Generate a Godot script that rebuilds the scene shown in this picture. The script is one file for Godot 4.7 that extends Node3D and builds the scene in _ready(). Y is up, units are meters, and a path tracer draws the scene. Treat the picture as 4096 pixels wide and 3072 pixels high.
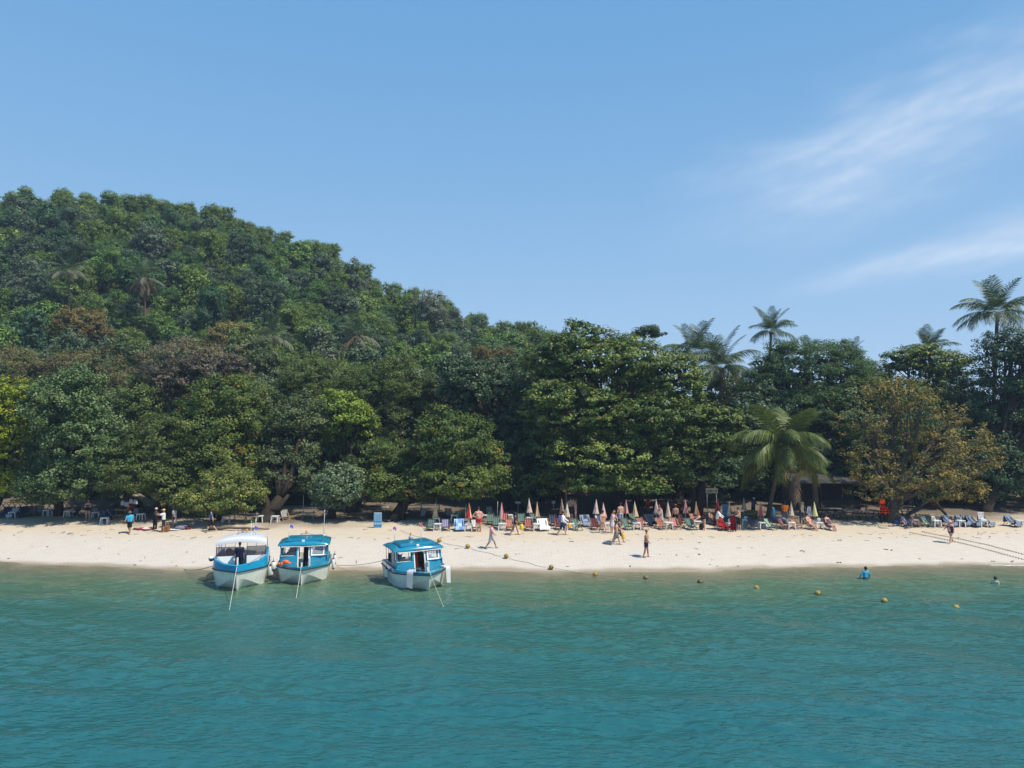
extends Node3D
# A tropical beach seen from a low drone: green water with three moored boats, pale sand, deck chairs and a wooded hill.

var names := {}
var M := {}
var rng := RandomNumberGenerator.new()

# ---------------------------------------------------------------- naming and tagging
func numbered(called: String) -> String:
	var n: int = names.get(called, 0)
	names[called] = n + 1
	return called if n == 0 else "%s_%03d" % [called, n]

func tag(o: Node3D, label: String, category: String, group := "", kind := "") -> Node3D:
	if label: o.set_meta("label", label)
	if category: o.set_meta("category", category)
	if group: o.set_meta("group", group)
	if kind: o.set_meta("kind", kind)
	return o

func thing(called: String, label: String, category: String, at := Vector3.ZERO, turn := 0.0, group := "") -> Node3D:
	var o := Node3D.new()
	o.name = numbered(called)
	add_child(o, true)
	o.position = at
	o.rotation.y = turn
	tag(o, label, category, group)
	return o

func put(called: String, mesh: Mesh, mat: Material, parent: Node = self) -> MeshInstance3D:
	var o := MeshInstance3D.new()
	o.name = numbered(called) if parent == self else called
	o.mesh = mesh
	o.material_override = mat
	parent.add_child(o, true)
	return o

func copy(o: Node3D, called: String, at: Vector3, turn: float, label: String, group := "") -> Node3D:
	var c: Node3D = o.duplicate()
	c.name = numbered(called)
	add_child(c, true)
	c.position = at
	c.rotation.y = turn
	c.set_meta("label", label)
	if group: c.set_meta("group", group)
	return c

# ---------------------------------------------------------------- materials
func lin(r: float, g: float, b: float) -> Color:
	return Color(r, g, b).linear_to_srgb()

func mat(c: Color, rough := 0.7, spec := 0.5) -> StandardMaterial3D:
	var m := StandardMaterial3D.new()
	m.albedo_color = c
	m.roughness = rough
	m.metallic_specular = spec
	return m

func vmat(rough := 0.7, spec := 0.5) -> StandardMaterial3D:
	var m := mat(Color.WHITE, rough, spec)
	m.vertex_color_use_as_albedo = true
	return m

func noise_tex(size: int, freq: float, oct: int, seed_: int, lo: float, hi: float, type := FastNoiseLite.TYPE_SIMPLEX) -> NoiseTexture2D:
	var n := FastNoiseLite.new()
	n.seed = seed_
	n.noise_type = type
	n.frequency = freq
	n.fractal_octaves = oct
	var t := NoiseTexture2D.new()
	t.width = size
	t.height = size
	t.seamless = true
	t.noise = n
	var g := Gradient.new()
	g.set_color(0, Color(lo, lo, lo))
	g.set_color(1, Color(hi, hi, hi))
	t.color_ramp = g
	return t

# ---------------------------------------------------------------- shape helpers
func begin() -> SurfaceTool:
	var st := SurfaceTool.new()
	st.begin(Mesh.PRIMITIVE_TRIANGLES)
	st.set_smooth_group(-1)
	return st

func fin(st: SurfaceTool) -> ArrayMesh:
	st.generate_normals()
	return st.commit()

func quad(st: SurfaceTool, a: Vector3, b: Vector3, c: Vector3, d: Vector3) -> void:
	for p in [a, b, c, a, c, d]: st.add_vertex(p)

func box(st: SurfaceTool, c: Vector3, s: Vector3, bas := Basis()) -> void:
	var h := s / 2.0
	var e := minf(minf(h.x, h.y), h.z) * 0.22
	var faces := [[Vector3.RIGHT, Vector3.UP, Vector3.BACK], [Vector3.UP, Vector3.BACK, Vector3.RIGHT], [Vector3.BACK, Vector3.RIGHT, Vector3.UP]]
	for f in faces:
		for sg in [-1.0, 1.0]:
			var n: Vector3 = f[0] * sg
			var u: Vector3 = f[1]
			var v: Vector3 = f[2]
			var o := n * (n.abs().dot(h))
			var hu := u.dot(h) - e
			var hv := v.dot(h) - e
			var p0 := o - u * hu - v * hv
			var p1 := o + u * hu - v * hv
			var p2 := o + u * hu + v * hv
			var p3 := o - u * hu + v * hv
			if sg > 0: quad(st, c + bas * p0, c + bas * p3, c + bas * p2, c + bas * p1)
			else: quad(st, c + bas * p0, c + bas * p1, c + bas * p2, c + bas * p3)
	# chamfers along the twelve edges and the eight corners
	for f in faces:
		for su in [-1.0, 1.0]:
			for sv in [-1.0, 1.0]:
				var l: Vector3 = f[0]
				var u: Vector3 = f[1] * su
				var v: Vector3 = f[2] * sv
				var hl := l.dot(h) - e
				var hu := u.abs().dot(h)
				var hv := v.abs().dot(h)
				var a0 := u * hu + v * (hv - e) - l * hl
				var a1 := u * hu + v * (hv - e) + l * hl
				var b0 := u * (hu - e) + v * hv - l * hl
				var b1 := u * (hu - e) + v * hv + l * hl
				if su * sv > 0: quad(st, c + bas * a0, c + bas * b0, c + bas * b1, c + bas * a1)
				else: quad(st, c + bas * a0, c + bas * a1, c + bas * b1, c + bas * b0)

func bar(st: SurfaceTool, a: Vector3, b: Vector3, w: float, t: float) -> void:
	var d := b - a
	var y := d.normalized()
	var x := y.cross(Vector3.BACK if absf(y.z) < 0.9 else Vector3.RIGHT).normalized()
	box(st, (a + b) / 2.0, Vector3(w, d.length(), t), Basis(x, y, x.cross(y)))

func tube(st: SurfaceTool, pts: Array, rad: Array, sides := 7, cap := true) -> void:
	st.set_smooth_group(1)
	var rings := []
	var up := Vector3(0.13, 0.21, 0.97).normalized()
	for i in pts.size():
		var d: Vector3 = (pts[mini(i + 1, pts.size() - 1)] - pts[maxi(i - 1, 0)]).normalized()
		if absf(d.dot(up)) > 0.97: up = Vector3(0.96, 0.2, 0.1).normalized()
		var x := d.cross(up).normalized()
		var y := x.cross(d)
		up = y
		var r: float = rad[mini(i, rad.size() - 1)]
		var ring := []
		for k in sides:
			var an := TAU * k / sides
			ring.append(pts[i] + (x * cos(an) + y * sin(an)) * r)
		rings.append(ring)
	for i in rings.size() - 1:
		for k in sides:
			var k2 := (k + 1) % sides
			quad(st, rings[i][k], rings[i][k2], rings[i + 1][k2], rings[i + 1][k])
	if cap:
		for e in 2:
			var ring: Array = rings[0] if e == 0 else rings[-1]
			var c: Vector3 = pts[0] if e == 0 else pts[-1]
			for k in sides:
				var k2 := (k + 1) % sides
				st.add_vertex(c)
				st.add_vertex(ring[k] if e == 1 else ring[k2])
				st.add_vertex(ring[k2] if e == 1 else ring[k])
	st.set_smooth_group(-1)

func lathe(st: SurfaceTool, base: Vector3, prof: Array, seg := 14, bas := Basis(), sq := Vector2.ONE) -> void:
	st.set_smooth_group(2)
	for i in prof.size() - 1:
		for k in seg:
			var p := []
			for q in [[i, k], [i + 1, k], [i + 1, k + 1], [i, k + 1]]:
				var an: float = TAU * q[1] / seg
				var pr: Vector2 = prof[q[0]]
				p.append(base + bas * Vector3(cos(an) * pr.x * sq.x, pr.y, sin(an) * pr.x * sq.y))
			quad(st, p[0], p[3], p[2], p[1])
	st.set_smooth_group(-1)

func ball(st: SurfaceTool, c: Vector3, r: Vector3, seg := 12, bas := Basis()) -> void:
	var prof := []
	var n := maxi(4, seg / 2)
	for i in n + 1:
		var a := -PI / 2 + PI * i / n
		prof.append(Vector2(cos(a), sin(a) * r.y))
	lathe(st, c, prof, seg, bas, Vector2(r.x, r.z))

func sag(a: Vector3, b: Vector3, drop: float, n := 10) -> Array:
	var out := []
	for i in n + 1:
		var t := float(i) / n
		out.append(a.lerp(b, t) - Vector3(0, drop * 4.0 * t * (1.0 - t), 0))
	return out

# ---------------------------------------------------------------- the lie of the land
func shore(x: float) -> float:
	return -43.5 - 0.0022 * x * x + 0.35 * sin(x * 0.23) + 0.18 * sin(x * 0.61 + 1.0)

var ridge := [[-260, 42], [-150, 48], [-104, 49.5], [-81, 49.5], [-69, 47], [-57, 44.5], [-48, 41], [-43, 39.5], [-36, 37], [-33, 34], [-26, 30.5], [-19, 27.5], [-10, 24], [-4, 22], [3, 21.5], [9, 20], [14, 16], [23, 11], [48, 4], [260, 3]]

func ridge_height(x: float) -> float:
	for i in ridge.size() - 1:
		if x <= ridge[i + 1][0]:
			var t: float = (x - ridge[i][0]) / float(ridge[i + 1][0] - ridge[i][0])
			return lerpf(ridge[i][1], ridge[i + 1][1], clampf(t, 0, 1))
	return 3.0

func ground(x: float, z: float) -> float:
	var d := shore(clampf(x, -60, 60)) - z
	if d <= 0.0: return maxf(0.15 * d, -6.0)
	var h := 1.2 * (1.0 - exp(-d / 6.5)) + 0.02 * minf(d, 60.0)
	if z < -70.0:
		var t := clampf((-z - 70.0) / 78.0, 0.0, 1.0)
		# the ridge stands along the lines of sight of a valley mouth, so it widens with distance inland
		h += ridge_height(x * 145.0 / maxf(-z, 90.0)) * (t * 0.55 + 0.45 * t * t * (3.0 - 2.0 * t))
		if -z > 148.0: h -= (-z - 148.0) * 0.25
	return h

func on(x: float, z: float) -> Vector3:
	return Vector3(x, ground(x, z), z)

func span(parts: Array) -> PackedFloat32Array:
	var out := PackedFloat32Array()
	for p in parts:
		var n := int(round(absf(p[1] - p[0]) / p[2]))
		for i in n: out.append(lerpf(p[0], p[1], float(i) / n))
	out.append(parts[-1][1])
	return out

func sheet(xs: PackedFloat32Array, zs: PackedFloat32Array, height: Callable, paint: Callable) -> ArrayMesh:
	var nx := xs.size()
	var nz := zs.size()
	var v := PackedVector3Array()
	var c := PackedColorArray()
	v.resize(nx * nz)
	c.resize(nx * nz)
	for j in nz:
		for i in nx:
			var y: float = height.call(xs[i], zs[j])
			v[j * nx + i] = Vector3(xs[i], y, zs[j])
			c[j * nx + i] = paint.call(xs[i], y, zs[j])
	var n := PackedVector3Array()
	n.resize(nx * nz)
	var idx := PackedInt32Array()
	idx.resize((nx - 1) * (nz - 1) * 6)
	var q := 0
	for j in nz:
		var j0 := maxi(j - 1, 0) * nx
		var j1 := mini(j + 1, nz - 1) * nx
		for i in nx:
			var a := v[j * nx + mini(i + 1, nx - 1)] - v[j * nx + maxi(i - 1, 0)]
			var b := v[j1 + i] - v[j0 + i]
			var m := a.cross(b).normalized()
			n[j * nx + i] = m if m.y > 0 else -m
			if i < nx - 1 and j < nz - 1:
				var p := j * nx + i
				# zs run away from the camera
				idx[q] = p; idx[q + 1] = p + nx; idx[q + 2] = p + nx + 1
				idx[q + 3] = p; idx[q + 4] = p + nx + 1; idx[q + 5] = p + 1
				q += 6
	var arr := []
	arr.resize(Mesh.ARRAY_MAX)
	arr[Mesh.ARRAY_VERTEX] = v
	arr[Mesh.ARRAY_NORMAL] = n
	arr[Mesh.ARRAY_COLOR] = c
	arr[Mesh.ARRAY_INDEX] = idx
	var mesh := ArrayMesh.new()
	mesh.add_surface_from_arrays(Mesh.PRIMITIVE_TRIANGLES, arr)
	return mesh

# ---------------------------------------------------------------- sky
func sky_picture() -> ImageTexture:
	var w := 2048
	var h := 1024
	var im := Image.create(w, h, false, Image.FORMAT_RGBF)
	var fine := FastNoiseLite.new()
	fine.seed = 5
	fine.frequency = 1.0
	fine.fractal_octaves = 5
	for j in h:
		var el := 90.0 - (j + 0.5) / h * 180.0
		var s := clampf(el / 90.0, 0.0, 1.0)
		# deep blue overhead, paling towards the horizon
		var c := Color(0.075, 0.25, 0.53).lerp(Color(0.135, 0.37, 0.68), exp(-s * 4.0) * 0.6 + 0.4 * (1.0 - s))
		c = c.lerp(Color(0.47, 0.64, 0.825), exp(-maxf(el, 0.0) / 14.5))
		if el < 0.0: c = Color(0.10, 0.24, 0.28)
		c = c * 0.96
		im.fill_rect(Rect2i(0, j, w, 1), c)
		if el < 2.0 or el > 36.0: continue
		for i in range(0, 660):
			var az := (i + 0.5) / w * 360.0
			# wisps of cirrus that rise to the east; two sheets and a low streak
			var a := 0.0
			var warp := fine.get_noise_2d(az * 0.05, el * 0.16) * 2.6
			var e1 := 18.9 + (az - 15.0) * 0.11 + warp
			a += 0.54 * smoothstep(9.0, 30.0, az) * exp(-pow((el - e1) / (1.1 + 0.04 * az), 2.0))
			var e2 := 17.0 + (az - 26.0) * 0.17 + warp * 0.5
			a += 0.42 * exp(-pow((el - e2) / 2.3, 2.0)) * exp(-pow((az - 26.0) / 8.5, 2.0))
			var e3 := 10.3 + (az - 24.0) * 0.15 + warp * 0.3
			a += 0.66 * smoothstep(18.0, 33.0, az) * exp(-pow((el - e3) / (0.45 + maxf(az - 19.0, 0.0) * 0.065), 2.0))
			if a < 0.01: continue
			var streak := fine.get_noise_2d(az * 0.16 + 40.0, (el - az * 0.2) * 0.85) * 0.5 + 0.5
			var wisp := fine.get_noise_2d(az * 0.5 + 9.0, (el - az * 0.2) * 1.9 + 7.0) * 0.5 + 0.5
			a *= clampf(0.38 + 0.8 * streak * streak + 0.35 * (wisp - 0.4), 0.0, 1.4)
			a *= 1.0 - smoothstep(80.0, 112.0, az)
			im.set_pixel(i, j, c.lerp(Color(0.74, 0.80, 0.90), clampf(a, 0.0, 0.85)))
	return ImageTexture.create_from_image(im)


# ---------------------------------------------------------------- camera, sky, sun, exposure
func set_stage() -> void:
	var cam := Camera3D.new()
	cam.name = "camera"
	cam.position = Vector3(0, 9, 0)
	cam.rotation_degrees = Vector3(3.07, 0, 0)
	cam.fov = 56.82
	cam.near = 0.1
	cam.far = 2500.0
	add_child(cam)
	cam.current = true
	var sky := Sky.new()
	var sm := PanoramaSkyMaterial.new()
	sm.panorama = sky_picture()
	sky.sky_material = sm
	var e := Environment.new()
	e.background_mode = Environment.BG_SKY
	e.sky = sky
	e.tonemap_mode = Environment.TONE_MAPPER_LINEAR
	e.tonemap_exposure = 1.2
	e.sdfgi_enabled = true
	e.ssao_enabled = true
	e.ssil_enabled = true
	e.fog_enabled = true
	e.fog_density = 0.00045
	e.fog_light_color = Color(0.72, 0.82, 0.95)
	var we := WorldEnvironment.new()
	we.name = "environment"
	we.environment = e
	add_child(we)
	var sun := DirectionalLight3D.new()
	sun.name = "sun"
	sun.light_energy = 1.6
	sun.light_color = Color(1.0, 0.955, 0.88)
	sun.light_angular_distance = 0.5
	sun.shadow_enabled = true
	add_child(sun)
	var to_sun := Vector3(0.49, 0.86, 0.24).normalized()
	sun.look_at_from_position(to_sun * 50.0, Vector3.ZERO)

# ---------------------------------------------------------------- ground and water
var n_sand := FastNoiseLite.new()
var n_wave := FastNoiseLite.new()
var n_chop := FastNoiseLite.new()

func beach_height(x: float, z: float) -> float:
	var y := ground(x, z)
	var d := shore(clampf(x, -60, 60)) - z
	if d > 0.6:
		# trodden sand: low hummocks and footprints, more of them higher up the beach
		var k := clampf((d - 0.6) / 6.0, 0.15, 1.0)
		y += k * (0.03 * n_sand.get_noise_2d(x * 4.0, z * 4.0) + 0.014 * n_sand.get_noise_2d(x * 16.0, z * 16.0))
	return y

func sand_colour(x: float, _y: float, z: float) -> Color:
	var d := shore(clampf(x, -60, 60)) - z + 0.5 * n_sand.get_noise_2d(x * 2.0, z * 2.0)
	var c := Color(0.555, 0.512, 0.458)
	# damp low beach, dry upper beach a little yellower, leaf litter under the trees
	c = c.lerp(Color(0.33, 0.285, 0.22), 1.0 - smoothstep(0.05, 0.75, d))
	c = c.lerp(Color(0.235, 0.215, 0.15), 1.0 - smoothstep(-0.9, 0.1, d))
	c = c.lerp(Color(0.55, 0.465, 0.35), smoothstep(4.0, 8.0, d) * (0.75 + 0.5 * n_sand.get_noise_2d(x * 3.0 + 50.0, z * 9.0)))
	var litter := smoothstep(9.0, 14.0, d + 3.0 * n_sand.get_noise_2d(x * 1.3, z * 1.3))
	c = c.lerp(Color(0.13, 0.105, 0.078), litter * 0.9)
	return c * (1.0 + 0.07 * n_sand.get_noise_2d(x * 7.0, z * 22.0))

func wave_height(x: float, z: float) -> float:
	var k := 1.0 - smoothstep(38.0, 60.0, absf(x))
	if z > -13.0: k = 0.0
	var d := z - shore(clampf(x, -60, 60))
	var calm := smoothstep(-0.3, 7.0, d)
	# wind waves in slanting bands with short steep chop on top, over a low swell
	var a := n_wave.get_noise_2d(x * 0.64 + z * 0.28, z * 1.45 - x * 0.26)
	var a2 := n_wave.get_noise_2d(x * 0.16 + z * 0.08 + 60.0, z * 0.46 - x * 0.10)
	var b := n_wave.get_noise_2d(x * 1.15 - z * 0.35 + 31.0, z * 2.6 - x * 0.34)
	var s := n_chop.get_noise_2d(x * 0.10 + z * 0.08, z * 0.34 - x * 0.12)
	var gust := 0.85 + 1.7 * n_chop.get_noise_2d(x * 0.06 + 90.0, z * 0.22 - x * 0.07)
	return k * (((0.066 * a + 0.038 * b) * clampf(gust, 0.25, 1.35) + 0.085 * a2) * lerpf(0.32, 1.0, calm) + 0.09 * s * calm)

func water_colour(x: float, _y: float, z: float) -> Color:
	var d := z - shore(clampf(x, -60, 60)) + 0.8 * n_chop.get_noise_2d(x * 0.3, z * 0.3)
	var c := Color(0.23, 0.235, 0.15).lerp(Color(0.090, 0.180, 0.110), smoothstep(0.0, 4.5, d))
	c = c.lerp(Color(0.034, 0.126, 0.104), smoothstep(4.0, 10.5, d))
	c = c.lerp(Color(0.018, 0.116, 0.124), smoothstep(9.0, 23.0, d))
	c.a = lerpf(0.12, 0.55, smoothstep(-0.4, 0.9, d))
	c.a = lerpf(c.a, 0.86, smoothstep(0.6, 4.5, d))
	c.a = lerpf(c.a, 1.0, smoothstep(4.0, 10.0, d))
	return c

func build_ground() -> void:
	n_sand.seed = 3; n_sand.frequency = 0.11; n_sand.fractal_octaves = 3
	n_wave.seed = 23; n_wave.frequency = 0.72; n_wave.fractal_octaves = 2
	n_chop.seed = 17; n_chop.frequency = 0.9; n_chop.fractal_octaves = 2
	var sand := vmat(0.95, 0.2)
	sand.uv1_triplanar = true
	sand.uv1_world_triplanar = true
	sand.uv1_scale = Vector3(0.55, 0.55, 0.55)
	sand.albedo_texture = noise_tex(512, 0.035, 5, 8, 0.91, 1.0)
	sand.heightmap_enabled = true
	sand.heightmap_texture = noise_tex(512, 0.02, 5, 21, 0.0, 1.0)
	sand.heightmap_scale = 2.5
	M.sand = sand
	var xs := span([[-420.0, -60.0, 30.0], [-60.0, -38.0, 2.0], [-38.0, 38.0, 0.2], [38.0, 60.0, 2.0], [60.0, 420.0, 30.0]])
	var beach := put("beach", sheet(xs, span([[-34.0, -40.0, 1.0], [-40.0, -58.0, 0.14], [-58.0, -72.0, 0.5]]), beach_height, sand_colour), sand)
	tag(beach, "pale coral sand beach between the green water and the trees", "", "", "structure")
	var bed := put("seabed", sheet(span([[-420.0, 420.0, 20.0]]), span([[400.0, 0.0, 100.0], [0.0, -34.0, 4.0]]), ground, sand_colour), sand)
	tag(bed, "sandy sea floor under the water", "", "", "structure")
	var soil := vmat(0.95, 0.2)
	var hillside := put("hillside", sheet(span([[-420.0, -170.0, 50.0], [-170.0, 120.0, 2.5], [120.0, 420.0, 50.0]]), span([[-72.0, -170.0, 2.5], [-170.0, -420.0, 50.0]]), ground,
		func(x, _y, z): return Color(0.05, 0.055, 0.03) * (1.0 + 0.3 * n_sand.get_noise_2d(x, z))), soil)
	tag(hillside, "steep forested hillside behind the beach", "", "", "structure")
	# water: body colour in the sheet itself, thinning to clear over the shallows
	var water := vmat(0.17, 0.58)
	water.transparency = BaseMaterial3D.TRANSPARENCY_ALPHA
	water.uv1_triplanar = true
	water.uv1_world_triplanar = true
	water.uv1_scale = Vector3(0.19, 0.19, 0.47)
	water.albedo_texture = noise_tex(512, 0.012, 3, 31, 0.88, 1.0)
	water.heightmap_enabled = true
	water.heightmap_texture = noise_tex(1024, 0.0075, 3, 41, 0.0, 1.0)
	water.heightmap_scale = 3.4
	var wx := span([[-420.0, -60.0, 40.0], [-60.0, -37.0, 1.0], [-37.0, 37.0, 0.13], [37.0, 60.0, 1.0], [60.0, 420.0, 40.0]])
	var wz := span([[400.0, 0.0, 40.0], [0.0, -13.0, 1.0], [-13.0, -48.5, 0.105]])
	var sea := put("sea_water", sheet(wx, wz, wave_height, water_colour), water)
	tag(sea, "rippled turquoise sea water that turns green and clear near the shore", "", "", "structure")



# ---------------------------------------------------------------- foliage
class Leaves:
	var v := PackedVector3Array()
	var c := PackedColorArray()
	var ix := PackedInt32Array()

	func leaf(p: Vector3, n: Vector3, along: Vector3, size: float, wide: float, col: Color) -> void:
		var t := (along - n * along.dot(n)).normalized() * size
		var s := n.cross(t) * (wide * 0.5)
		var b := v.size()
		v.append(p - t * 0.5); v.append(p + s - n * size * 0.08); v.append(p + t * 0.5 - n * size * 0.12); v.append(p - s - n * size * 0.08)
		c.append(col); c.append(col); c.append(col); c.append(col)
		ix.append_array([b, b + 1, b + 2, b, b + 2, b + 3])

	func mesh() -> ArrayMesh:
		var arr := []
		arr.resize(Mesh.ARRAY_MAX)
		arr[Mesh.ARRAY_VERTEX] = v
		arr[Mesh.ARRAY_COLOR] = c
		arr[Mesh.ARRAY_INDEX] = ix
		var m := ArrayMesh.new()
		m.add_surface_from_arrays(Mesh.PRIMITIVE_TRIANGLES, arr)
		return m

func rnd_dir() -> Vector3:
	var z := rng.randf_range(-1, 1)
	var a := rng.randf() * TAU
	var r := sqrt(1.0 - z * z)
	return Vector3(r * cos(a), z, r * sin(a))

# lobes: [[centre, radii], ...]; style: leaf size, clump radius, clump flatness, leaves per clump, fill, colours
func crown(lobes: Array, s: Dictionary) -> ArrayMesh:
	var lv := Leaves.new()
	var cols: Array = s.cols.map(func(c): return c * s.get("gain", 2.25))
	var rc: float = s.clump
	for li in lobes.size():
		var o: Vector3 = lobes[li][0]
		var r: Vector3 = lobes[li][1]
		var area := 4.0 * PI * (r.x * r.y + r.y * r.z + r.z * r.x) / 3.0
		var count := int(ceil(s.fill * area / (PI * rc * rc)))
		var lobe_tone := rng.randf_range(-0.18, 0.18)
		for k in count:
			var d := rnd_dir()
			if d.z < -0.4 and rng.randf() < s.get("back", 0.8): continue
			if d.y < -0.55 and rng.randf() < 0.5: continue
			var deep := rng.randf_range(0.72, 1.06)
			var p := o + d * r * deep
			var hidden := false
			for lj in lobes.size():
				if lj == li: continue
				var q: Vector3 = (p - lobes[lj][0]) / lobes[lj][1]
				if q.length_squared() < 0.45:
					hidden = true
					break
			if hidden and rng.randf() < 0.8: continue
			var out := (d / r).normalized()
			var cr := rc * rng.randf_range(0.6, 1.35)
			var tone := clampf(0.5 + lobe_tone + rng.randf_range(-0.32, 0.32), 0.0, 0.999)
			var ci := tone * (cols.size() - 1)
			var base: Color = cols[int(ci)].lerp(cols[mini(int(ci) + 1, cols.size() - 1)], ci - int(ci))
			var odd: bool = rng.randf() < s.get("odd_share", 0.0)
			if odd: base = base.lerp(s.odd, 0.75)
			var n := int(s.leaves * s.get("more", 1.72) * rng.randf_range(0.7, 1.3) * (cr / rc))
			for i in n:
				var e := rnd_dir() * pow(rng.randf(), 0.45)
				var lp := p + Vector3(e.x * cr, e.y * cr * s.flat, e.z * cr) + out * e.y * 0.1
				var nm: Vector3 = (out * s.get("outw", 0.55) + Vector3(0, s.get("upw", 0.75), 0) + e * 0.5 + rnd_dir() * s.get("mess", 0.75)).normalized()
				var sz: float = s.leaf * s.get("fine", 0.74) * rng.randf_range(0.65, 1.35)
				var cc := base * rng.randf_range(0.75, 1.3)
				if rng.randf() < s.get("fleck", 0.015): cc = s.get("fleck_col", Color(0.30, 0.24, 0.05)) * rng.randf_range(0.6, 1.2)
				cc.a = 1.0
				lv.leaf(lp, nm, rnd_dir() + Vector3(0, -0.3, 0), sz, s.get("wide", 0.6), cc)
		# coarser leaf masses inside, so that the crown is dense enough to hide what is behind
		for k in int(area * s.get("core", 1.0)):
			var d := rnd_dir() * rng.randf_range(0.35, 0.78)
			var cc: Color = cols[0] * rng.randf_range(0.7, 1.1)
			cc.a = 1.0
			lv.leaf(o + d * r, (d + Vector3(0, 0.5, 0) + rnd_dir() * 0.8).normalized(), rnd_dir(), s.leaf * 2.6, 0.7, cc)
	return lv.mesh()

func leaf_mat(rough := 0.55, spec := 0.3, glow := 0.8) -> StandardMaterial3D:
	var m := vmat(rough, spec)
	m.backlight_enabled = true
	m.backlight = Color(glow, glow, glow * 0.8)
	return m

func limb(st: SurfaceTool, a: Vector3, b: Vector3, r0: float, r1: float, wob: float, n := 5) -> void:
	var pts := []
	var rad := []
	for i in n + 1:
		var t := float(i) / n
		var w := rnd_dir() * wob * sin(t * PI)
		pts.append(a.lerp(b, t) + w + Vector3(0, sin(t * PI) * wob * 0.4, 0))
		rad.append(lerpf(r0, r1, t))
	tube(st, pts, rad, 7)

# a tree: one trunk with limbs into each lobe, and a crown
func tree(called: String, label: String, base: Vector3, lobes: Array, style: Dictionary, bark: Material, girth := 0.28, group := "", category := "tree", fork := Vector3.INF) -> Node3D:
	var t := thing(called, label, category, base, 0.0, group)
	var local := []
	var mid := Vector3.ZERO
	for l in lobes:
		local.append([l[0] - base if l[0] is Vector3 else Vector3(l[0], l[1], l[2]) - base, l[1] if l[0] is Vector3 else l[3]])
		mid += local[-1][0] / lobes.size()
	var st := begin()
	var knee := fork - base if fork != Vector3.INF else Vector3(mid.x * 0.35, maxf(mid.y * 0.42, 0.8), mid.z * 0.4)
	tube(st, [Vector3(0, -0.4, 0), Vector3(0, 0.05, 0), knee * 0.35 + rnd_dir() * 0.06, knee * 0.7 + rnd_dir() * 0.08, knee], [girth * 1.7, girth * 1.3, girth, girth * 0.92, girth * 0.8], 9)
	for k in 2 if girth > 0.15 else 0:
		var foot := Vector3(rng.randf_range(-0.5, 0.5), -0.2, rng.randf_range(-0.4, 0.4))
		limb(st, foot, knee * 0.9 + Vector3(rng.randf_range(-1.2, 1.2), rng.randf_range(0.2, 1.0), rng.randf_range(-0.6, 0.6)), girth * 0.75, girth * 0.3, 0.3)
	put("trunk", fin(st), bark, t)
	for l in local:
		if minf(l[1].x, l[1].y) < 0.75 and local.size() > 8: continue
		var sb := begin()
		var tip: Vector3 = l[0] + Vector3(0, l[1].y * 0.3, 0)
		limb(sb, knee - Vector3(0, 0.1, 0), tip, girth * 0.55, girth * 0.14, 0.35)
		for k in 4:
			limb(sb, knee.lerp(tip, rng.randf_range(0.45, 0.8)), l[0] + rnd_dir() * l[1] * 0.85, girth * 0.2, 0.02, 0.15, 3)
		put("limb", fin(sb), bark, t)
	put("crown", crown(local, style), style.mat, t)
	return t

# lobes given as rows of x, y, z, half width, half height
func rows(list: Array, depth := 1.1) -> Array:
	var out := []
	for r in list:
		var o := Vector3(r[0], r[1], r[2] + rng.randf_range(-0.8, 0.8))
		var s := Vector3(r[3], r[4], clampf(r[3] * depth, 0.8, 5.5))
		out.append([o * Vector3(1, 1, 1), s * 0.93])
		# ragged outline: small sprays that stand off the main masses
		for k in 3:
			var d := rnd_dir()
			d.z = absf(d.z) * 0.6
			out.append([o + d * s * 0.92, s * rng.randf_range(0.22, 0.42)])
	return out

func G(r: float, g: float, b: float) -> Color:
	return Color(r, g, b)

func style(leaf: float, clump: float, flat: float, leaves: int, fill: float, cols: Array, extra := {}) -> Dictionary:
	var s := {"leaf": leaf, "clump": clump, "flat": flat, "leaves": leaves, "fill": fill, "cols": cols, "mat": M.leaf}
	s.merge(extra, true)
	return s

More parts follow.
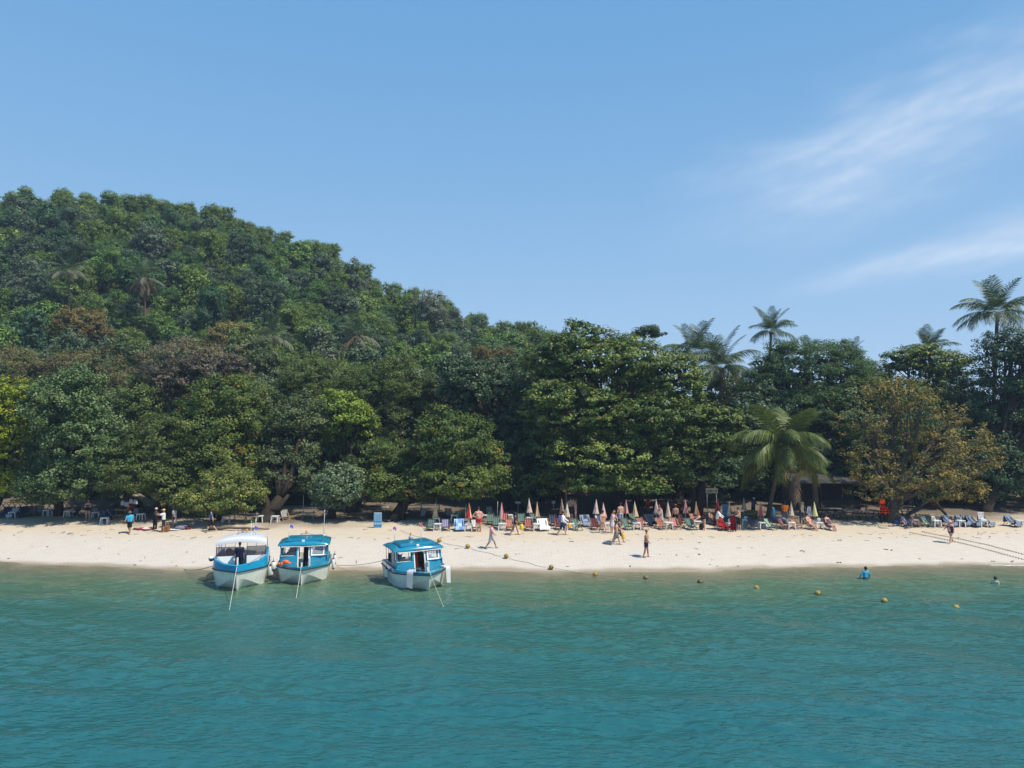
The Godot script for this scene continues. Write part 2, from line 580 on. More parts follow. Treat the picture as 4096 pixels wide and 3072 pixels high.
func build_front_trees() -> void:
	M.leaf = leaf_mat()
	M.gloss = leaf_mat(0.45, 0.32, 0.6)
	M.bark = mat(lin(0.085, 0.068, 0.052), 0.95, 0.2)
	M.bark.heightmap_enabled = true
	M.bark.uv1_triplanar = true
	M.bark.uv1_scale = Vector3(2, 0.5, 2)
	M.bark.heightmap_texture = noise_tex(256, 0.05, 4, 51, 0.0, 1.0)
	M.bark.heightmap_scale = 4.0
	M.bark.albedo_texture = noise_tex(256, 0.04, 4, 52, 0.55, 1.0)
	M.pale_bark = M.bark.duplicate()
	M.pale_bark.albedo_color = lin(0.19, 0.155, 0.12)
	var S := {}
	S.yellow = style(0.26, 0.55, 0.6, 34, 1.5, [G(0.050, 0.075, 0.008), G(0.105, 0.130, 0.010), G(0.165, 0.185, 0.014)])
	S.bluish = style(0.27, 0.5, 0.75, 30, 1.6, [G(0.021, 0.040, 0.014), G(0.040, 0.066, 0.024), G(0.074, 0.104, 0.042)], {"mat": M.gloss, "mess": 1.1, "fleck_col": G(0.28, 0.22, 0.06)})
	S.brown = style(0.24, 0.5, 0.6, 24, 1.2, [G(0.044, 0.044, 0.020), G(0.076, 0.069, 0.031), G(0.112, 0.101, 0.050)], {"core": 0.6})
	S.purple = style(0.30, 0.55, 0.4, 28, 1.4, [G(0.020, 0.020, 0.014), G(0.040, 0.036, 0.024), G(0.085, 0.070, 0.052)], {"mat": M.gloss, "upw": 1.0})
	S.dry = style(0.24, 0.6, 0.5, 18, 1.0, [G(0.075, 0.062, 0.036), G(0.125, 0.105, 0.070)], {"core": 0.4})
	S.olive = style(0.25, 0.55, 0.6, 32, 1.5, [G(0.025, 0.046, 0.013), G(0.049, 0.074, 0.019), G(0.090, 0.112, 0.028)], {"odd": G(0.24, 0.17, 0.03), "odd_share": 0.05, "fleck": 0.04})
	S.olive2 = style(0.22, 0.55, 0.55, 34, 1.5, [G(0.026, 0.042, 0.014), G(0.050, 0.070, 0.021), G(0.084, 0.104, 0.034)])
	S.shrub = style(0.22, 0.42, 0.7, 30, 1.7, [G(0.043, 0.063, 0.017), G(0.082, 0.102, 0.028), G(0.138, 0.148, 0.044)], {"fleck": 0.06, "fleck_col": G(0.34, 0.25, 0.06)})
	S.grey = style(0.25, 0.5, 0.65, 30, 1.5, [G(0.028, 0.044, 0.020), G(0.052, 0.072, 0.032), G(0.090, 0.110, 0.052)])
	S.silver = style(0.24, 0.4, 0.8, 28, 1.7, [G(0.032, 0.052, 0.028), G(0.058, 0.086, 0.047), G(0.098, 0.126, 0.072)], {"mat": M.gloss, "mess": 1.1})
	S.glossy = style(0.30, 0.5, 0.6, 28, 1.5, [G(0.016, 0.032, 0.016), G(0.032, 0.054, 0.027), G(0.066, 0.088, 0.050)], {"mat": M.gloss, "mess": 1.1, "fleck": 0.03, "fleck_col": G(0.32, 0.24, 0.20)})
	S.almond = style(0.32, 0.62, 0.42, 30, 1.4, [G(0.024, 0.043, 0.012), G(0.050, 0.076, 0.020), G(0.105, 0.125, 0.030)], {"mat": M.gloss, "upw": 0.9, "outw": 0.45, "wide": 0.62, "fleck": 0.03, "fleck_col": G(0.36, 0.20, 0.06)})
	S.teal = style(0.20, 0.6, 0.45, 44, 1.7, [G(0.014, 0.032, 0.013), G(0.028, 0.054, 0.020), G(0.054, 0.088, 0.030)])
	S.orange = style(0.24, 0.46, 0.6, 18, 0.8, [G(0.075, 0.068, 0.026), G(0.118, 0.096, 0.034), G(0.175, 0.128, 0.038)], {"core": 0.1, "odd": G(0.060, 0.095, 0.028), "odd_share": 0.48, "fleck": 0.06, "fleck_col": G(0.45, 0.24, 0.04)})
	S.dark = style(0.27, 0.55, 0.6, 32, 1.5, [G(0.012, 0.028, 0.013), G(0.026, 0.048, 0.022), G(0.060, 0.088, 0.036)], {"mat": M.gloss})
	tree("yellow_green_tree", "bright yellow-green tree half out of view at the west end of the beach", on(-42.47, -58.54), rows([[-40.16, 10.18, -57.00, 2.79, 2.60], [-40.43, 7.58, -57.00, 2.90, 2.60], [-40.84, 4.56, -58.00, 2.65, 2.08], [-44.05, 9.44, -58.00, 3.03, 3.03]]), S.yellow, M.bark, 0.3)
	tree("hibiscus_tree", "broad blue-green tree with round silvery leaves beside the yellow-green tree", on(-37.55, -59.32), rows([[-35.76, 10.20, -58.00, 3.40, 2.84], [-36.98, 7.18, -58.00, 2.84, 3.03], [-33.97, 7.18, -58.00, 3.40, 3.21], [-35.39, 4.56, -58.00, 3.78, 2.08], [-38.19, 4.00, -58.00, 2.08, 1.59], [-32.78, 5.31, -58.00, 1.89, 2.27], [-35.45, 12.09, -58.00, 2.27, 1.51]]), S.bluish, M.bark, 0.32)
	tree("dry_tree", "dry brown-leaved tree above and behind the blue-green tree", on(-39.61, -70.02), rows([[-41.70, 14.25, -72.00, 3.76, 2.35], [-38.79, 11.43, -72.00, 2.82, 2.82], [-45.48, 14.72, -72.00, 2.82, 1.88], [-50.65, 14.49, -72.00, 3.29, 2.35], [-35.38, 9.54, -70.00, 2.28, 2.28]]), S.brown, M.pale_bark, 0.25)
	tree("dark_almond_tree", "dark purple-brown flat-topped tree between the dry tree and the big olive tree", on(-31.94, -69.83), rows([[-32.28, 13.19, -70.00, 5.02, 1.92], [-34.99, 11.82, -70.00, 2.74, 2.28], [-29.10, 14.11, -70.00, 3.65, 1.92], [-33.11, 9.99, -70.00, 3.19, 2.28], [-29.03, 10.90, -70.00, 2.74, 2.28]]), S.purple, M.bark, 0.3)
	tree("bare_grey_tree", "thin greyish half-bare tree rising over the dark purple-brown tree", on(-33.21, -76.08), rows([[-35.02, 16.63, -78.00, 4.07, 1.53], [-38.07, 15.97, -78.00, 2.54, 1.53], [-31.95, 16.22, -78.00, 2.54, 1.53]]), S.dry, M.pale_bark, 0.2)
	tree("olive_tree", "tall olive-green tree with yellow flecks behind the yellow-green shrub", on(-23.86, -59.01), rows([[-24.12, 11.26, -61.00, 3.58, 1.99], [-24.83, 8.48, -60.00, 3.91, 2.54], [-22.27, 8.28, -61.00, 2.59, 2.78], [-23.60, 5.57, -60.00, 3.72, 2.35], [-26.28, 6.20, -59.00, 2.31, 2.31], [-26.88, 10.26, -61.00, 1.99, 1.59]]), S.olive, M.bark, 0.3)
	tree("low_olive_tree", "low spreading olive tree with branches down to the sand behind the vendors", on(-28.62, -58.22), rows([[-28.57, 7.58, -57.00, 2.42, 2.23], [-29.43, 5.00, -57.00, 2.23, 1.67], [-27.07, 3.99, -56.00, 1.83, 1.53], [-30.91, 5.68, -58.00, 1.70, 2.08], [-26.49, 5.74, -57.00, 1.49, 1.86]]), S.olive2, M.bark, 0.22)
	tree("beach_shrub", "rounded yellow-green shrub right on the sand behind the man in dark shorts", on(-23.20, -56.92), rows([[-21.96, 4.26, -55.00, 2.33, 1.43], [-23.71, 3.20, -55.00, 1.61, 1.26], [-20.33, 3.30, -55.00, 1.26, 1.36], [-24.95, 2.84, -55.00, 1.00, 0.93], [-22.26, 2.90, -54.50, 2.13, 0.99]]), S.shrub, M.bark, 0.18, "", "shrub")
	tree("leaning_tree", "grey-green tree on a thick trunk that leans east over the white tables", on(-19.27, -55.99), rows([[-18.18, 7.32, -60.00, 2.35, 2.35], [-19.37, 5.24, -59.00, 1.92, 1.92], [-17.45, 4.86, -59.00, 1.73, 1.73], [-17.72, 9.47, -61.00, 2.39, 1.99], [-19.56, 8.29, -60.00, 1.56, 1.96]]), S.grey, M.bark, 0.42, "", "tree", Vector3(-18.49, 3.00, -57.00))
	tree("silver_shrub_tree", "small silvery blue-green tree with several stems over the beach flag poles", on(-14.59, -57.47), rows([[-13.77, 4.38, -56.50, 1.92, 1.33], [-14.93, 3.58, -56.50, 1.18, 1.11], [-12.37, 3.56, -56.00, 1.02, 1.02], [-13.45, 3.45, -56.00, 1.64, 1.02]]), S.silver, M.bark, 0.3)
	tree("broad_olive_tree", "very broad olive-topped tree rising behind the dome-shaped tree", on(-15.77, -62.85), rows([[-17.33, 12.92, -67.00, 4.37, 2.18], [-12.51, 12.57, -67.00, 4.15, 2.18], [-19.20, 11.01, -66.00, 2.58, 2.58], [-9.88, 11.48, -67.00, 2.40, 2.18], [-14.00, 8.65, -66.00, 3.01, 3.01], [-17.58, 7.39, -65.00, 2.12, 2.54], [-11.86, 9.50, -66.00, 2.58, 2.58]]), S.olive2, M.bark, 0.35)
	tree("bright_crown_tree", "small fresh-green crown in front of the very broad olive-topped tree", on(-13.71, -60.11), rows([[-14.87, 9.88, -62.00, 2.34, 2.02], [-16.38, 8.67, -62.00, 1.62, 1.62], [-13.56, 8.67, -62.00, 1.62, 1.62]]), style(0.26, 0.5, 0.6, 32, 1.6, [G(0.045, 0.075, 0.015), G(0.085, 0.125, 0.022), G(0.13, 0.17, 0.03)]), M.bark, 0.2)
	tree("dome_tree", "dome-shaped olive tree hanging low over the blue notice board", on(-9.28, -56.31), rows([[-4.56, 7.56, -58.00, 3.59, 2.34], [-6.63, 5.87, -58.00, 2.65, 2.46], [-2.67, 5.68, -58.00, 2.27, 2.34], [-9.45, 5.68, -58.00, 1.89, 2.27], [-10.01, 4.09, -57.00, 1.56, 1.49], [-3.92, 4.45, -57.00, 3.34, 1.41], [-7.42, 4.09, -57.00, 1.86, 1.56], [-1.73, 4.00, -58.00, 1.51, 1.21]]), S.olive, M.bark, 0.42, "", "tree", Vector3(-8.80, 2.54, -57.50))
	tree("glossy_tree", "dark glossy tree with pale speckles left of the giant sea almond tree", on(-0.81, -61.31), rows([[-2.41, 12.09, -66.00, 3.66, 2.58], [-4.57, 12.52, -66.00, 2.58, 2.37], [-0.26, 13.17, -66.00, 2.15, 2.37], [0.17, 9.71, -65.00, 2.12, 2.97], [-1.95, 8.23, -65.00, 2.54, 2.12], [0.58, 6.17, -64.00, 2.09, 2.50], [-0.66, 4.10, -64.00, 2.09, 2.09], [-9.15, 12.62, -68.00, 2.00, 1.77]]), S.glossy, M.bark, 0.3)
	tree("giant_almond_tree", "giant sea almond tree with tiered branches, the largest tree on the beach", on(8.82, -58.45), rows([[8.68, 14.13, -62.00, 7.68, 2.22], [3.87, 14.63, -63.00, 3.29, 2.05], [13.53, 12.91, -62.00, 3.44, 2.22], [5.73, 10.26, -61.00, 5.17, 2.78], [11.49, 9.26, -60.00, 4.11, 2.93], [7.56, 6.15, -60.00, 5.87, 2.35], [12.24, 6.15, -60.00, 2.93, 2.35], [3.33, 7.49, -61.00, 2.39, 2.78], [3.12, 4.33, -61.00, 2.19, 1.79], [6.46, 16.70, -64.00, 2.71, 1.25], [10.02, 16.11, -64.00, 2.30, 1.08], [14.88, 11.06, -61.00, 1.99, 1.99], [8.95, 4.29, -59.00, 4.62, 1.35]]), S.almond, M.bark, 0.6, "", "tree", Vector3(8.87, 4.56, -60.00))
	tree("young_almond_tree", "sea almond tree with bright tiers between the giant almond and the front palm", on(15.20, -58.67), rows([[17.15, 9.25, -58.00, 2.19, 1.13], [15.99, 7.37, -58.00, 2.46, 1.51], [14.83, 5.31, -58.00, 2.08, 1.70], [17.56, 7.40, -57.00, 1.30, 1.30], [15.91, 9.26, -59.00, 1.54, 1.35]]), S.almond, M.bark, 0.35)
	tree("feathery_tree", "wide dark teal-green tree with fine feathery leaves behind the front palm", on(25.32, -64.57), rows([[29.84, 14.25, -72.00, 5.16, 2.82], [30.52, 15.67, -73.00, 4.05, 2.00], [27.87, 14.32, -73.00, 2.86, 2.38], [33.38, 15.38, -73.00, 2.86, 2.00], [26.49, 11.66, -72.00, 3.52, 3.05], [32.64, 13.54, -72.00, 3.99, 2.91], [29.60, 9.99, -70.00, 5.02, 3.42], [34.46, 11.63, -71.00, 2.78, 3.24], [27.04, 7.26, -70.00, 3.65, 3.19], [32.96, 7.49, -70.00, 2.74, 2.97], [29.31, 5.72, -69.00, 3.60, 2.25], [36.91, 13.37, -73.00, 2.38, 2.14]]), S.teal, M.bark, 0.45)
	tree("orange_leaved_tree", "large orange and yellow leaved tree with a thick forked trunk at the east end", on(29.78, -56.18), rows([[31.37, 11.33, -58.00, 2.72, 1.70], [29.60, 8.88, -58.00, 2.84, 1.89], [33.40, 9.63, -58.00, 2.84, 2.08], [35.91, 7.58, -57.00, 2.30, 2.04], [28.08, 5.74, -57.00, 1.93, 1.56], [31.11, 5.04, -56.50, 3.87, 1.47], [35.83, 5.00, -57.00, 2.42, 1.86], [30.68, 7.00, -58.00, 2.65, 1.59], [33.48, 6.85, -57.00, 2.23, 1.67], [28.80, 3.56, -56.00, 2.19, 0.95], [32.43, 3.63, -56.00, 2.56, 0.95], [35.69, 3.70, -56.00, 1.64, 1.02], [37.16, 6.29, -57.00, 1.49, 1.49]]), S.orange, M.pale_bark, 0.42, "", "tree", Vector3(29.83, 2.91, -56.00))
	tree("back_almond_tree", "tiered almond tree rising between the orange-leaved tree and the far palm", on(39.09, -66.50), rows([[42.09, 14.96, -72.00, 3.99, 1.50], [39.75, 15.43, -72.00, 2.35, 1.17], [44.43, 14.25, -72.00, 2.11, 2.11], [41.89, 12.09, -71.00, 3.24, 2.22], [42.58, 9.54, -70.00, 2.28, 2.28]]), S.almond, M.bark, 0.35)
	tree("dark_evergreen_tree", "tall dark evergreen tree at the east end of the beach", on(40.71, -61.44), rows([[45.92, 14.25, -66.00, 3.10, 3.44], [46.45, 16.00, -67.00, 2.40, 1.97], [46.77, 10.34, -65.00, 3.39, 3.60], [44.11, 6.96, -65.00, 2.97, 3.39], [44.91, 4.58, -63.00, 3.29, 2.05], [44.50, 10.79, -66.00, 1.94, 2.80], [49.75, 12.95, -66.00, 3.01, 3.87], [49.25, 7.00, -64.00, 3.34, 3.76]]), S.dark, M.bark, 0.4)
	tree("umbrella_topped_tree", "small umbrella-shaped treetop poking above the giant sea almond tree", on(3.0, -76.0), rows([[14.17, 18.48, -74.00, 1.45, 0.43], [13.53, 18.19, -74.00, 0.87, 0.34], [15.13, 18.19, -74.00, 0.77, 0.34]]), S.glossy, M.bark, 0.13, "", "tree", Vector3(14.06, 17.98, -74.00))
	var leafy := style(0.25, 0.5, 0.65, 30, 1.5, [G(0.022, 0.042, 0.014), G(0.048, 0.074, 0.022), G(0.085, 0.110, 0.034)])
	tree("fork_stemmed_tree", "dark green tree that closes the gap east of the broad blue-green tree", on(-32.61, -61.92), rows([[-34.81, 8.24, -64.00, 2.30, 2.50], [-34.16, 10.77, -65.00, 2.12, 2.12], [-35.02, 5.80, -63.00, 2.46, 2.05], [-32.14, 5.40, -63.00, 2.05, 2.05], [-33.38, 3.45, -62.00, 2.43, 1.41]]), leafy, M.bark, 0.25)
	tree("shadowed_tree", "deep green tree in the shade between the tall olive tree and the leaning trunk", on(-22.55, -62.19), rows([[-21.85, 9.92, -65.00, 2.33, 2.33], [-22.43, 6.96, -65.00, 2.12, 2.33], [-22.66, 4.10, -64.00, 2.09, 2.09], [-20.15, 3.28, -64.00, 2.50, 1.46], [-20.39, 12.57, -67.00, 2.18, 1.97]]), S.grey, M.bark, 0.25)
	tree("hanging_tree", "dark tree whose low branches hang between the silvery tree and the dome-shaped tree", on(-12.90, -60.75), rows([[-12.93, 6.01, -63.00, 2.26, 2.05], [-13.51, 4.25, -62.00, 2.22, 1.62], [-15.79, 5.80, -63.00, 2.05, 2.05], [-11.11, 5.45, -62.00, 1.82, 1.82], [-17.41, 4.58, -63.00, 1.85, 1.85], [-12.29, 3.06, -62.00, 2.02, 1.01]]), leafy, M.bark, 0.3)
	tree("vine_covered_tree", "vine-covered dark tree between the dome-shaped tree and the giant almond", on(1.34, -61.97), rows([[0.58, 8.24, -64.00, 1.88, 2.50], [1.39, 5.40, -63.00, 2.05, 2.05], [-0.24, 3.36, -63.00, 2.26, 1.44], [1.77, 3.06, -62.00, 2.02, 1.21], [1.44, 11.19, -65.00, 1.91, 2.12]]), S.dark, M.bark, 0.28)
	tree("shaded_almond_tree", "low shaded tree behind the closed umbrellas under the giant almond", on(14.32, -62.85), rows([[14.92, 4.44, -65.00, 2.54, 1.91], [18.29, 4.02, -65.00, 2.54, 1.91], [21.16, 4.80, -66.00, 2.15, 2.15], [12.19, 3.48, -64.00, 2.50, 1.25], [22.40, 7.77, -67.00, 2.18, 2.40]]), S.dark, M.bark, 0.28)
	tree("hut_side_tree", "dark leafy tree behind the food hut east of the front palm", on(30.11, -66.17), rows([[29.30, 4.74, -67.00, 2.62, 1.97], [31.42, 4.37, -66.00, 2.15, 1.72], [27.08, 4.23, -68.00, 2.66, 1.77], [32.40, 6.90, -67.00, 2.18, 2.18]]), S.dark, M.bark, 0.25)
	tree("wide_shade_tree", "broad dark tree standing in the shade right behind the orange-leaved tree", on(35.18, -63.25), rows([[32.21, 7.41, -64.00, 2.50, 2.30], [35.70, 8.23, -65.00, 2.54, 2.33], [38.03, 7.41, -64.00, 2.50, 2.30], [40.46, 5.34, -64.00, 2.30, 2.09], [30.89, 4.51, -64.00, 2.30, 1.88], [36.68, 4.10, -64.00, 2.92, 1.67], [42.63, 3.77, -63.00, 2.26, 1.44]]), S.dark, M.bark, 0.3)
	tree("east_gap_tree", "dark tree seen between the orange-leaved tree and the tall evergreen", on(40.67, -64.96), rows([[44.03, 9.52, -68.00, 2.22, 2.44], [44.13, 6.03, -67.00, 2.18, 2.62], [42.08, 3.10, -66.00, 2.37, 1.51], [43.56, 11.36, -70.00, 2.28, 2.28]]), leafy, M.bark, 0.28)
	# the back row that closes the view under and between the front crowns
	var kinds := [S.teal, S.grey, S.dark, S.olive2, S.bluish, S.glossy]
	var protos := []
	for k in 5:
		var b := Vector3.ZERO
		var l := []
		for q in 11:
			var a := TAU * q / 11.0 * 3.0 + k
			var hy := 1.5 + 8.0 * q / 10.0
			var w := 1.5 + 0.9 * sin(PI * q / 10.0)
			l.append([cos(a) * w, hy, sin(a) * w * 0.8, Vector3(rng.randf_range(1.5, 2.2), rng.randf_range(1.2, 1.8), 1.6)])
		var st: Dictionary = kinds[(k * 2 + 1) % 6].duplicate()
		st.leaf = 0.32
		st.leaves = 18
		protos.append(tree("forest_tree", "leafy tree in the shaded wood behind the beach", b, l, st, M.bark, 0.24, "trees in the shaded wood behind the beach"))
	var used := 0
	for r in 3:
		for i in 19:
			var x := -62.0 + i * 6.6 + rng.randf_range(-1.5, 1.5) + r * 2.5
			var z := -68.5 - r * 7.0 + rng.randf_range(-1.5, 1.5)
			if absf(x) > -z * 0.76 + 3: continue
			var s := rng.randf_range(0.9, 1.12)
			if x > 4.0: s *= rng.randf_range(0.9, 1.12)
			var at := on(x, z)
			var o: Node3D
			if used < 5:
				o = protos[used]
				o.position = at
				o.rotation.y = rng.randf() * TAU
			else:
				o = copy(protos[used % 5], "forest_tree", at, rng.randf() * TAU, "leafy tree in the shaded wood behind the beach")
			o.scale = Vector3(s, s, s)
			var part: String = "western" if x < -16.0 else "middle" if x < 10.0 else "eastern"
			o.set_meta("label", "%s leafy tree in the shaded wood behind the %s beach, %s row" % ["tall", part, ["first", "second", "third"][r]])
			used += 1

# ---------------------------------------------------------------- the wooded hill
var palm_tops := [Vector3(-64.79, 31.02, -102.75), Vector3(-53.17, 29.89, -101.75), Vector3(-29.99, 19.68, -88.00), Vector3(-20.23, 20.13, -91.75), Vector3(-5.48, 16.07, -89.75), Vector3(-15.11, 19.36, -101.75)]

func build_hill_trees() -> void:
	var tones := []
	for t in [[0.036, 0.068, 0.026], [0.024, 0.050, 0.026], [0.050, 0.085, 0.022], [0.036, 0.056, 0.036], [0.062, 0.090, 0.024], [0.050, 0.066, 0.046]]:
		var m: StandardMaterial3D = M.leaf.duplicate()
		m.albedo_color = lin(t[0] * 8.0, t[1] * 8.0, t[2] * 8.0)
		tones.append(m)
	var crowns := []
	var trunks := []
	var neutral := [G(0.075, 0.08, 0.08), G(0.125, 0.125, 0.12), G(0.19, 0.18, 0.17)]
	for k in 13:
		var l := []
		var tall: float = [1.0, 1.3, 1.65, 0.85][k % 4]
		for q in 9:
			var a := rng.randf() * TAU
			var rr := rng.randf_range(0.5, 1.9)
			l.append([Vector3(cos(a) * rr, rng.randf_range(1.2, 4.2) * tall, sin(a) * rr), Vector3(rng.randf_range(0.9, 1.5), rng.randf_range(0.8, 1.4) * (1.25 if k % 3 == 2 else 1.0), rng.randf_range(0.9, 1.5))])
		l.append([Vector3(0, 2.4 * tall, 0), Vector3(1.8, 2.0 * tall, 1.8)])
		crowns.append(crown(l, style(0.34, 0.5, 0.65, 16, 1.25, neutral, {"fleck": 0.0, "mess": 0.9, "core": 0.7, "gain": 2.7, "fine": [0.6, 0.8, 1.05][k % 3], "more": [2.2, 1.5, 1.1][k % 3], "back": 0.3})))
		var st := begin()
		limb(st, Vector3(0, -1.5, 0), Vector3(0.1, 3.0 * tall, 0), 0.22, 0.1, 0.1)
		trunks.append(fin(st))
	var spots := []
	var low_spots := []
	var z := -84.0
	while z > -152.0:
		var half := -z * 0.75 + 4.0
		var x := -half + rng.randf_range(0, 3)
		while x < half:
			var p := on(x + rng.randf_range(-1.3, 1.3), z + rng.randf_range(-1.3, 1.3))
			x += rng.randf_range(2.9, 4.3)
			# the view from the beach must reach it over the front trees
			var up := (p.y + 4.0 - 9.0) / -p.z
			var need := 0.115
			if p.x / -p.z > 0.02: need = 0.125
			if p.x / -p.z > 0.13: need = 0.5
			var blocked := false
			for q in palm_tops:
				if absf(p.x / -p.z - q.x / -q.z) * -q.z < 2.7 and p.z > q.z - 1.0 and p.z < q.z + 13.0: blocked = true
			if up > need - 0.03:
				if blocked: low_spots.append(p - Vector3(0, 2.6, 0))
				else: spots.append(p)
		z -= 2.8
	rng.seed = 99
	# the largest ones in the picture stand as trees of their own, the rest close the gaps between them
	spots.sort_custom(func(p, q): return p.z > q.z)
	var fill := low_spots
	var placed := 0
	for i in spots.size():
		var p: Vector3 = spots[i]
		if placed < 292 and (rng.randf() < 0.72 or p.z > -100.0):
			placed += 1
			var k := rng.randi() % crowns.size()
			var tone := int(clampf(n_chop.get_noise_2d(p.x * 0.06, p.z * 0.06) * 4.0 + 3.0 + rng.randf_range(-1.6, 1.6), 0, 5))
			var side := p.x / -p.z
			var zone: String = ("western" if side < -0.45 else "middle" if side < -0.2 else "eastern") + (" lower" if p.z > -98.0 else " mid" if p.z > -122.0 else " upper")
			var t := thing("jungle_tree", "%s jungle tree in the dense canopy of the %s hillside" % [["mid-green", "dark green", "bright green", "blue-green", "yellow-green", "greyish green"][tone], zone], "tree", p - Vector3(0, 0.6, 0), rng.randf() * TAU, "jungle trees on the hillside")
			var s := rng.randf_range(0.72, 1.12) * (1.25 if rng.randf() < 0.15 and p.z > -135.0 else 1.0)
			t.scale = Vector3(s, s * rng.randf_range(0.8, 1.2), s)
			put("crown", crowns[k], tones[tone], t)
			put("trunk", trunks[k], M.pale_bark, t)
		else:
			fill.append(p)
	print("hill spots ", spots.size(), " fill ", fill.size())
	for b in 3:
		var mm := MultiMesh.new()
		mm.transform_format = MultiMesh.TRANSFORM_3D
		mm.mesh = crowns[b * 3]
		var mine := []
		for i in fill.size():
			if i % 3 == b: mine.append(fill[i])
		mm.instance_count = mine.size()
		for i in mine.size():
			var s := rng.randf_range(0.7, 1.05)
			mm.set_instance_transform(i, Transform3D(Basis(Vector3.UP, rng.randf() * TAU).scaled(Vector3(s, s, s)), mine[i] - Vector3(0, 0.8, 0)))
		var o := MultiMeshInstance3D.new()
		o.name = numbered("hillside_wood")
		o.multimesh = mm
		o.material_override = tones[b * 2]
		add_child(o, true)
		tag(o, "mass of green jungle that fills in between the larger hillside trees", "wood", "", "stuff")


# ---------------------------------------------------------------- palms
func frond_mesh(a0: float, a1: float, n: int, cols: Array, hang: float) -> ArrayMesh:
	var lv := Leaves.new()
	var p := Vector3.ZERO
	var steps := n
	var pts := [p]
	for i in steps:
		var t := float(i) / steps
		var an := deg_to_rad(lerpf(a0, a1, pow(t, 1.2)))
		p += Vector3(0, sin(an), cos(an)) / steps
		pts.append(p)
	var rib: Color = cols[1] * 1.3
	rib.a = 1.0
	for i in steps:
		var d: Vector3 = pts[i + 1] - pts[i]
		var side := Vector3.RIGHT
		var up := d.cross(side).normalized()
		# midrib
		lv.leaf((pts[i] + pts[i + 1]) / 2.0, -up, d, d.length() * 1.3, lerpf(0.035, 0.008, float(i) / steps), rib)
		lv.leaf((pts[i] + pts[i + 1]) / 2.0, side, d, d.length() * 1.3, lerpf(0.035, 0.008, float(i) / steps), rib)
		var t := float(i) / steps
		if t < 0.1: continue
		var ln := 0.30 * pow(sin(PI * clampf(0.12 + t * 0.86, 0, 1)), 0.6)
		for sd in 2:
			var s := sd * 2.0 - 1.0
			for q in 2:
				var a: Vector3 = pts[i].lerp(pts[i + 1], q * 0.5 + rng.randf() * 0.4)
				var along := (side * s + d.normalized() * (0.55 + t * 0.6) + Vector3(0, 0.25 - hang * rng.randf_range(0.7, 1.2), 0) + rnd_dir() * 0.12).normalized()
				var l := ln * rng.randf_range(0.85, 1.1)
				var c: Color = cols[rng.randi() % cols.size()] * rng.randf_range(0.8, 1.2)
				c.a = 1.0
				var b := lv.v.size()
				var w := d.normalized() * 0.0068
				var tip := a + along * l + Vector3(0, -hang * l * 0.35, 0)
				var mid := a + along * l * 0.5
				lv.v.append(a - w); lv.v.append(a + w); lv.v.append(mid + w * 1.3); lv.v.append(mid - w * 1.3); lv.v.append(tip)
				for z in 5: lv.c.append(c)
				lv.ix.append_array([b, b + 1, b + 2, b, b + 2, b + 3, b + 3, b + 2, b + 4])
	return lv.mesh()

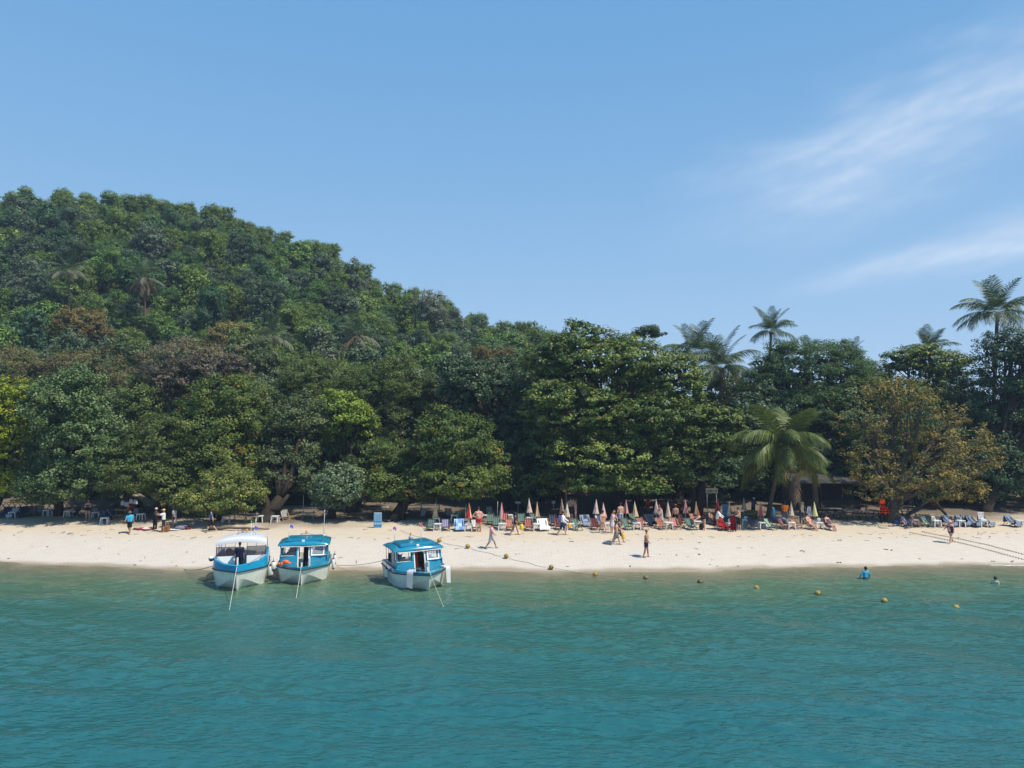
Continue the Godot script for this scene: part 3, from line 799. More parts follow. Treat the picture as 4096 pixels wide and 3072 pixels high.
func build_palms() -> void:
	var fm := leaf_mat(0.5, 0.35, 0.7)
	var g := [G(0.085, 0.130, 0.036), G(0.115, 0.155, 0.040), G(0.150, 0.185, 0.065)]
	var y := [G(0.115, 0.130, 0.020), G(0.150, 0.150, 0.030)]
	var dead := [G(0.140, 0.095, 0.060), G(0.185, 0.135, 0.090)]
	var dark := [G(0.070, 0.115, 0.052), G(0.110, 0.155, 0.075)]
	var pale := [G(0.160, 0.180, 0.105), G(0.240, 0.250, 0.170)]
	var F := {
		"up": frond_mesh(78, 20, 38, g, 0.5), "mid": frond_mesh(52, -58, 38, g, 0.9), "out": frond_mesh(25, -76, 38, g, 1.1), "low": frond_mesh(0, -82, 38, y, 1.2), "dead": frond_mesh(-35, -88, 26, dead, 1.4),
		"dup": frond_mesh(78, 35, 22, dark, 0.4), "dmid": frond_mesh(48, -30, 22, dark, 0.7), "dout": frond_mesh(15, -62, 22, dark, 0.9), "plow": frond_mesh(5, -55, 22, pale, 0.9),
	}
	var make := func(called: String, label: String, base: Vector3, top: Vector3, size: float, plan: Array, girth: float, group: String) -> void:
		var t := thing(called, label, "palm tree", base, 0.0, group)
		var c := top - base
		var st := begin()
		var pts := []
		var rad := []
		for i in 9:
			var q := i / 8.0
			pts.append(Vector3(c.x * pow(q, 1.4), c.y * q - 0.3 * (1.0 - q), c.z * q))
			rad.append(lerpf(girth * 1.25, girth * 0.75, q) * (1.0 + (0.35 if i == 0 else 0.0)))
		tube(st, pts, rad, 9)
		put("trunk", fin(st), M.palm_bark, t)
		var a := rng.randf() * TAU
		for row in plan:
			for k in int(row[1]):
				a += TAU * 0.382 + rng.randf_range(-0.2, 0.2)
				var f := put("frond", F[row[0]], fm, t)
				f.position = c + Vector3(0, rng.randf_range(-0.1, 0.15), 0)
				f.rotation = Vector3(deg_to_rad(rng.randf_range(-9, 9)), a, deg_to_rad(rng.randf_range(-14, 14)))
				var s := size * rng.randf_range(0.85, 1.08)
				f.scale = Vector3(s, s, s)
		if girth > 0.1:
			var sn := begin()
			for k in 6:
				var an := TAU * k / 6.0
				ball(sn, c + Vector3(cos(an) * 0.22, -0.22 + 0.08 * (k % 2), sin(an) * 0.22), Vector3(0.12, 0.15, 0.12), 8)
			put("coconut", fin(sn), M.nut, t)
	M.palm_bark = mat(lin(0.17, 0.135, 0.10), 0.95, 0.2)
	M.palm_bark.albedo_texture = noise_tex(128, 0.08, 3, 61, 0.6, 1.0)
	M.palm_bark.uv1_triplanar = true
	M.palm_bark.uv1_scale = Vector3(1, 6, 1)
	M.nut = mat(lin(0.12, 0.11, 0.03), 0.6)
	make.call("coconut_palm", "coconut palm in full view on the sand with brown hanging fronds, foremost of the palms", on(20.44, -57.40), Vector3(20.96, 6.84, -55.20), 4.6, [["up", 6], ["mid", 9], ["out", 8], ["low", 3], ["dead", 1]], 0.16, "")
	make.call("coconut_palm", "straight palm trunk behind the yellow umbrella with its crown lost among leaves", on(25.07, -59.14), Vector3(24.74, 5.28, -58.50), 2.6, [["dmid", 3], ["low", 2]], 0.22, "")
	var d := [["dup", 6], ["dmid", 8], ["dout", 7]]
	make.call("coconut_palm", "tall palm whose round crown stands against the sky right of the paired palms", on(31.6, -89.0), Vector3(32.31, 20.30, -88.00), 3.5, d, 0.2, "")
	make.call("coconut_palm", "western one of the paired palms behind the giant almond, crown half hidden", on(20.4, -81.0), Vector3(20.70, 16.86, -80.00), 4.2, d, 0.2, "")
	make.call("coconut_palm", "eastern one of the paired palms, crown spreading low before the feathery tree", on(22.2, -76.5), Vector3(22.46, 14.85, -76.00), 4.4, [["dup", 6], ["dmid", 9], ["dout", 9], ["low", 3]], 0.2, "")
	make.call("coconut_palm", "tallest palm, at the far east edge over the dark evergreen", on(51.0, -76.0), Vector3(51.64, 20.64, -75.00), 4.4, [["dup", 6], ["dmid", 9], ["dout", 8], ["plow", 3]], 0.22, "")
	make.call("coconut_palm", "palm with upright fronds just above the back almond tree", on(50.5, -87.0), Vector3(50.83, 17.60, -86.00), 3.4, [["dup", 8], ["dmid", 7]], 0.2, "")
	make.call("coconut_palm", "palm frond tips peeking over the west part of the feathery tree", on(38.0, -93.0), Vector3(38.26, 17.55, -92.00), 3.0, [["dup", 5], ["dmid", 5]], 0.2, "")
	make.call("coconut_palm", "palm frond tips peeking over the east part of the feathery tree", on(43.8, -93.0), Vector3(44.11, 17.38, -92.00), 3.0, [["dup", 5], ["dmid", 6]], 0.2, "")
	var h := [["dup", 4], ["dmid", 6], ["plow", 10]]
	var says := ["westernmost palm on the hillside, pale spreading fronds", "hillside palm with drooping grey fronds, second from the west", "brightest hillside palm with pale shining fronds on a bare trunk", "hillside palm with a skirt of long dead brown fronds", "small palm low on the hillside above the glossy tree"]
	for i in 5:
		var top: Vector3 = palm_tops[i]
		make.call("hillside_palm", says[i], top + Vector3(0.3, -10.0, 0), top, 3.5, [["dup", 4], ["dmid", 5], ["plow", 3], ["dead", 7]] if i in [1, 3] else h, 0.16, "")
	# a bare grey trunk on the hillside
	var t := thing("dead_trunk", "bare pale dead trunk standing straight on the lower hillside", "dead tree", palm_tops[5] - Vector3(0, 5.0, 0))
	var st := begin()
	tube(st, [Vector3(0, -2, 0), Vector3(0, 1.8, 0), Vector3(-0.12, 6.2, 0)], [0.18, 0.15, 0.08], 7)
	put("trunk", fin(st), M.pale_bark, t)
	st = begin()
	limb(st, Vector3(0, 0.8, 0), Vector3(1.1, 2.4, 0.2), 0.07, 0.02, 0.1)
	put("limb", fin(st), M.pale_bark, t)

func build_hill_specials() -> void:
	var rust := style(0.30, 0.5, 0.65, 22, 1.3, [G(0.050, 0.046, 0.018), G(0.084, 0.066, 0.024), G(0.120, 0.088, 0.034)])
	var tan := style(0.30, 0.5, 0.65, 22, 1.3, [G(0.062, 0.060, 0.022), G(0.105, 0.092, 0.032), G(0.150, 0.125, 0.050)])
	var grey := style(0.30, 0.5, 0.7, 22, 1.4, [G(0.055, 0.068, 0.050), G(0.090, 0.105, 0.078), G(0.140, 0.150, 0.115)])
	tree("rust_leaved_tree", "rust-brown tree on the west side of the lower hillside", Vector3(-55.14, 15.76, -92.00), rows([[-55.58, 21.76, -92.00, 3.30, 2.10], [-57.65, 20.55, -92.00, 2.10, 2.10], [-53.42, 20.24, -92.00, 2.10, 1.80]]), rust, M.pale_bark, 0.2)
	tree("tan_leaved_tree", "yellowish-brown tree on the hillside beside the brightest palm", Vector3(-37.14, 17.90, -94.00), rows([[-37.33, 20.49, -94.00, 2.94, 1.96], [-34.84, 19.25, -94.00, 1.96, 1.96], [-39.15, 19.25, -94.00, 1.84, 1.53]]), tan, M.pale_bark, 0.2)
	tree("rust_leaved_tree", "rust-brown tree on the hillside just above the glossy tree", Vector3(-1.88, 15.76, -92.00), rows([[-3.37, 17.52, -92.00, 2.70, 1.50], [-1.26, 17.22, -92.00, 2.10, 1.50], [-5.18, 16.92, -92.00, 1.50, 1.32]]), rust, M.pale_bark, 0.2)
	tree("silvery_ridge_tree", "pale silvery tree on the skyline where the ridge dips", Vector3(-12.61, 23.58, -112.00), rows([[-13.10, 28.24, -112.00, 1.90, 1.75], [-12.21, 26.38, -112.00, 2.04, 1.61], [-14.04, 26.01, -112.00, 1.61, 1.46]]), grey, M.pale_bark, 0.18)
	tree("airy_ridge_tree", "airy grey tree on the skyline with sky showing through", Vector3(-15.67, 24.66, -114.00), rows([[-15.06, 28.96, -114.00, 1.34, 1.11], [-16.17, 27.82, -114.00, 1.19, 0.89]]), style(0.26, 0.4, 0.5, 10, 0.9, [G(0.055, 0.068, 0.045), G(0.090, 0.105, 0.07)], {"core": 0.1}), M.pale_bark, 0.12)


# ---------------------------------------------------------------- boats
func bow_curve(s: float) -> float:
	return 1.0 - pow(1.0 - clampf(s, 0, 1), 1.75)

# the shell of a boat; the bow looks to +z with its stem at the origin, y = 0 is the water
func hull_section(z: float, q: Dictionary) -> Array:
	var d := -z
	var taper := 1.0 - 0.06 * smoothstep(2.5, q.length, d)
	var hb: float = q.beam * bow_curve(d / 2.0) * taper
	var cb: float = q.beam * 0.90 * bow_curve((d - 0.04) / 2.2) * taper
	var k := smoothstep(0.0, 1.75, d)
	var ys: float = lerpf(q.strake, q.strake - 0.10, smoothstep(0.3, 3.0, d))
	var yt: float = lerpf(q.sheer, q.sheer_aft, smoothstep(0.4, q.sheer_at, d))
	var cy := lerpf(0.60, -0.07, k)
	var keel := Vector3(0, lerpf(-0.12, -0.45, smoothstep(0.0, 1.5, d)), -0.36 - d * (q.length - 0.36) / q.length)
	return [keel, Vector3(cb, cy, z - lerpf(0.10, 0.0, k)), Vector3(hb * 0.985 + 0.01 * k, ys, z), Vector3(hb * 0.96, yt, z + 0.03 * (1.0 - k)), Vector3(maxf(hb * 0.96 - 0.13, 0.0), yt + 0.005, z - 0.16 * (1.0 - k)), Vector3(maxf(hb * 0.96 - 0.16, 0.0), q.deck, z - 0.16 * (1.0 - k))]

func build_hull(t: Node3D, q: Dictionary) -> void:
	var zs := [0.0, 0.06, 0.14, 0.25, 0.4, 0.6, 0.85, 1.15, 1.5, 1.9, 2.4, 3.0, 3.8, 4.5, q.length]
	var secs := []
	for d in zs: secs.append(hull_section(-d, q))
	var strip := func(st: SurfaceTool, a: int, b: int, grp: int) -> void:
		st.set_smooth_group(grp)
		for i in secs.size() - 1:
			for s in [1.0, -1.0]:
				var m := Vector3(s, 1, 1)
				var p: Vector3 = secs[i][a] * m
				var p2: Vector3 = secs[i][b] * m
				var n: Vector3 = secs[i + 1][a] * m
				var n2: Vector3 = secs[i + 1][b] * m
				st.set_smooth_group(grp + (20 if s < 0 else 0))
				if s > 0: quad(st, p, n, n2, p2)
				else: quad(st, p, p2, n2, n)
		st.set_smooth_group(-1)
	var st := begin()
	strip.call(st, 0, 1, 3)
	strip.call(st, 1, 2, 4)
	var l: Array = secs[-1]
	for s in [1.0, -1.0]:
		quad(st, l[0], l[1] * Vector3(s, 1, 1), l[2] * Vector3(s, 1, 1), Vector3(0, l[2].y, l[2].z))
		quad(st, Vector3(0, l[2].y, l[2].z), l[2] * Vector3(s, 1, 1), l[3] * Vector3(s, 1, 1), Vector3(0, l[3].y, l[2].z))
	put("hull", fin(st), M.hull, t)
	st = begin()
	strip.call(st, 2, 3, 5)
	put("topside", fin(st), q.paint, t)
	st = begin()
	strip.call(st, 3, 4, 6)
	put("gunwale", fin(st), q.cap, t)
	st = begin()
	strip.call(st, 4, 5, 7)
	for i in secs.size() - 1:
		quad(st, secs[i][5] * Vector3(-1, 1, 1), secs[i + 1][5] * Vector3(-1, 1, 1), secs[i + 1][5], secs[i][5])
	put("deck", fin(st), q.deck_paint, t)
	for s in [1.0, -1.0]:
		var pts := []
		for sec in secs: pts.append(sec[2] * Vector3(s, 1, 1) + Vector3(0.012 * s, 0, 0.01))
		st = begin()
		tube(st, pts, [0.034], 6)
		put("rub_rail", fin(st), M.rubber, t)
	st = begin()
	box(st, Vector3(0, q.sheer + 0.1, -0.42), Vector3(0.09, 0.55 if q.has("post") else 0.22, 0.09))
	put("bow_post", fin(st), M.gel, t)

func pane(st: SurfaceTool, x0: float, x1: float, y0: float, y1: float, face: Callable, off := 0.0) -> void:
	var o := Vector3(0, 0, off)
	quad(st, face.call(x0, y0) + o, face.call(x0, y1) + o, face.call(x1, y1) + o, face.call(x1, y0) + o)

# a slab lying in the sloping front of a cabin
func slab(st: SurfaceTool, x0: float, x1: float, y0: float, y1: float, th: float, face: Callable, off := 0.0) -> void:
	var a: Vector3 = face.call(x0, y0)
	var b: Vector3 = face.call(x0, y1)
	var up := (b - a).normalized()
	var c: Vector3 = (face.call(x0, y0) + face.call(x1, y1)) / 2.0
	box(st, c + Vector3(0, 0, off), Vector3(x1 - x0, (b - a).length(), th), Basis(Vector3.RIGHT, up, Vector3.RIGHT.cross(up)))

func frame(st: SurfaceTool, x0: float, x1: float, y0: float, y1: float, w: float, th: float, face: Callable, off := 0.0) -> void:
	slab(st, x0, x0 + w, y0, y1, th, face, off)
	slab(st, x1 - w, x1, y0, y1, th, face, off)
	slab(st, x0 + w, x1 - w, y0, y0 + w, th, face, off)
	slab(st, x0 + w, x1 - w, y1 - w, y1, th, face, off)

func whip(t: Node3D, at: Vector3, h: float, lean: Vector3, flag := Color.TRANSPARENT, knob := Color.TRANSPARENT) -> void:
	var st := begin()
	tube(st, [at, at + Vector3(lean.x, h, lean.z)], [0.016, 0.011], 6)
	tube(st, [at, at + Vector3(0, 0.07, 0)], [0.04, 0.03], 7)
	var a := put("antenna", fin(st), M.gel, t)
	if flag.a > 0.0:
		var sf := begin()
		var p := at + Vector3(lean.x * 0.97, h * 0.97, lean.z * 0.97)
		for i in 5:
			var q := func(k: float, v: float) -> Vector3: return p + Vector3(k * 0.2 - v * 0.03, -v * 0.16 - k * k * 0.12, 0.03 * sin(k * 5.0))
			quad(sf, q.call(i / 5.0, 0.0), q.call((i + 1) / 5.0, 0.0), q.call((i + 1) / 5.0, 1.0), q.call(i / 5.0, 1.0))
		put("flag", fin(sf), mat(flag, 0.8), a)
	if knob.a > 0.0:
		var sk := begin()
		lathe(sk, at + Vector3(lean.x, h, lean.z), [Vector2(0.0, -0.06), Vector2(0.035, -0.05), Vector2(0.035, 0.05), Vector2(0, 0.07)], 8)
		put("lamp", fin(sk), mat(knob, 0.4), a)

func beacon(t: Node3D, at: Vector3) -> void:
	var st := begin()
	lathe(st, at, [Vector2(0, 0), Vector2(0.055, 0), Vector2(0.06, 0.03), Vector2(0.05, 0.04)], 10)
	lathe(st, at, [Vector2(0.05, 0.04), Vector2(0.055, 0.07), Vector2(0.05, 0.17), Vector2(0.03, 0.19), Vector2(0, 0.195)], 10)
	put("beacon", fin(st), M.amber, t)

func roof_frame(t: Node3D, c: Vector3, w: float, h: float) -> void:
	var st := begin()
	tube(st, [c + Vector3(-w - 0.1, 0, 0), c + Vector3(-w, h, -0.05), c + Vector3(w, h, -0.05), c + Vector3(w + 0.1, 0, 0)], [0.018], 6)
	tube(st, [c + Vector3(-w, 0, -0.35), c + Vector3(-w, h, -0.05)], [0.014], 6)
	tube(st, [c + Vector3(w, 0, -0.35), c + Vector3(w, h, -0.05)], [0.014], 6)
	put("roof_rack", fin(st), M.steel, t)

func rail(t: Node3D, pts: Array) -> void:
	var st := begin()
	tube(st, pts, [0.016], 6)
	put("grab_rail", fin(st), M.steel, t)

func seat_row(t: Node3D, zs: Array, m: Material, y: float) -> void:
	for z in zs:
		for x in [-0.75, 0.75]:
			var st := begin()
			box(st, Vector3(x, y + 0.22, z), Vector3(0.6, 0.1, 0.42))
			box(st, Vector3(x, y + 0.5, z - 0.2), Vector3(0.6, 0.5, 0.09))
			box(st, Vector3(x, y + 0.1, z), Vector3(0.5, 0.16, 0.36))
			put("seat", fin(st), m, t)

func open_boat(t: Node3D) -> void:
	var q := {"beam": 1.46, "length": 5.0, "strake": 0.97, "sheer": 1.31, "sheer_aft": 1.46, "sheer_at": 2.2, "deck": 0.62, "paint": M.azure, "cap": M.azure, "deck_paint": M.sea_paint, "post": true}
	build_hull(t, q)
	var face := func(x: float, y: float) -> Vector3: return Vector3(x, y, -2.15 - (y - 1.1) * 0.14)
	var st := begin()
	slab(st, -1.33, -0.32, 0.62, 1.47, 0.05, face)
	slab(st, 0.30, 1.33, 0.62, 1.47, 0.05, face)
	put("windscreen_base", fin(st), M.gel, t)
	for s in [[-1.33, -0.31], [0.29, 1.33]]:
		st = begin()
		frame(st, s[0], s[1], 1.475, 1.98, 0.035, 0.05, face)
		var w := put("windscreen", fin(st), M.maroon, t)
		st = begin()
		pane(st, s[0] + 0.035, s[1] - 0.035, 1.51, 1.945, face)
		put("tinted_pane", fin(st), M.smoke, w)
		st = begin()
		pane(st, s[0] + 0.03, s[1] - 0.03, 1.985, 2.24, face)
		put("clear_pane", fin(st), M.glass, w)
	st = begin()
	for x in [-1.31, -0.85, -0.33, 0.31, 0.80, 1.31]: bar(st, face.call(x, 1.98), face.call(x, 2.26 - 0.08 * x * x), 0.025, 0.025)
	for x in [-1.30, 1.30]:
		for z in [-3.1, -4.1]: tube(st, [Vector3(x, 1.35, z), Vector3(x * 0.96, 2.34, z)], [0.018], 6)
	put("awning_post", fin(st), M.steel, t)
	# canvas awning: a cambered front valance that turns into the top
	var cv := begin()
	cv.set_smooth_group(4)
	var prof := [Vector2(-2.22, 2.20), Vector2(-2.24, 2.36), Vector2(-2.33, 2.46), Vector2(-2.6, 2.475), Vector2(-3.0, 2.46)]
	for i in prof.size() - 1:
		for k in 14:
			var c := func(j: int, a: int) -> Vector3:
				var x := -1.37 + 2.74 * a / 14.0
				return Vector3(x * (1.0 - 0.012 * j), prof[j].y - 0.075 * x * x - (0.05 * pow(absf(x) / 1.37, 8.0)), prof[j].x + 0.05 * (1.0 - x * x / 1.9) - 0.05 * pow(absf(x) / 1.37, 6.0))
			quad(cv, c.call(i, k), c.call(i + 1, k), c.call(i + 1, k + 1), c.call(i, k + 1))
	put("awning", fin(cv), M.canvas, t)
	cv = begin()
	cv.set_smooth_group(4)
	for i in 4:
		for k in 12:
			var c := func(j: int, a: int) -> Vector3:
				var x := -1.0 + 2.15 * a / 12.0
				return Vector3(x, 2.55 - 0.10 * x * x - 0.03 * j, -2.75 - 0.45 * j)
			quad(cv, c.call(i, k), c.call(i + 1, k), c.call(i + 1, k + 1), c.call(i, k + 1))
	for k in 12:
		var x0 := -1.0 + 2.15 * k / 12.0
		var x1 := -1.0 + 2.15 * (k + 1) / 12.0
		quad(cv, Vector3(x0, 2.38 - 0.08 * x0 * x0, -2.70), Vector3(x0, 2.55 - 0.1 * x0 * x0, -2.75), Vector3(x1, 2.55 - 0.1 * x1 * x1, -2.75), Vector3(x1, 2.38 - 0.08 * x1 * x1, -2.70))
	put("awning", fin(cv), M.canvas2, t)
	roof_frame(t, Vector3(0.15, 2.5, -3.2), 0.42, 0.12)
	beacon(t, Vector3(0.18, 2.62, -3.25))
	st = begin()
	ball(st, Vector3(-0.03, 2.68, -3.25), Vector3(0.06, 0.06, 0.08), 9)
	bar(st, Vector3(-0.03, 2.60, -3.25), Vector3(-0.03, 2.66, -3.25), 0.05, 0.05)
	put("horn", fin(st), M.steel, t)
	whip(t, Vector3(0.42, 2.5, -3.2), 0.72, Vector3.ZERO, Color.TRANSPARENT, Color(0.25, 0.75, 0.3))
	whip(t, Vector3(-0.45, 2.48, -3.0), 0.34, Vector3(0.1, 0, 0))
	whip(t, Vector3(0.6, 2.5, -3.2), 0.5, Vector3.ZERO, Color(0.35, 0.35, 0.75))
	rail(t, [Vector3(-1.27, 1.52, -2.0), Vector3(-0.95, 1.45, -0.95), Vector3(-0.72, 1.40, -0.55), Vector3(-0.70, 1.30, -0.50)])
	rail(t, [Vector3(1.27, 1.58, -2.0), Vector3(0.92, 1.47, -0.95), Vector3(0.62, 1.38, -0.45), Vector3(0.60, 1.30, -0.42)])
	rail(t, [Vector3(1.24, 1.50, -1.9), Vector3(0.98, 1.36, -1.1), Vector3(0.95, 1.28, -1.1)])
	st = begin()
	lathe(st, Vector3(0.02, 0.62, -0.95), [Vector2(0, 0), Vector2(0.30, 0), Vector2(0.30, 0.42), Vector2(0.28, 0.46), Vector2(0.0, 0.46)], 16, Basis(), Vector2(1.25, 0.8))
	put("bow_seat", fin(st), M.sea_paint, t)
	st = begin()
	for s in [-1.0, 1.0]: box(st, Vector3(s * 0.78, 0.82, -1.78), Vector3(0.40, 0.4, 0.62))
	put("side_bench", fin(st), M.sea_paint, t)
	st = begin()
	box(st, Vector3(-0.75, 1.0, -2.6), Vector3(0.8, 0.78, 0.35))
	ball(st, Vector3(-0.72, 1.62, -2.9), Vector3(0.19, 0.2, 0.14), 10)
	ball(st, Vector3(-0.42, 1.52, -3.0), Vector3(0.22, 0.12, 0.14), 10)
	put("console", fin(st), M.black, t)
	seat_row(t, [-3.3, -4.2], M.vinyl, 0.55)

func cabin_boat(t: Node3D, tilt := 0.0) -> void:
	var q := {"beam": 1.50, "length": 5.0, "strake": 0.86, "sheer": 0.99, "sheer_aft": 0.98, "sheer_at": 2.0, "deck": 0.60, "paint": M.teal, "cap": M.teal, "deck_paint": M.dull}
	build_hull(t, q)
	var face := func(x: float, y: float) -> Vector3: return Vector3(x, y, -1.72 - (y - 0.6) * 0.20 - 0.10 * x * x)
	# bulging lower front panels
	for s in [[-1.29, -0.36], [0.33, 1.29]]:
		var st := begin()
		st.set_smooth_group(4)
		for i in 8:
			for k in 6:
				var p := func(a: int, b: int) -> Vector3:
					var x := lerpf(s[0], s[1], a / 6.0)
					var y := lerpf(0.60, 1.34, b / 8.0)
					var v: Vector3 = face.call(x, y)
					return v + Vector3(0, 0, 0.17 * pow(1.0 - b / 8.0, 0.8) * sin(PI * clampf(0.5 - 0.38 * absf(x) / 1.29, 0, 1)) + 0.02)
				quad(st, p.call(k, i), p.call(k, i + 1), p.call(k + 1, i + 1), p.call(k + 1, i))
		put("front_panel", fin(st), M.teal, t)
	var st: SurfaceTool
	for x in [[-1.30, -1.18], [-0.44, -0.35], [0.32, 0.41], [1.18, 1.30]]:
		st = begin()
		slab(st, x[0], x[1], 1.34, 1.93, 0.07, face)
		put("window_post", fin(st), M.teal, t)
	st = begin()
	slab(st, -1.30, 1.30, 1.86, 1.96, 0.05, face, 0.02)
	put("header", fin(st), M.navy, t)
	st = begin()
	slab(st, -1.28, -0.36, 1.325, 1.35, 0.06, face, 0.03)
	slab(st, 0.33, 1.28, 1.325, 1.35, 0.06, face, 0.03)
	put("sill_trim", fin(st), M.gel, t)
	st = begin()
	slab(st, -0.345, -0.28, 0.60, 1.86, 0.10, face, 0.0)
	slab(st, 0.26, 0.32, 0.60, 1.86, 0.10, face, 0.0)
	slab(st, -0.28, 0.26, 1.80, 1.86, 0.08, face, 0.0)
	var door := put("door_frame", fin(st), M.gel, t)
	st = begin()
	box(st, Vector3(0.36, 0.95, -1.55), Vector3(0.05, 0.68, 0.42))
	put("door_leaf", fin(st), M.gel, door)
	st = begin()
	frame(st, -1.17, -0.45, 1.37, 1.86, 0.04, 0.06, face, 0.02)
	var w := put("window", fin(st), M.rubber, t)
	st = begin()
	pane(st, -1.13, -0.49, 1.41, 1.82, face, 0.02)
	put("pane", fin(st), M.glass, w)
	# the eastern window is hinged open in a white frame
	var swing := func(x: float, y: float) -> Vector3: return face.call(x, y) + Vector3(0, 0, 0.06 + 0.10 * (1.9 - y))
	st = begin()
	frame(st, 0.40, 1.15, 1.31, 1.89, 0.095, 0.05, swing)
	w = put("hinged_window", fin(st), M.gel, t)
	st = begin()
	frame(st, 0.49, 1.06, 1.40, 1.80, 0.02, 0.06, swing, 0.0)
	put("gasket", fin(st), M.rubber, w)
	st = begin()
	pane(st, 0.50, 1.05, 1.41, 1.79, swing)
	put("pane", fin(st), M.hazy, w)
	# sides: corner post, narrow window, broad blue pillar, then open with thin posts
	for s in [-1.0, 1.0]:
		st = begin()
		box(st, Vector3(s * 1.30, 0.98, -2.20), Vector3(0.06, 0.76, 0.62))
		box(st, Vector3(s * 1.30, 1.30, -2.62), Vector3(0.07, 1.34, 0.5))
		box(st, Vector3(s * 1.29, 0.86, -3.6), Vector3(0.05, 0.52, 1.6))
		box(st, Vector3(s * 1.30, 1.90, -2.9), Vector3(0.06, 0.10, 2.0))
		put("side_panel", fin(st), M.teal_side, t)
		st = begin()
		quad(st, Vector3(s * 1.305, 1.36, -1.95), Vector3(s * 1.305, 1.86, -2.05), Vector3(s * 1.305, 1.86, -2.38), Vector3(s * 1.305, 1.36, -2.38))
		put("side_pane", fin(st), M.glass, t)
		st = begin()
		for z in [-3.3, -3.75, -4.35]: tube(st, [Vector3(s * 1.27, 1.1, z), Vector3(s * 1.27, 1.95, z)], [0.018], 6)
		put("side_post", fin(st), M.steel, t)
	# roof: a moulded shell with a turned-down lip and a raised panel
	st = begin()
	st.set_smooth_group(4)
	var px := [-1.46, -1.45, -1.36, -1.15, -0.6, 0.0, 0.6, 1.15, 1.36, 1.45, 1.46]
	var py := [1.91, 1.945, 1.985, 2.045, 2.085, 2.10, 2.085, 2.045, 1.985, 1.945, 1.91]
	var pz := [[-1.88, -0.085, 0.985], [-1.90, -0.05, 0.99], [-2.0, -0.015, 1.0], [-2.2, 0.0, 1.0], [-2.8, 0.03, 1.0], [-4.1, 0.02, 1.0], [-4.5, -0.03, 0.99]]
	for i in pz.size() - 1:
		for k in px.size() - 1:
			var p := func(a: int, b: int) -> Vector3:
				var lip: float = minf(py[b] + pz[a][1], 2.2)
				if a == 0: lip = 1.925 - 0.012 * px[b] * px[b]
				return Vector3(px[b] * pz[a][2], lip, pz[a][0] + 0.10 * (1.0 - px[b] * px[b] / 2.1))
			quad(st, p.call(i, k), p.call(i + 1, k), p.call(i + 1, k + 1), p.call(i, k + 1))
	var roof := put("roof", fin(st), M.teal, t)
	st = begin()
	box(st, Vector3(0, 2.13, -3.05), Vector3(2.0, 0.10, 1.7))
	box(st, Vector3(0, 2.17, -3.12), Vector3(1.86, 0.10, 1.36))
	put("raised_panel", fin(st), M.teal, roof)
	st = begin()
	box(st, Vector3(0, 1.86, -3.0), Vector3(2.5, 0.04, 2.4))
	put("ceiling", fin(st), M.gel, t)
	st = begin()
	box(st, Vector3(-0.05, 2.14, -2.06), Vector3(0.16, 0.11, 0.10))
	bar(st, Vector3(-0.05, 2.02, -2.06), Vector3(-0.05, 2.1, -2.06), 0.05, 0.05)
	put("searchlight", fin(st), M.gel, t)
	# inside: dashboard, seats, struts
	st = begin()
	box(st, Vector3(-0.82, 1.08, -2.2), Vector3(0.85, 0.5, 0.5))
	box(st, Vector3(0.82, 1.02, -2.2), Vector3(0.8, 0.4, 0.5))
	put("dashboard", fin(st), M.dull, t)
	st = begin()
	tube(st, [Vector3(-0.2, 1.86, -3.2), Vector3(0.3, 1.1, -3.3)], [0.02], 6)
	tube(st, [Vector3(0.05, 0.6, -4.3), Vector3(0.05, 1.86, -4.3)], [0.02], 6)
	tube(st, [Vector3(-0.7, 1.0, -3.4), Vector3(-0.5, 1.86, -3.4)], [0.02], 6)
	put("strut", fin(st), M.steel, t)
	seat_row(t, [-3.0, -3.8, -4.6], M.brown, 0.6)
	rail(t, [Vector3(0.30, 1.06, -0.62), Vector3(0.34, 1.16, -0.72), Vector3(0.95, 1.17, -1.05), Vector3(1.2, 1.17, -1.5), Vector3(1.22, 1.06, -1.55)])
	rail(t, [Vector3(-0.30, 1.06, -0.62), Vector3(-0.36, 1.13, -0.72), Vector3(-0.95, 1.14, -1.05), Vector3(-1.22, 1.14, -1.5), Vector3(-1.24, 1.06, -1.55)])

func fender(label: String, at: Vector3, ln: float, r: float, tip: Color, hang: float) -> void:
	var t := thing("boat_fender", label, "fender", at)
	var st := begin()
	lathe(st, Vector3.ZERO, [Vector2(r * 0.75, -ln * 0.5), Vector2(r, -ln * 0.4), Vector2(r, ln * 0.4), Vector2(r * 0.75, ln * 0.5)], 12)
	put("body", fin(st), M.fender, t)
	for s in [-1.0, 1.0]:
		st = begin()
		var pr := [Vector2(r * 0.76, 0), Vector2(r * 0.6, ln * 0.1), Vector2(r * 0.2, ln * 0.2), Vector2(0, ln * 0.22)]
		lathe(st, Vector3(0, s * ln * 0.5, 0), pr, 12, Basis() if s > 0 else Basis(Vector3.RIGHT, PI))
		put("cap", fin(st), mat(tip, 0.5), t)
	st = begin()
	tube(st, [Vector3(0, ln * 0.6, 0), Vector3(0, ln * 0.6 + hang, 0)], [0.012], 5)
	put("line", fin(st), M.rubber, t)

func rope(called: String, label: String, pts: Array, r: float, m: Material) -> void:
	var st := begin()
	tube(st, pts, [r], 6)
	tag(put(called, fin(st), m), label, "rope")

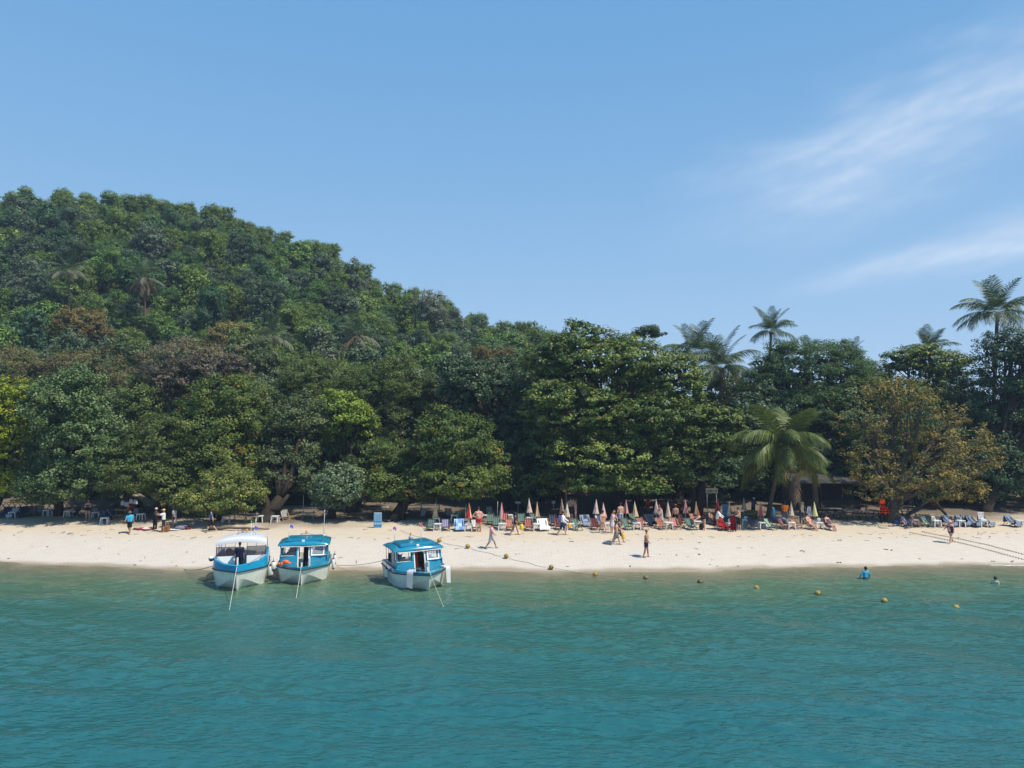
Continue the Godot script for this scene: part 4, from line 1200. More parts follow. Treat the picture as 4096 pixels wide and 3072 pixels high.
func build_boats() -> void:
	M.hull = mat(lin(0.84, 0.87, 0.82), 0.28, 0.5)
	M.hull.albedo_texture = noise_tex(256, 0.02, 5, 71, 0.82, 1.0)
	M.hull.uv1_triplanar = true
	M.hull.uv1_scale = Vector3(1.3, 0.3, 1.3)
	M.gel = mat(lin(0.78, 0.79, 0.79), 0.35)
	M.azure = mat(lin(0.008, 0.275, 0.50), 0.28)
	M.teal = mat(lin(0.008, 0.215, 0.35), 0.22)
	M.teal.clearcoat_enabled = true
	M.teal.clearcoat = 0.6
	M.teal.clearcoat_roughness = 0.12
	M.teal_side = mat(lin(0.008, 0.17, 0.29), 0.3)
	M.sea_paint = mat(lin(0.05, 0.33, 0.42), 0.4)
	M.dull = mat(lin(0.42, 0.43, 0.43), 0.6)
	M.rubber = mat(lin(0.014, 0.018, 0.024), 0.5)
	M.black = mat(lin(0.02, 0.02, 0.025), 0.5)
	M.navy = mat(lin(0.008, 0.03, 0.11), 0.4)
	M.maroon = mat(lin(0.055, 0.022, 0.028), 0.5)
	M.brown = mat(lin(0.055, 0.028, 0.022), 0.5)
	M.vinyl = mat(lin(0.35, 0.36, 0.38), 0.5)
	M.steel = mat(lin(0.30, 0.31, 0.33), 0.3)
	M.steel.metallic = 0.6
	M.canvas = mat(lin(0.52, 0.54, 0.58), 0.85)
	M.canvas2 = mat(lin(0.40, 0.43, 0.48), 0.85)
	M.amber = mat(lin(0.72, 0.27, 0.015), 0.25)
	M.fender = mat(lin(0.72, 0.71, 0.64), 0.45)
	M.glass = mat(Color(0.8, 0.9, 0.9, 0.08), 0.02)
	M.glass.transparency = BaseMaterial3D.TRANSPARENCY_ALPHA
	M.hazy = mat(Color(0.75, 0.8, 0.85, 0.45), 0.08)
	M.hazy.transparency = BaseMaterial3D.TRANSPARENCY_ALPHA
	M.smoke = mat(Color(0.22, 0.15, 0.16, 0.62), 0.08)
	M.smoke.transparency = BaseMaterial3D.TRANSPARENCY_ALPHA
	M.line = mat(lin(0.60, 0.57, 0.48), 0.9)
	M.dark_line = mat(lin(0.10, 0.13, 0.11), 0.9)
	var b1 := Vector3(-14.72, 0.85, -38.40)
	var b2 := Vector3(-11.60, 0.75, -39.50)
	var b3 := Vector3(-4.33, 0.89, -38.20)
	b1.y = 0.0; b2.y = 0.0; b3.y = 0.0
	var y1 := deg_to_rad(15.0)
	var y2 := deg_to_rad(12.0)
	var y3 := deg_to_rad(24.0)
	var t1 := thing("speedboat", "open bowed speedboat with white canvas awning and bright azure topsides, westernmost of the moored boats", "boat", b1, y1)
	open_boat(t1)
	var t2 := thing("cabin_boat", "teal hard-topped cabin boat moored beside the white-awning boat, life jackets on its bow", "boat", b2, y2)
	cabin_boat(t2)
	roof_frame(t2, Vector3(0.0, 2.16, -3.7), 0.30, 0.14)
	beacon(t2, Vector3(0.0, 2.30, -3.75))
	whip(t2, Vector3(-0.98, 2.1, -3.3), 0.86, Vector3(0.06, 0, 0), Color(0.45, 0.35, 0.75))
	whip(t2, Vector3(0.98, 2.1, -4.2), 1.55, Vector3(0.06, 0, 0), Color(0.12, 0.10, 0.22))
	var t3 := thing("cabin_boat", "teal hard-topped cabin boat moored alone with white mats over its bow, easternmost boat", "boat", b3, y3)
	cabin_boat(t3)
	t3.rotation.z = deg_to_rad(1.5)
	beacon(t3, Vector3(0.0, 2.45, -3.6))
	var st := begin()
	ball(st, Vector3(0, 2.33, -3.6), Vector3(0.14, 0.15, 0.14), 12)
	put("radar_dome", fin(st), M.vinyl, t3)
	whip(t3, Vector3(-0.85, 2.12, -3.9), 0.92, Vector3(-0.1, 0, 0), Color(0.60, 0.35, 0.62))
	whip(t3, Vector3(0.75, 2.12, -4.0), 0.95, Vector3(-0.08, 0, 0), Color(0.75, 0.40, 0.35))
	var at := func(b: Vector3, y: float, p: Vector3) -> Vector3: return b + Basis(Vector3.UP, y) * p
	# loose gear that hangs on or lies in the boats
	var bf := thing("ball_fender", "dark blue and white ball fender hung at the awning boat's west corner", "fender", at.call(b1, y1, Vector3(-1.52, 1.42, -1.9)))
	st = begin()
	ball(st, Vector3.ZERO, Vector3(0.14, 0.14, 0.14), 14)
	put("body", fin(st), mat(lin(0.03, 0.04, 0.12), 0.4), bf)
	st = begin()
	ball(st, Vector3(-0.01, 0.045, 0.005), Vector3(0.132, 0.108, 0.132), 14)
	put("cap", fin(st), M.fender, bf)
	fender("large white cylinder fender between the awning boat and the first teal boat", at.call(b1, y1, Vector3(1.62, 0.62, -1.9)), 0.52, 0.14, lin(0.02, 0.03, 0.06), 0.35)
	fender("black fender at the west shoulder of the first teal boat's bow", at.call(b2, y2, Vector3(-1.62, 0.9, -1.5)), 0.4, 0.12, lin(0.02, 0.03, 0.06), 0.2)
	fender("white fender with navy tips on the first teal boat, the nearer of the pair", at.call(b2, y2, Vector3(1.66, 0.83, -1.75)), 0.5, 0.1, lin(0.02, 0.03, 0.11), 0.25)
	fender("white fender with navy tips on the first teal boat, the shoreward one of the pair", at.call(b2, y2, Vector3(1.72, 0.98, -2.4)), 0.46, 0.09, lin(0.02, 0.03, 0.11), 0.2)
	fender("white fender with navy ends hanging on the lone teal boat's west side", at.call(b3, y3, Vector3(-1.62, 0.55, -3.0)), 0.46, 0.11, lin(0.015, 0.025, 0.07), 0.3)
	for m in [[-0.86, 1.05, -0.62, "white mat draped over the west side of the lone teal boat's bow"], [1.16, 1.05, -1.0, "white mat draped over the east side of the lone teal boat's bow"]]:
		st = begin()
		st.set_smooth_group(3)
		var sx: float = signf(m[0])
		for i in 12:
			for k in 4:
				var p := func(a: int, b: int) -> Vector3:
					var s := a / 12.0
					var w := (b / 4.0 - 0.5) * 0.36
					var dirout := Vector3(sx * 0.62, 0, 0.78).normalized() if sx < 0 else Vector3(0.5, 0, 0.86).normalized()
					var along := Vector3(dirout.z, 0, -dirout.x)
					var o := Vector3(m[0], m[1] + 0.04, m[2])
					var reach := 0.42 * sin(minf(s * 2.6, 1.0) * PI / 2) - 0.22 + 0.06 * s
					var drop := 0.0 if s < 0.25 else 0.88 * pow((s - 0.25) / 0.75, 1.1)
					return o + dirout * reach + along * w * (1.0 - 0.25 * maxf(s - 0.5, 0.0)) - Vector3(0, drop + 0.03 * sin(w * 9.0) * s, 0)
				quad(st, p.call(i, k), p.call(i + 1, k), p.call(i + 1, k + 1), p.call(i, k + 1))
		var mt := put("bow_mat", fin(st), M.canvas2 if sx < 0 else M.canvas, self)
		mt.position = b3
		mt.rotation.y = y3
		tag(mt, m[3], "mat")
	var lj := thing("life_jacket", "heap of orange life jackets on the first teal boat's bow", "life jacket", at.call(b2, y2, Vector3(-1.02, 1.06, -0.86)), y2)
	st = begin()
	ball(st, Vector3(0.12, 0.12, 0), Vector3(0.2, 0.13, 0.14), 9)
	ball(st, Vector3(-0.15, 0.05, 0.04), Vector3(0.2, 0.08, 0.13), 9)
	ball(st, Vector3(0.32, 0.05, -0.02), Vector3(0.14, 0.06, 0.1), 9)
	put("body", fin(st), mat(lin(0.78, 0.14, 0.03), 0.75), lj)
	st = begin()
	box(st, Vector3(0.1, 0.2, 0.08), Vector3(0.05, 0.04, 0.16))
	box(st, Vector3(-0.12, 0.12, 0.1), Vector3(0.04, 0.03, 0.14))
	put("strap", fin(st), M.black, lj)
	lj = thing("life_jacket", "rust-red life jackets hanging inside the lone teal boat's doorway", "life jacket", at.call(b3, y3, Vector3(-0.12, 0.62, -2.5)), y3)
	st = begin()
	for i in 4: ball(st, Vector3(0.03 * i - 0.03, 0.98 - i * 0.2, 0.02 * (i % 2)), Vector3(0.17, 0.2, 0.12), 9)
	put("body", fin(st), mat(lin(0.42, 0.055, 0.015), 0.8), lj)
	st = begin()
	ball(st, Vector3(-0.02, 1.1, 0.06), Vector3(0.16, 0.1, 0.1), 9)
	put("collar", fin(st), mat(lin(0.62, 0.06, 0.03), 0.8), lj)
	rope("bow_rope", "pale anchor rope from the awning boat's bow down into the water", sag(at.call(b1, y1, Vector3(0, 1.42, -0.38)), W3(-13.56, -34.58), 0.05), 0.012, M.line)
	rope("bow_rope", "pale anchor rope from the first teal boat's bow down into the water", sag(at.call(b2, y2, Vector3(0, 1.18, -0.4)), W3(-10.95, -36.50), 0.05), 0.011, M.line)
	rope("bow_rope", "thin anchor rope from the lone teal boat's bow down into the water", sag(at.call(b3, y3, Vector3(0, 1.18, -0.4)), W3(-3.17, -34.36), 0.05), 0.008, M.line)
	rope("stern_rope", "dark mooring rope running west from the awning boat to the shallows", sag(at.call(b1, y1, Vector3(-1.45, 0.95, -2.5)), W3(-20.07, -43.95), 0.12), 0.018, M.dark_line)
	rope("stern_rope", "mooring rope slung from the lone teal boat west towards the first teal boat", sag(at.call(b3, y3, Vector3(-1.45, 1.0, -4.4)), on(-10.87, -44.46) + Vector3(0, 0.05, 0), 0.12), 0.014, M.dark_line)
	# the yellow swimming line
	var bm := mat(lin(0.62, 0.43, 0.06), 0.55)
	bm.albedo_texture = noise_tex(128, 0.03, 4, 81, 0.35, 1.0)
	bm.uv1_triplanar = true
	bm.uv1_scale = Vector3(2, 2, 2)
	var spots := [on(-8.14, -52.08) + Vector3(0, 0.15, 0), on(-4.99, -49.19) + Vector3(0, 0.15, 0), on(-2.94, -47.72) + Vector3(0, 0.15, 0), on(-0.36, -45.51) + Vector3(0, 0.15, 0), on(2.38, -43.60) + Vector3(0, 0.14, 0), W3(4.92, -42.39), W3(7.71, -41.45), W3(10.56, -40.37), W3(13.22, -38.93), W3(16.03, -37.76), W3(18.71, -36.20), W3(21.47, -34.86)]
	var says := ["", "yellow buoy that shows just behind the lone teal boat's roof", "yellow buoy on dry sand left of the walking man in pink", "yellow buoy on dry sand below the walking man in pink", "dirty yellow buoy on the wet sand at the water's edge", "small brown buoy afloat in the shallows, nearest to the water's edge", "brownish buoy afloat, second from the water's edge", "darkest algae-stained buoy afloat, third from the water's edge", "bright yellow buoy afloat midway along the swimming line", "yellow buoy afloat below and left of the standing child in blue", "yellow buoy afloat seaward of the standing child in blue", "outermost yellow buoy of the swimming line, near the east edge"]
	for i in range(1, spots.size()):
		var b := thing("buoy", says[i], "buoy", spots[i] + Vector3(0, 0.0 if i < 5 else 0.035, 0), i * 1.3, "yellow buoys of the swimming line")
		st = begin()
		ball(st, Vector3.ZERO, Vector3(0.155, 0.145, 0.155), 16)
		var m: StandardMaterial3D = bm
		if i in [6, 7]:
			m = bm.duplicate()
			m.albedo_color = lin(0.22, 0.17, 0.05) if i == 7 else lin(0.32, 0.21, 0.06)
		put("float", fin(st), m, b)
		st = begin()
		lathe(st, Vector3(0.14, 0, 0), [Vector2(0, 0.028), Vector2(0.035, 0.026), Vector2(0.045, 0.0), Vector2(0.03, -0.02)], 9, Basis(Vector3.BACK, -PI / 2))
		lathe(st, Vector3(-0.14, 0, 0), [Vector2(0, 0.028), Vector2(0.035, 0.026), Vector2(0.045, 0.0), Vector2(0.03, -0.02)], 9, Basis(Vector3.BACK, PI / 2))
		put("rope_eye", fin(st), M.black, b)
	var line := []
	for i in spots.size() - 1:
		for k in 12:
			var p: Vector3 = spots[i].lerp(spots[i + 1], k / 12.0)
			var floor_y := ground(p.x, p.z) + 0.02
			p.y = maxf(p.y - (0.10 if i < 4 else 0.06) * sin(PI * k / 12.0) - (0.12 if i < 4 else 0.0) * sin(PI * k / 12.0), maxf(floor_y, -0.03))
			p.x += 0.12 * sin(k * 0.9 + i) * sin(PI * k / 12.0)
			line.append(p)
	rope("buoy_rope", "brown rope that strings the yellow buoys from the sand out to sea", line, 0.010, M.dark_line)

func W3(x: float, z: float) -> Vector3:
	return Vector3(x, 0.0, z)


# ---------------------------------------------------------------- people
# A body is one skin: tapered bones on a grid, joined by a smooth minimum and meshed as surface nets.
func skin_mesh(bones: Array, cell: float, blend: float) -> ArrayMesh:
	var lo := Vector3.INF
	var hi := -Vector3.INF
	for b in bones:
		var r: float = maxf(b[2], b[3]) + cell * 2.0
		for p in [b[0], b[1]]:
			lo = lo.min(p - Vector3(r, r, r))
			hi = hi.max(p + Vector3(r, r, r))
	var n := Vector3i(((hi - lo) / cell).ceil()) + Vector3i.ONE
	var f := PackedFloat32Array()
	f.resize(n.x * n.y * n.z)
	f.fill(1.0)
	for b in bones:
		var a: Vector3 = b[0]
		var ab: Vector3 = b[1] - a
		var inv := 1.0 / maxf(ab.length_squared(), 1e-6)
		var ra: float = b[2]
		var rb: float = b[3]
		var m := maxf(ra, rb) + cell * 2.0 + blend
		var i0 := Vector3i(((a.min(b[1]) - Vector3(m, m, m) - lo) / cell).floor()).clamp(Vector3i.ZERO, n - Vector3i.ONE)
		var i1 := Vector3i(((a.max(b[1]) + Vector3(m, m, m) - lo) / cell).ceil()).clamp(Vector3i.ZERO, n - Vector3i.ONE)
		for z in range(i0.z, i1.z + 1):
			for y in range(i0.y, i1.y + 1):
				var row := (z * n.y + y) * n.x
				for x in range(i0.x, i1.x + 1):
					var ap := lo + Vector3(x, y, z) * cell - a
					var t := clampf(ap.dot(ab) * inv, 0.0, 1.0)
					var d := (ap - ab * t).length() - lerpf(ra, rb, t)
					var o := f[row + x]
					var h := maxf(blend - absf(d - o), 0.0)
					f[row + x] = minf(d, o) - h * h / (4.0 * blend)
	var vid := {}
	var v := PackedVector3Array()
	var ix := PackedInt32Array()
	var sx := 1
	var sy := n.x
	var sz := n.x * n.y
	for z in n.z - 1:
		for y in n.y - 1:
			for x in n.x - 1:
				var i := x + y * sy + z * sz
				var c := [f[i], f[i + sx], f[i + sy], f[i + sx + sy], f[i + sz], f[i + sx + sz], f[i + sy + sz], f[i + sx + sy + sz]]
				var inside := 0
				for k in 8: if c[k] < 0.0: inside += 1
				if inside == 0 or inside == 8: continue
				var s := Vector3.ZERO
				var q := 0
				for e in [[0, 1], [2, 3], [4, 5], [6, 7], [0, 2], [1, 3], [4, 6], [5, 7], [0, 4], [1, 5], [2, 6], [3, 7]]:
					var p: float = c[e[0]]
					var r: float = c[e[1]]
					if (p < 0.0) == (r < 0.0): continue
					var t := p / (p - r)
					var ca := Vector3(e[0] & 1, (e[0] >> 1) & 1, e[0] >> 2)
					var cb := Vector3(e[1] & 1, (e[1] >> 1) & 1, e[1] >> 2)
					s += ca.lerp(cb, t)
					q += 1
				vid[i] = v.size()
				v.append(lo + (Vector3(x, y, z) + s / q) * cell)
	for i in vid:
		var inn: bool = f[i] < 0.0
		for ax in [[sx, sy, sz], [sy, sz, sx], [sz, sx, sy]]:
			if (f[i + ax[0]] < 0.0) == inn: continue
			var p0: int = i
			var p1: int = i - ax[1]
			var p2: int = i - ax[1] - ax[2]
			var p3: int = i - ax[2]
			if not (vid.has(p1) and vid.has(p2) and vid.has(p3)): continue
			if inn: ix.append_array([vid[p0], vid[p2], vid[p1], vid[p0], vid[p3], vid[p2]])
			else: ix.append_array([vid[p0], vid[p1], vid[p2], vid[p0], vid[p2], vid[p3]])
	var arr := []
	arr.resize(Mesh.ARRAY_MAX)
	arr[Mesh.ARRAY_VERTEX] = v
	arr[Mesh.ARRAY_INDEX] = ix
	var m := ArrayMesh.new()
	m.add_surface_from_arrays(Mesh.PRIMITIVE_TRIANGLES, arr)
	var st := SurfaceTool.new()
	st.create_from(m, 0)
	st.generate_normals()
	return st.commit()

var head_mesh: ArrayMesh
var hand_mesh: ArrayMesh

func make_head() -> void:
	# a head with brow, nose, lips, chin and ears, looking along +z, its base at the neck
	var st := begin()
	st.set_smooth_group(2)
	var nu := 18
	var nv := 12
	var at := func(i: int, k: int) -> Vector3:
		var a := TAU * i / nu
		var e := -PI / 2 + PI * k / nv
		var d := Vector3(sin(a) * cos(e), sin(e), cos(a) * cos(e))
		var p := Vector3(d.x * 0.074, d.y * 0.115, d.z * 0.094)
		if d.y < 0.0:
			p.x *= 1.0 + d.y * 0.28
			p.z *= 1.0 + (d.y * 0.22 if d.z < 0 else d.y * 0.05)
		var front := maxf(d.z, 0.0) * exp(-pow(d.x / 0.22, 2.0))
		p.z += front * (0.024 * exp(-pow((d.y + 0.16) / 0.14, 2.0)) + 0.008 * exp(-pow((d.y + 0.52) / 0.08, 2.0)) + 0.006 * exp(-pow((d.y - 0.2) / 0.1, 2.0)))
		return p + Vector3(0, 0.115, 0.01)
	for k in nv:
		for i in nu: quad(st, at.call(i, k), at.call(i, k + 1), at.call(i + 1, k + 1), at.call(i + 1, k))
	st.set_smooth_group(-1)
	for s in [-1.0, 1.0]: ball(st, Vector3(s * 0.076, 0.11, 0.0), Vector3(0.012, 0.030, 0.018), 8)
	head_mesh = fin(st)
	# a relaxed hand: palm, four unequal bent fingers and a thumb from the side; it hangs along -y
	st = begin()
	ball(st, Vector3(0, -0.045, 0), Vector3(0.040, 0.052, 0.017), 9)
	var lens := [0.075, 0.085, 0.080, 0.062]
	for k in 4:
		var x := -0.029 + k * 0.0195
		var l: float = lens[k]
		tube(st, [Vector3(x, -0.075, 0), Vector3(x * 1.1, -0.09 - l * 0.35, 0.005), Vector3(x * 1.15, -0.09 - l * 0.7, 0.018), Vector3(x * 1.15, -0.09 - l * 0.9, 0.034)], [0.0098, 0.0092, 0.0085, 0.007], 5)
	tube(st, [Vector3(-0.032, -0.030, 0.004), Vector3(-0.055, -0.055, 0.014), Vector3(-0.060, -0.085, 0.024)], [0.012, 0.0105, 0.008], 5)
	hand_mesh = fin(st)

# angles in degrees; the figure looks along +z, its own left is +x
func joints(p: Dictionary, h: float) -> Dictionary:
	var k := h / 1.74
	var j := {}
	var lean: float = deg_to_rad(p.get("lean", 0.0))
	var hipy: float = p.get("hip", 0.90)
	j.hip = Vector3(0, hipy, 0)
	var up := Vector3(0, cos(lean), sin(lean))
	j.chest = j.hip + up * 0.42
	j.neck = j.hip + up * 0.53
	var hl: float = lean + deg_to_rad(p.get("nod", 0.0))
	j.head = j.neck + Vector3(0, cos(hl), sin(hl)) * 0.07
	j.head_tilt = hl
	j.up = up
	for s in ["l", "r"]:
		var sx := 1.0 if s == "l" else -1.0
		var th: float = deg_to_rad(p.get("thigh_" + s, 0.0))
		var kn: float = deg_to_rad(p.get("knee_" + s, 3.0))
		var sp: float = deg_to_rad(p.get("splay_" + s, 4.0))
		j["hip_" + s] = j.hip + Vector3(sx * 0.09, -0.03, 0)
		j["knee_" + s] = j["hip_" + s] + Vector3(sx * sin(sp) * 0.42, -cos(th) * 0.42, sin(th) * 0.42)
		j["ankle_" + s] = j["knee_" + s] + Vector3(sx * sin(sp) * 0.1, -cos(th - kn) * 0.40, sin(th - kn) * 0.40)
		j["toe_" + s] = j["ankle_" + s] + Vector3(sx * 0.03, -0.045, 0.15)
		j["sh_" + s] = j.hip + up * 0.47 + Vector3(sx * 0.185, 0, 0)
		var ar: float = deg_to_rad(p.get("arm_" + s, 4.0))
		var ou: float = deg_to_rad(p.get("out_" + s, 9.0))
		var el: float = deg_to_rad(p.get("elbow_" + s, 15.0))
		var yaw: float = deg_to_rad(p.get("turn_" + s, 0.0))
		j["el_" + s] = j["sh_" + s] + Vector3(sx * sin(ou), -cos(ou) * cos(ar), cos(ou) * sin(ar)).normalized() * 0.29
		var fa := Vector3(sx * sin(ou) * 0.5, -cos(ar + el), sin(ar + el)).normalized()
		fa = fa.rotated(Vector3.UP, -sx * yaw)
		j["wr_" + s] = j["el_" + s] + fa * 0.25
		j["fa_" + s] = fa
	for q in j:
		if j[q] is Vector3 and q != "up" and not q.begins_with("fa_"): j[q] = j[q] * k
	j.k = k
	return j

func garment_bones(j: Dictionary, kind: String, grow: float, girth := 1.0) -> Array:
	var b := []
	var k: float = j.k
	var g := grow
	var hip: Vector3 = j.hip
	var up: Vector3 = j.up
	var torso := func(t0: float, t1: float) -> void:
		for s in [-1.0, 1.0]:
			b.append([hip + (up * t0 + Vector3(s * 0.062 * girth, 0, 0)) * k, hip + (up * t1 + Vector3(s * 0.080 * girth, 0, 0.005)) * k, 0.098 * girth * k + g, 0.108 * girth * k + g])
	match kind:
		"body":
			torso.call(0.03, 0.40)
			b.append([hip + (up * 0.47 + Vector3(-0.15, 0, 0)) * k, hip + (up * 0.47 + Vector3(0.15, 0, 0)) * k, 0.058 * k, 0.058 * k])
			if girth > 1.1: b.append([hip + (up * 0.10 + Vector3(0, 0, 0.05)) * k, hip + (up * 0.2 + Vector3(0, 0, 0.06)) * k, 0.12 * girth * k, 0.11 * girth * k])
			b.append([hip + (up * 0.46) * k, j.head + up * 0.03 * k, 0.058 * k, 0.050 * k])
			for s in ["l", "r"]:
				b.append([j["hip_" + s], j["knee_" + s], 0.086 * girth * k, 0.056 * k])
				var calf: Vector3 = j["knee_" + s].lerp(j["ankle_" + s], 0.35)
				b.append([j["knee_" + s], calf, 0.053 * k, 0.056 * k])
				b.append([calf, j["ankle_" + s], 0.055 * k, 0.035 * k])
				b.append([j["ankle_" + s] + Vector3(0, -0.02, -0.03) * k, j["toe_" + s], 0.036 * k, 0.026 * k])
				b.append([j["sh_" + s], j["el_" + s], 0.052 * k, 0.040 * k])
				b.append([j["el_" + s], j["wr_" + s], 0.041 * k, 0.028 * k])
		"shirt", "long_shirt":
			torso.call(-0.02, 0.40)
			b.append([hip + (up * 0.465 + Vector3(-0.15, 0, 0)) * k, hip + (up * 0.465 + Vector3(0.15, 0, 0)) * k, 0.056 * k + g, 0.056 * k + g])
			for s in ["l", "r"]:
				b.append([j["sh_" + s], j["sh_" + s].lerp(j["el_" + s], 0.62 if kind == "shirt" else 1.0), 0.054 * k + g, 0.050 * k + g])
				if kind == "long_shirt": b.append([j["el_" + s], j["wr_" + s], 0.042 * k + g, 0.032 * k + g])
		"shorts", "trunks", "trousers":
			b.append([hip + Vector3(-0.07, 0.0, 0) * k, hip + Vector3(0.07, 0.0, 0) * k, 0.105 * girth * k + g, 0.105 * girth * k + g])
			for s in ["l", "r"]:
				var t: float = {"shorts": 0.85, "trunks": 0.42, "trousers": 1.0}[kind]
				b.append([j["hip_" + s], j["hip_" + s].lerp(j["knee_" + s], t), 0.090 * girth * k + g, (0.090 - 0.028 * t) * k + g * 1.3])
				if kind == "trousers": b.append([j["knee_" + s], j["ankle_" + s], 0.058 * k + g, 0.045 * k + g])
		"swimsuit":
			torso.call(0.0, 0.33)
			b.append([hip + Vector3(-0.07, -0.03, 0) * k, hip + Vector3(0.07, -0.03, 0) * k, 0.10 * girth * k + g, 0.10 * girth * k + g])
		"bikini":
			b.append([hip + Vector3(-0.06, -0.035, 0) * k, hip + Vector3(0.06, -0.035, 0) * k, 0.098 * k + g, 0.098 * k + g])
			b.append([hip + (up * 0.36 + Vector3(-0.07, 0, 0.02)) * k, hip + (up * 0.36 + Vector3(0.07, 0, 0.02)) * k, 0.095 * k + g, 0.095 * k + g])
		"dress":
			torso.call(0.0, 0.38)
			b.append([hip, hip.lerp((j.knee_l + j.knee_r) / 2.0, 0.8), 0.15 * k, 0.20 * k])
	return b

var body_cache := {}

func cached(key: String, bones: Array, cell: float, blend: float) -> ArrayMesh:
	if not body_cache.has(key): body_cache[key] = skin_mesh(bones, cell, blend)
	return body_cache[key]

var POSE := {
	"stand": {},
	"walk": {"thigh_l": 26, "knee_l": 8, "thigh_r": -16, "knee_r": 22, "arm_l": -22, "arm_r": 24, "elbow_l": 12, "elbow_r": 25, "hip": 0.875, "lean": 3},
	"walk_out": {"thigh_l": 22, "knee_l": 8, "thigh_r": -14, "knee_r": 24, "arm_l": -10, "arm_r": 30, "out_r": 16, "out_l": 12, "elbow_r": 18, "hip": 0.88, "lean": 4},
	"stroll": {"thigh_l": 9, "knee_l": 4, "thigh_r": -6, "knee_r": 10, "arm_l": -4, "arm_r": 24, "out_r": 14, "elbow_r": 14, "hip": 0.895, "lean": 3},
	"carry": {"thigh_l": 20, "knee_l": 6, "thigh_r": -16, "knee_r": 20, "arm_l": 30, "elbow_l": 25, "arm_r": 12, "elbow_r": 40, "hip": 0.88, "lean": 4},
	"hips": {"out_l": 42, "out_r": 42, "elbow_l": 60, "elbow_r": 60, "turn_l": 75, "turn_r": 75, "arm_l": -8, "arm_r": -8, "splay_l": 8, "splay_r": 8},
	"crossed": {"arm_l": 18, "arm_r": 18, "elbow_l": 95, "elbow_r": 95, "turn_l": 65, "turn_r": 65},
	"reach": {"arm_l": 75, "arm_r": 80, "elbow_l": 35, "elbow_r": 30, "out_l": 12, "out_r": 12},
	"raise": {"arm_l": 110, "arm_r": 120, "elbow_l": 70, "elbow_r": 70, "out_l": 30, "out_r": 30},
	"hold": {"arm_l": 35, "arm_r": 40, "elbow_l": 50, "elbow_r": 45, "lean": 6},
	"fold": {"arm_l": 40, "arm_r": 25, "elbow_l": 15, "elbow_r": 30, "lean": 12, "nod": 15},
	"bend": {"lean": 78, "arm_l": 62, "arm_r": 75, "elbow_l": 8, "elbow_r": 8, "thigh_l": 4, "thigh_r": -4, "nod": -10},
	"sit": {"hip": 0.40, "lean": -28, "nod": 25, "thigh_l": 74, "thigh_r": 78, "knee_l": 48, "knee_r": 30, "arm_l": 40, "arm_r": 30, "elbow_l": 60, "elbow_r": 55, "splay_l": 9, "splay_r": 7},
	"wade": {"arm_l": 10, "arm_r": 10, "out_l": 34, "out_r": 34},
}

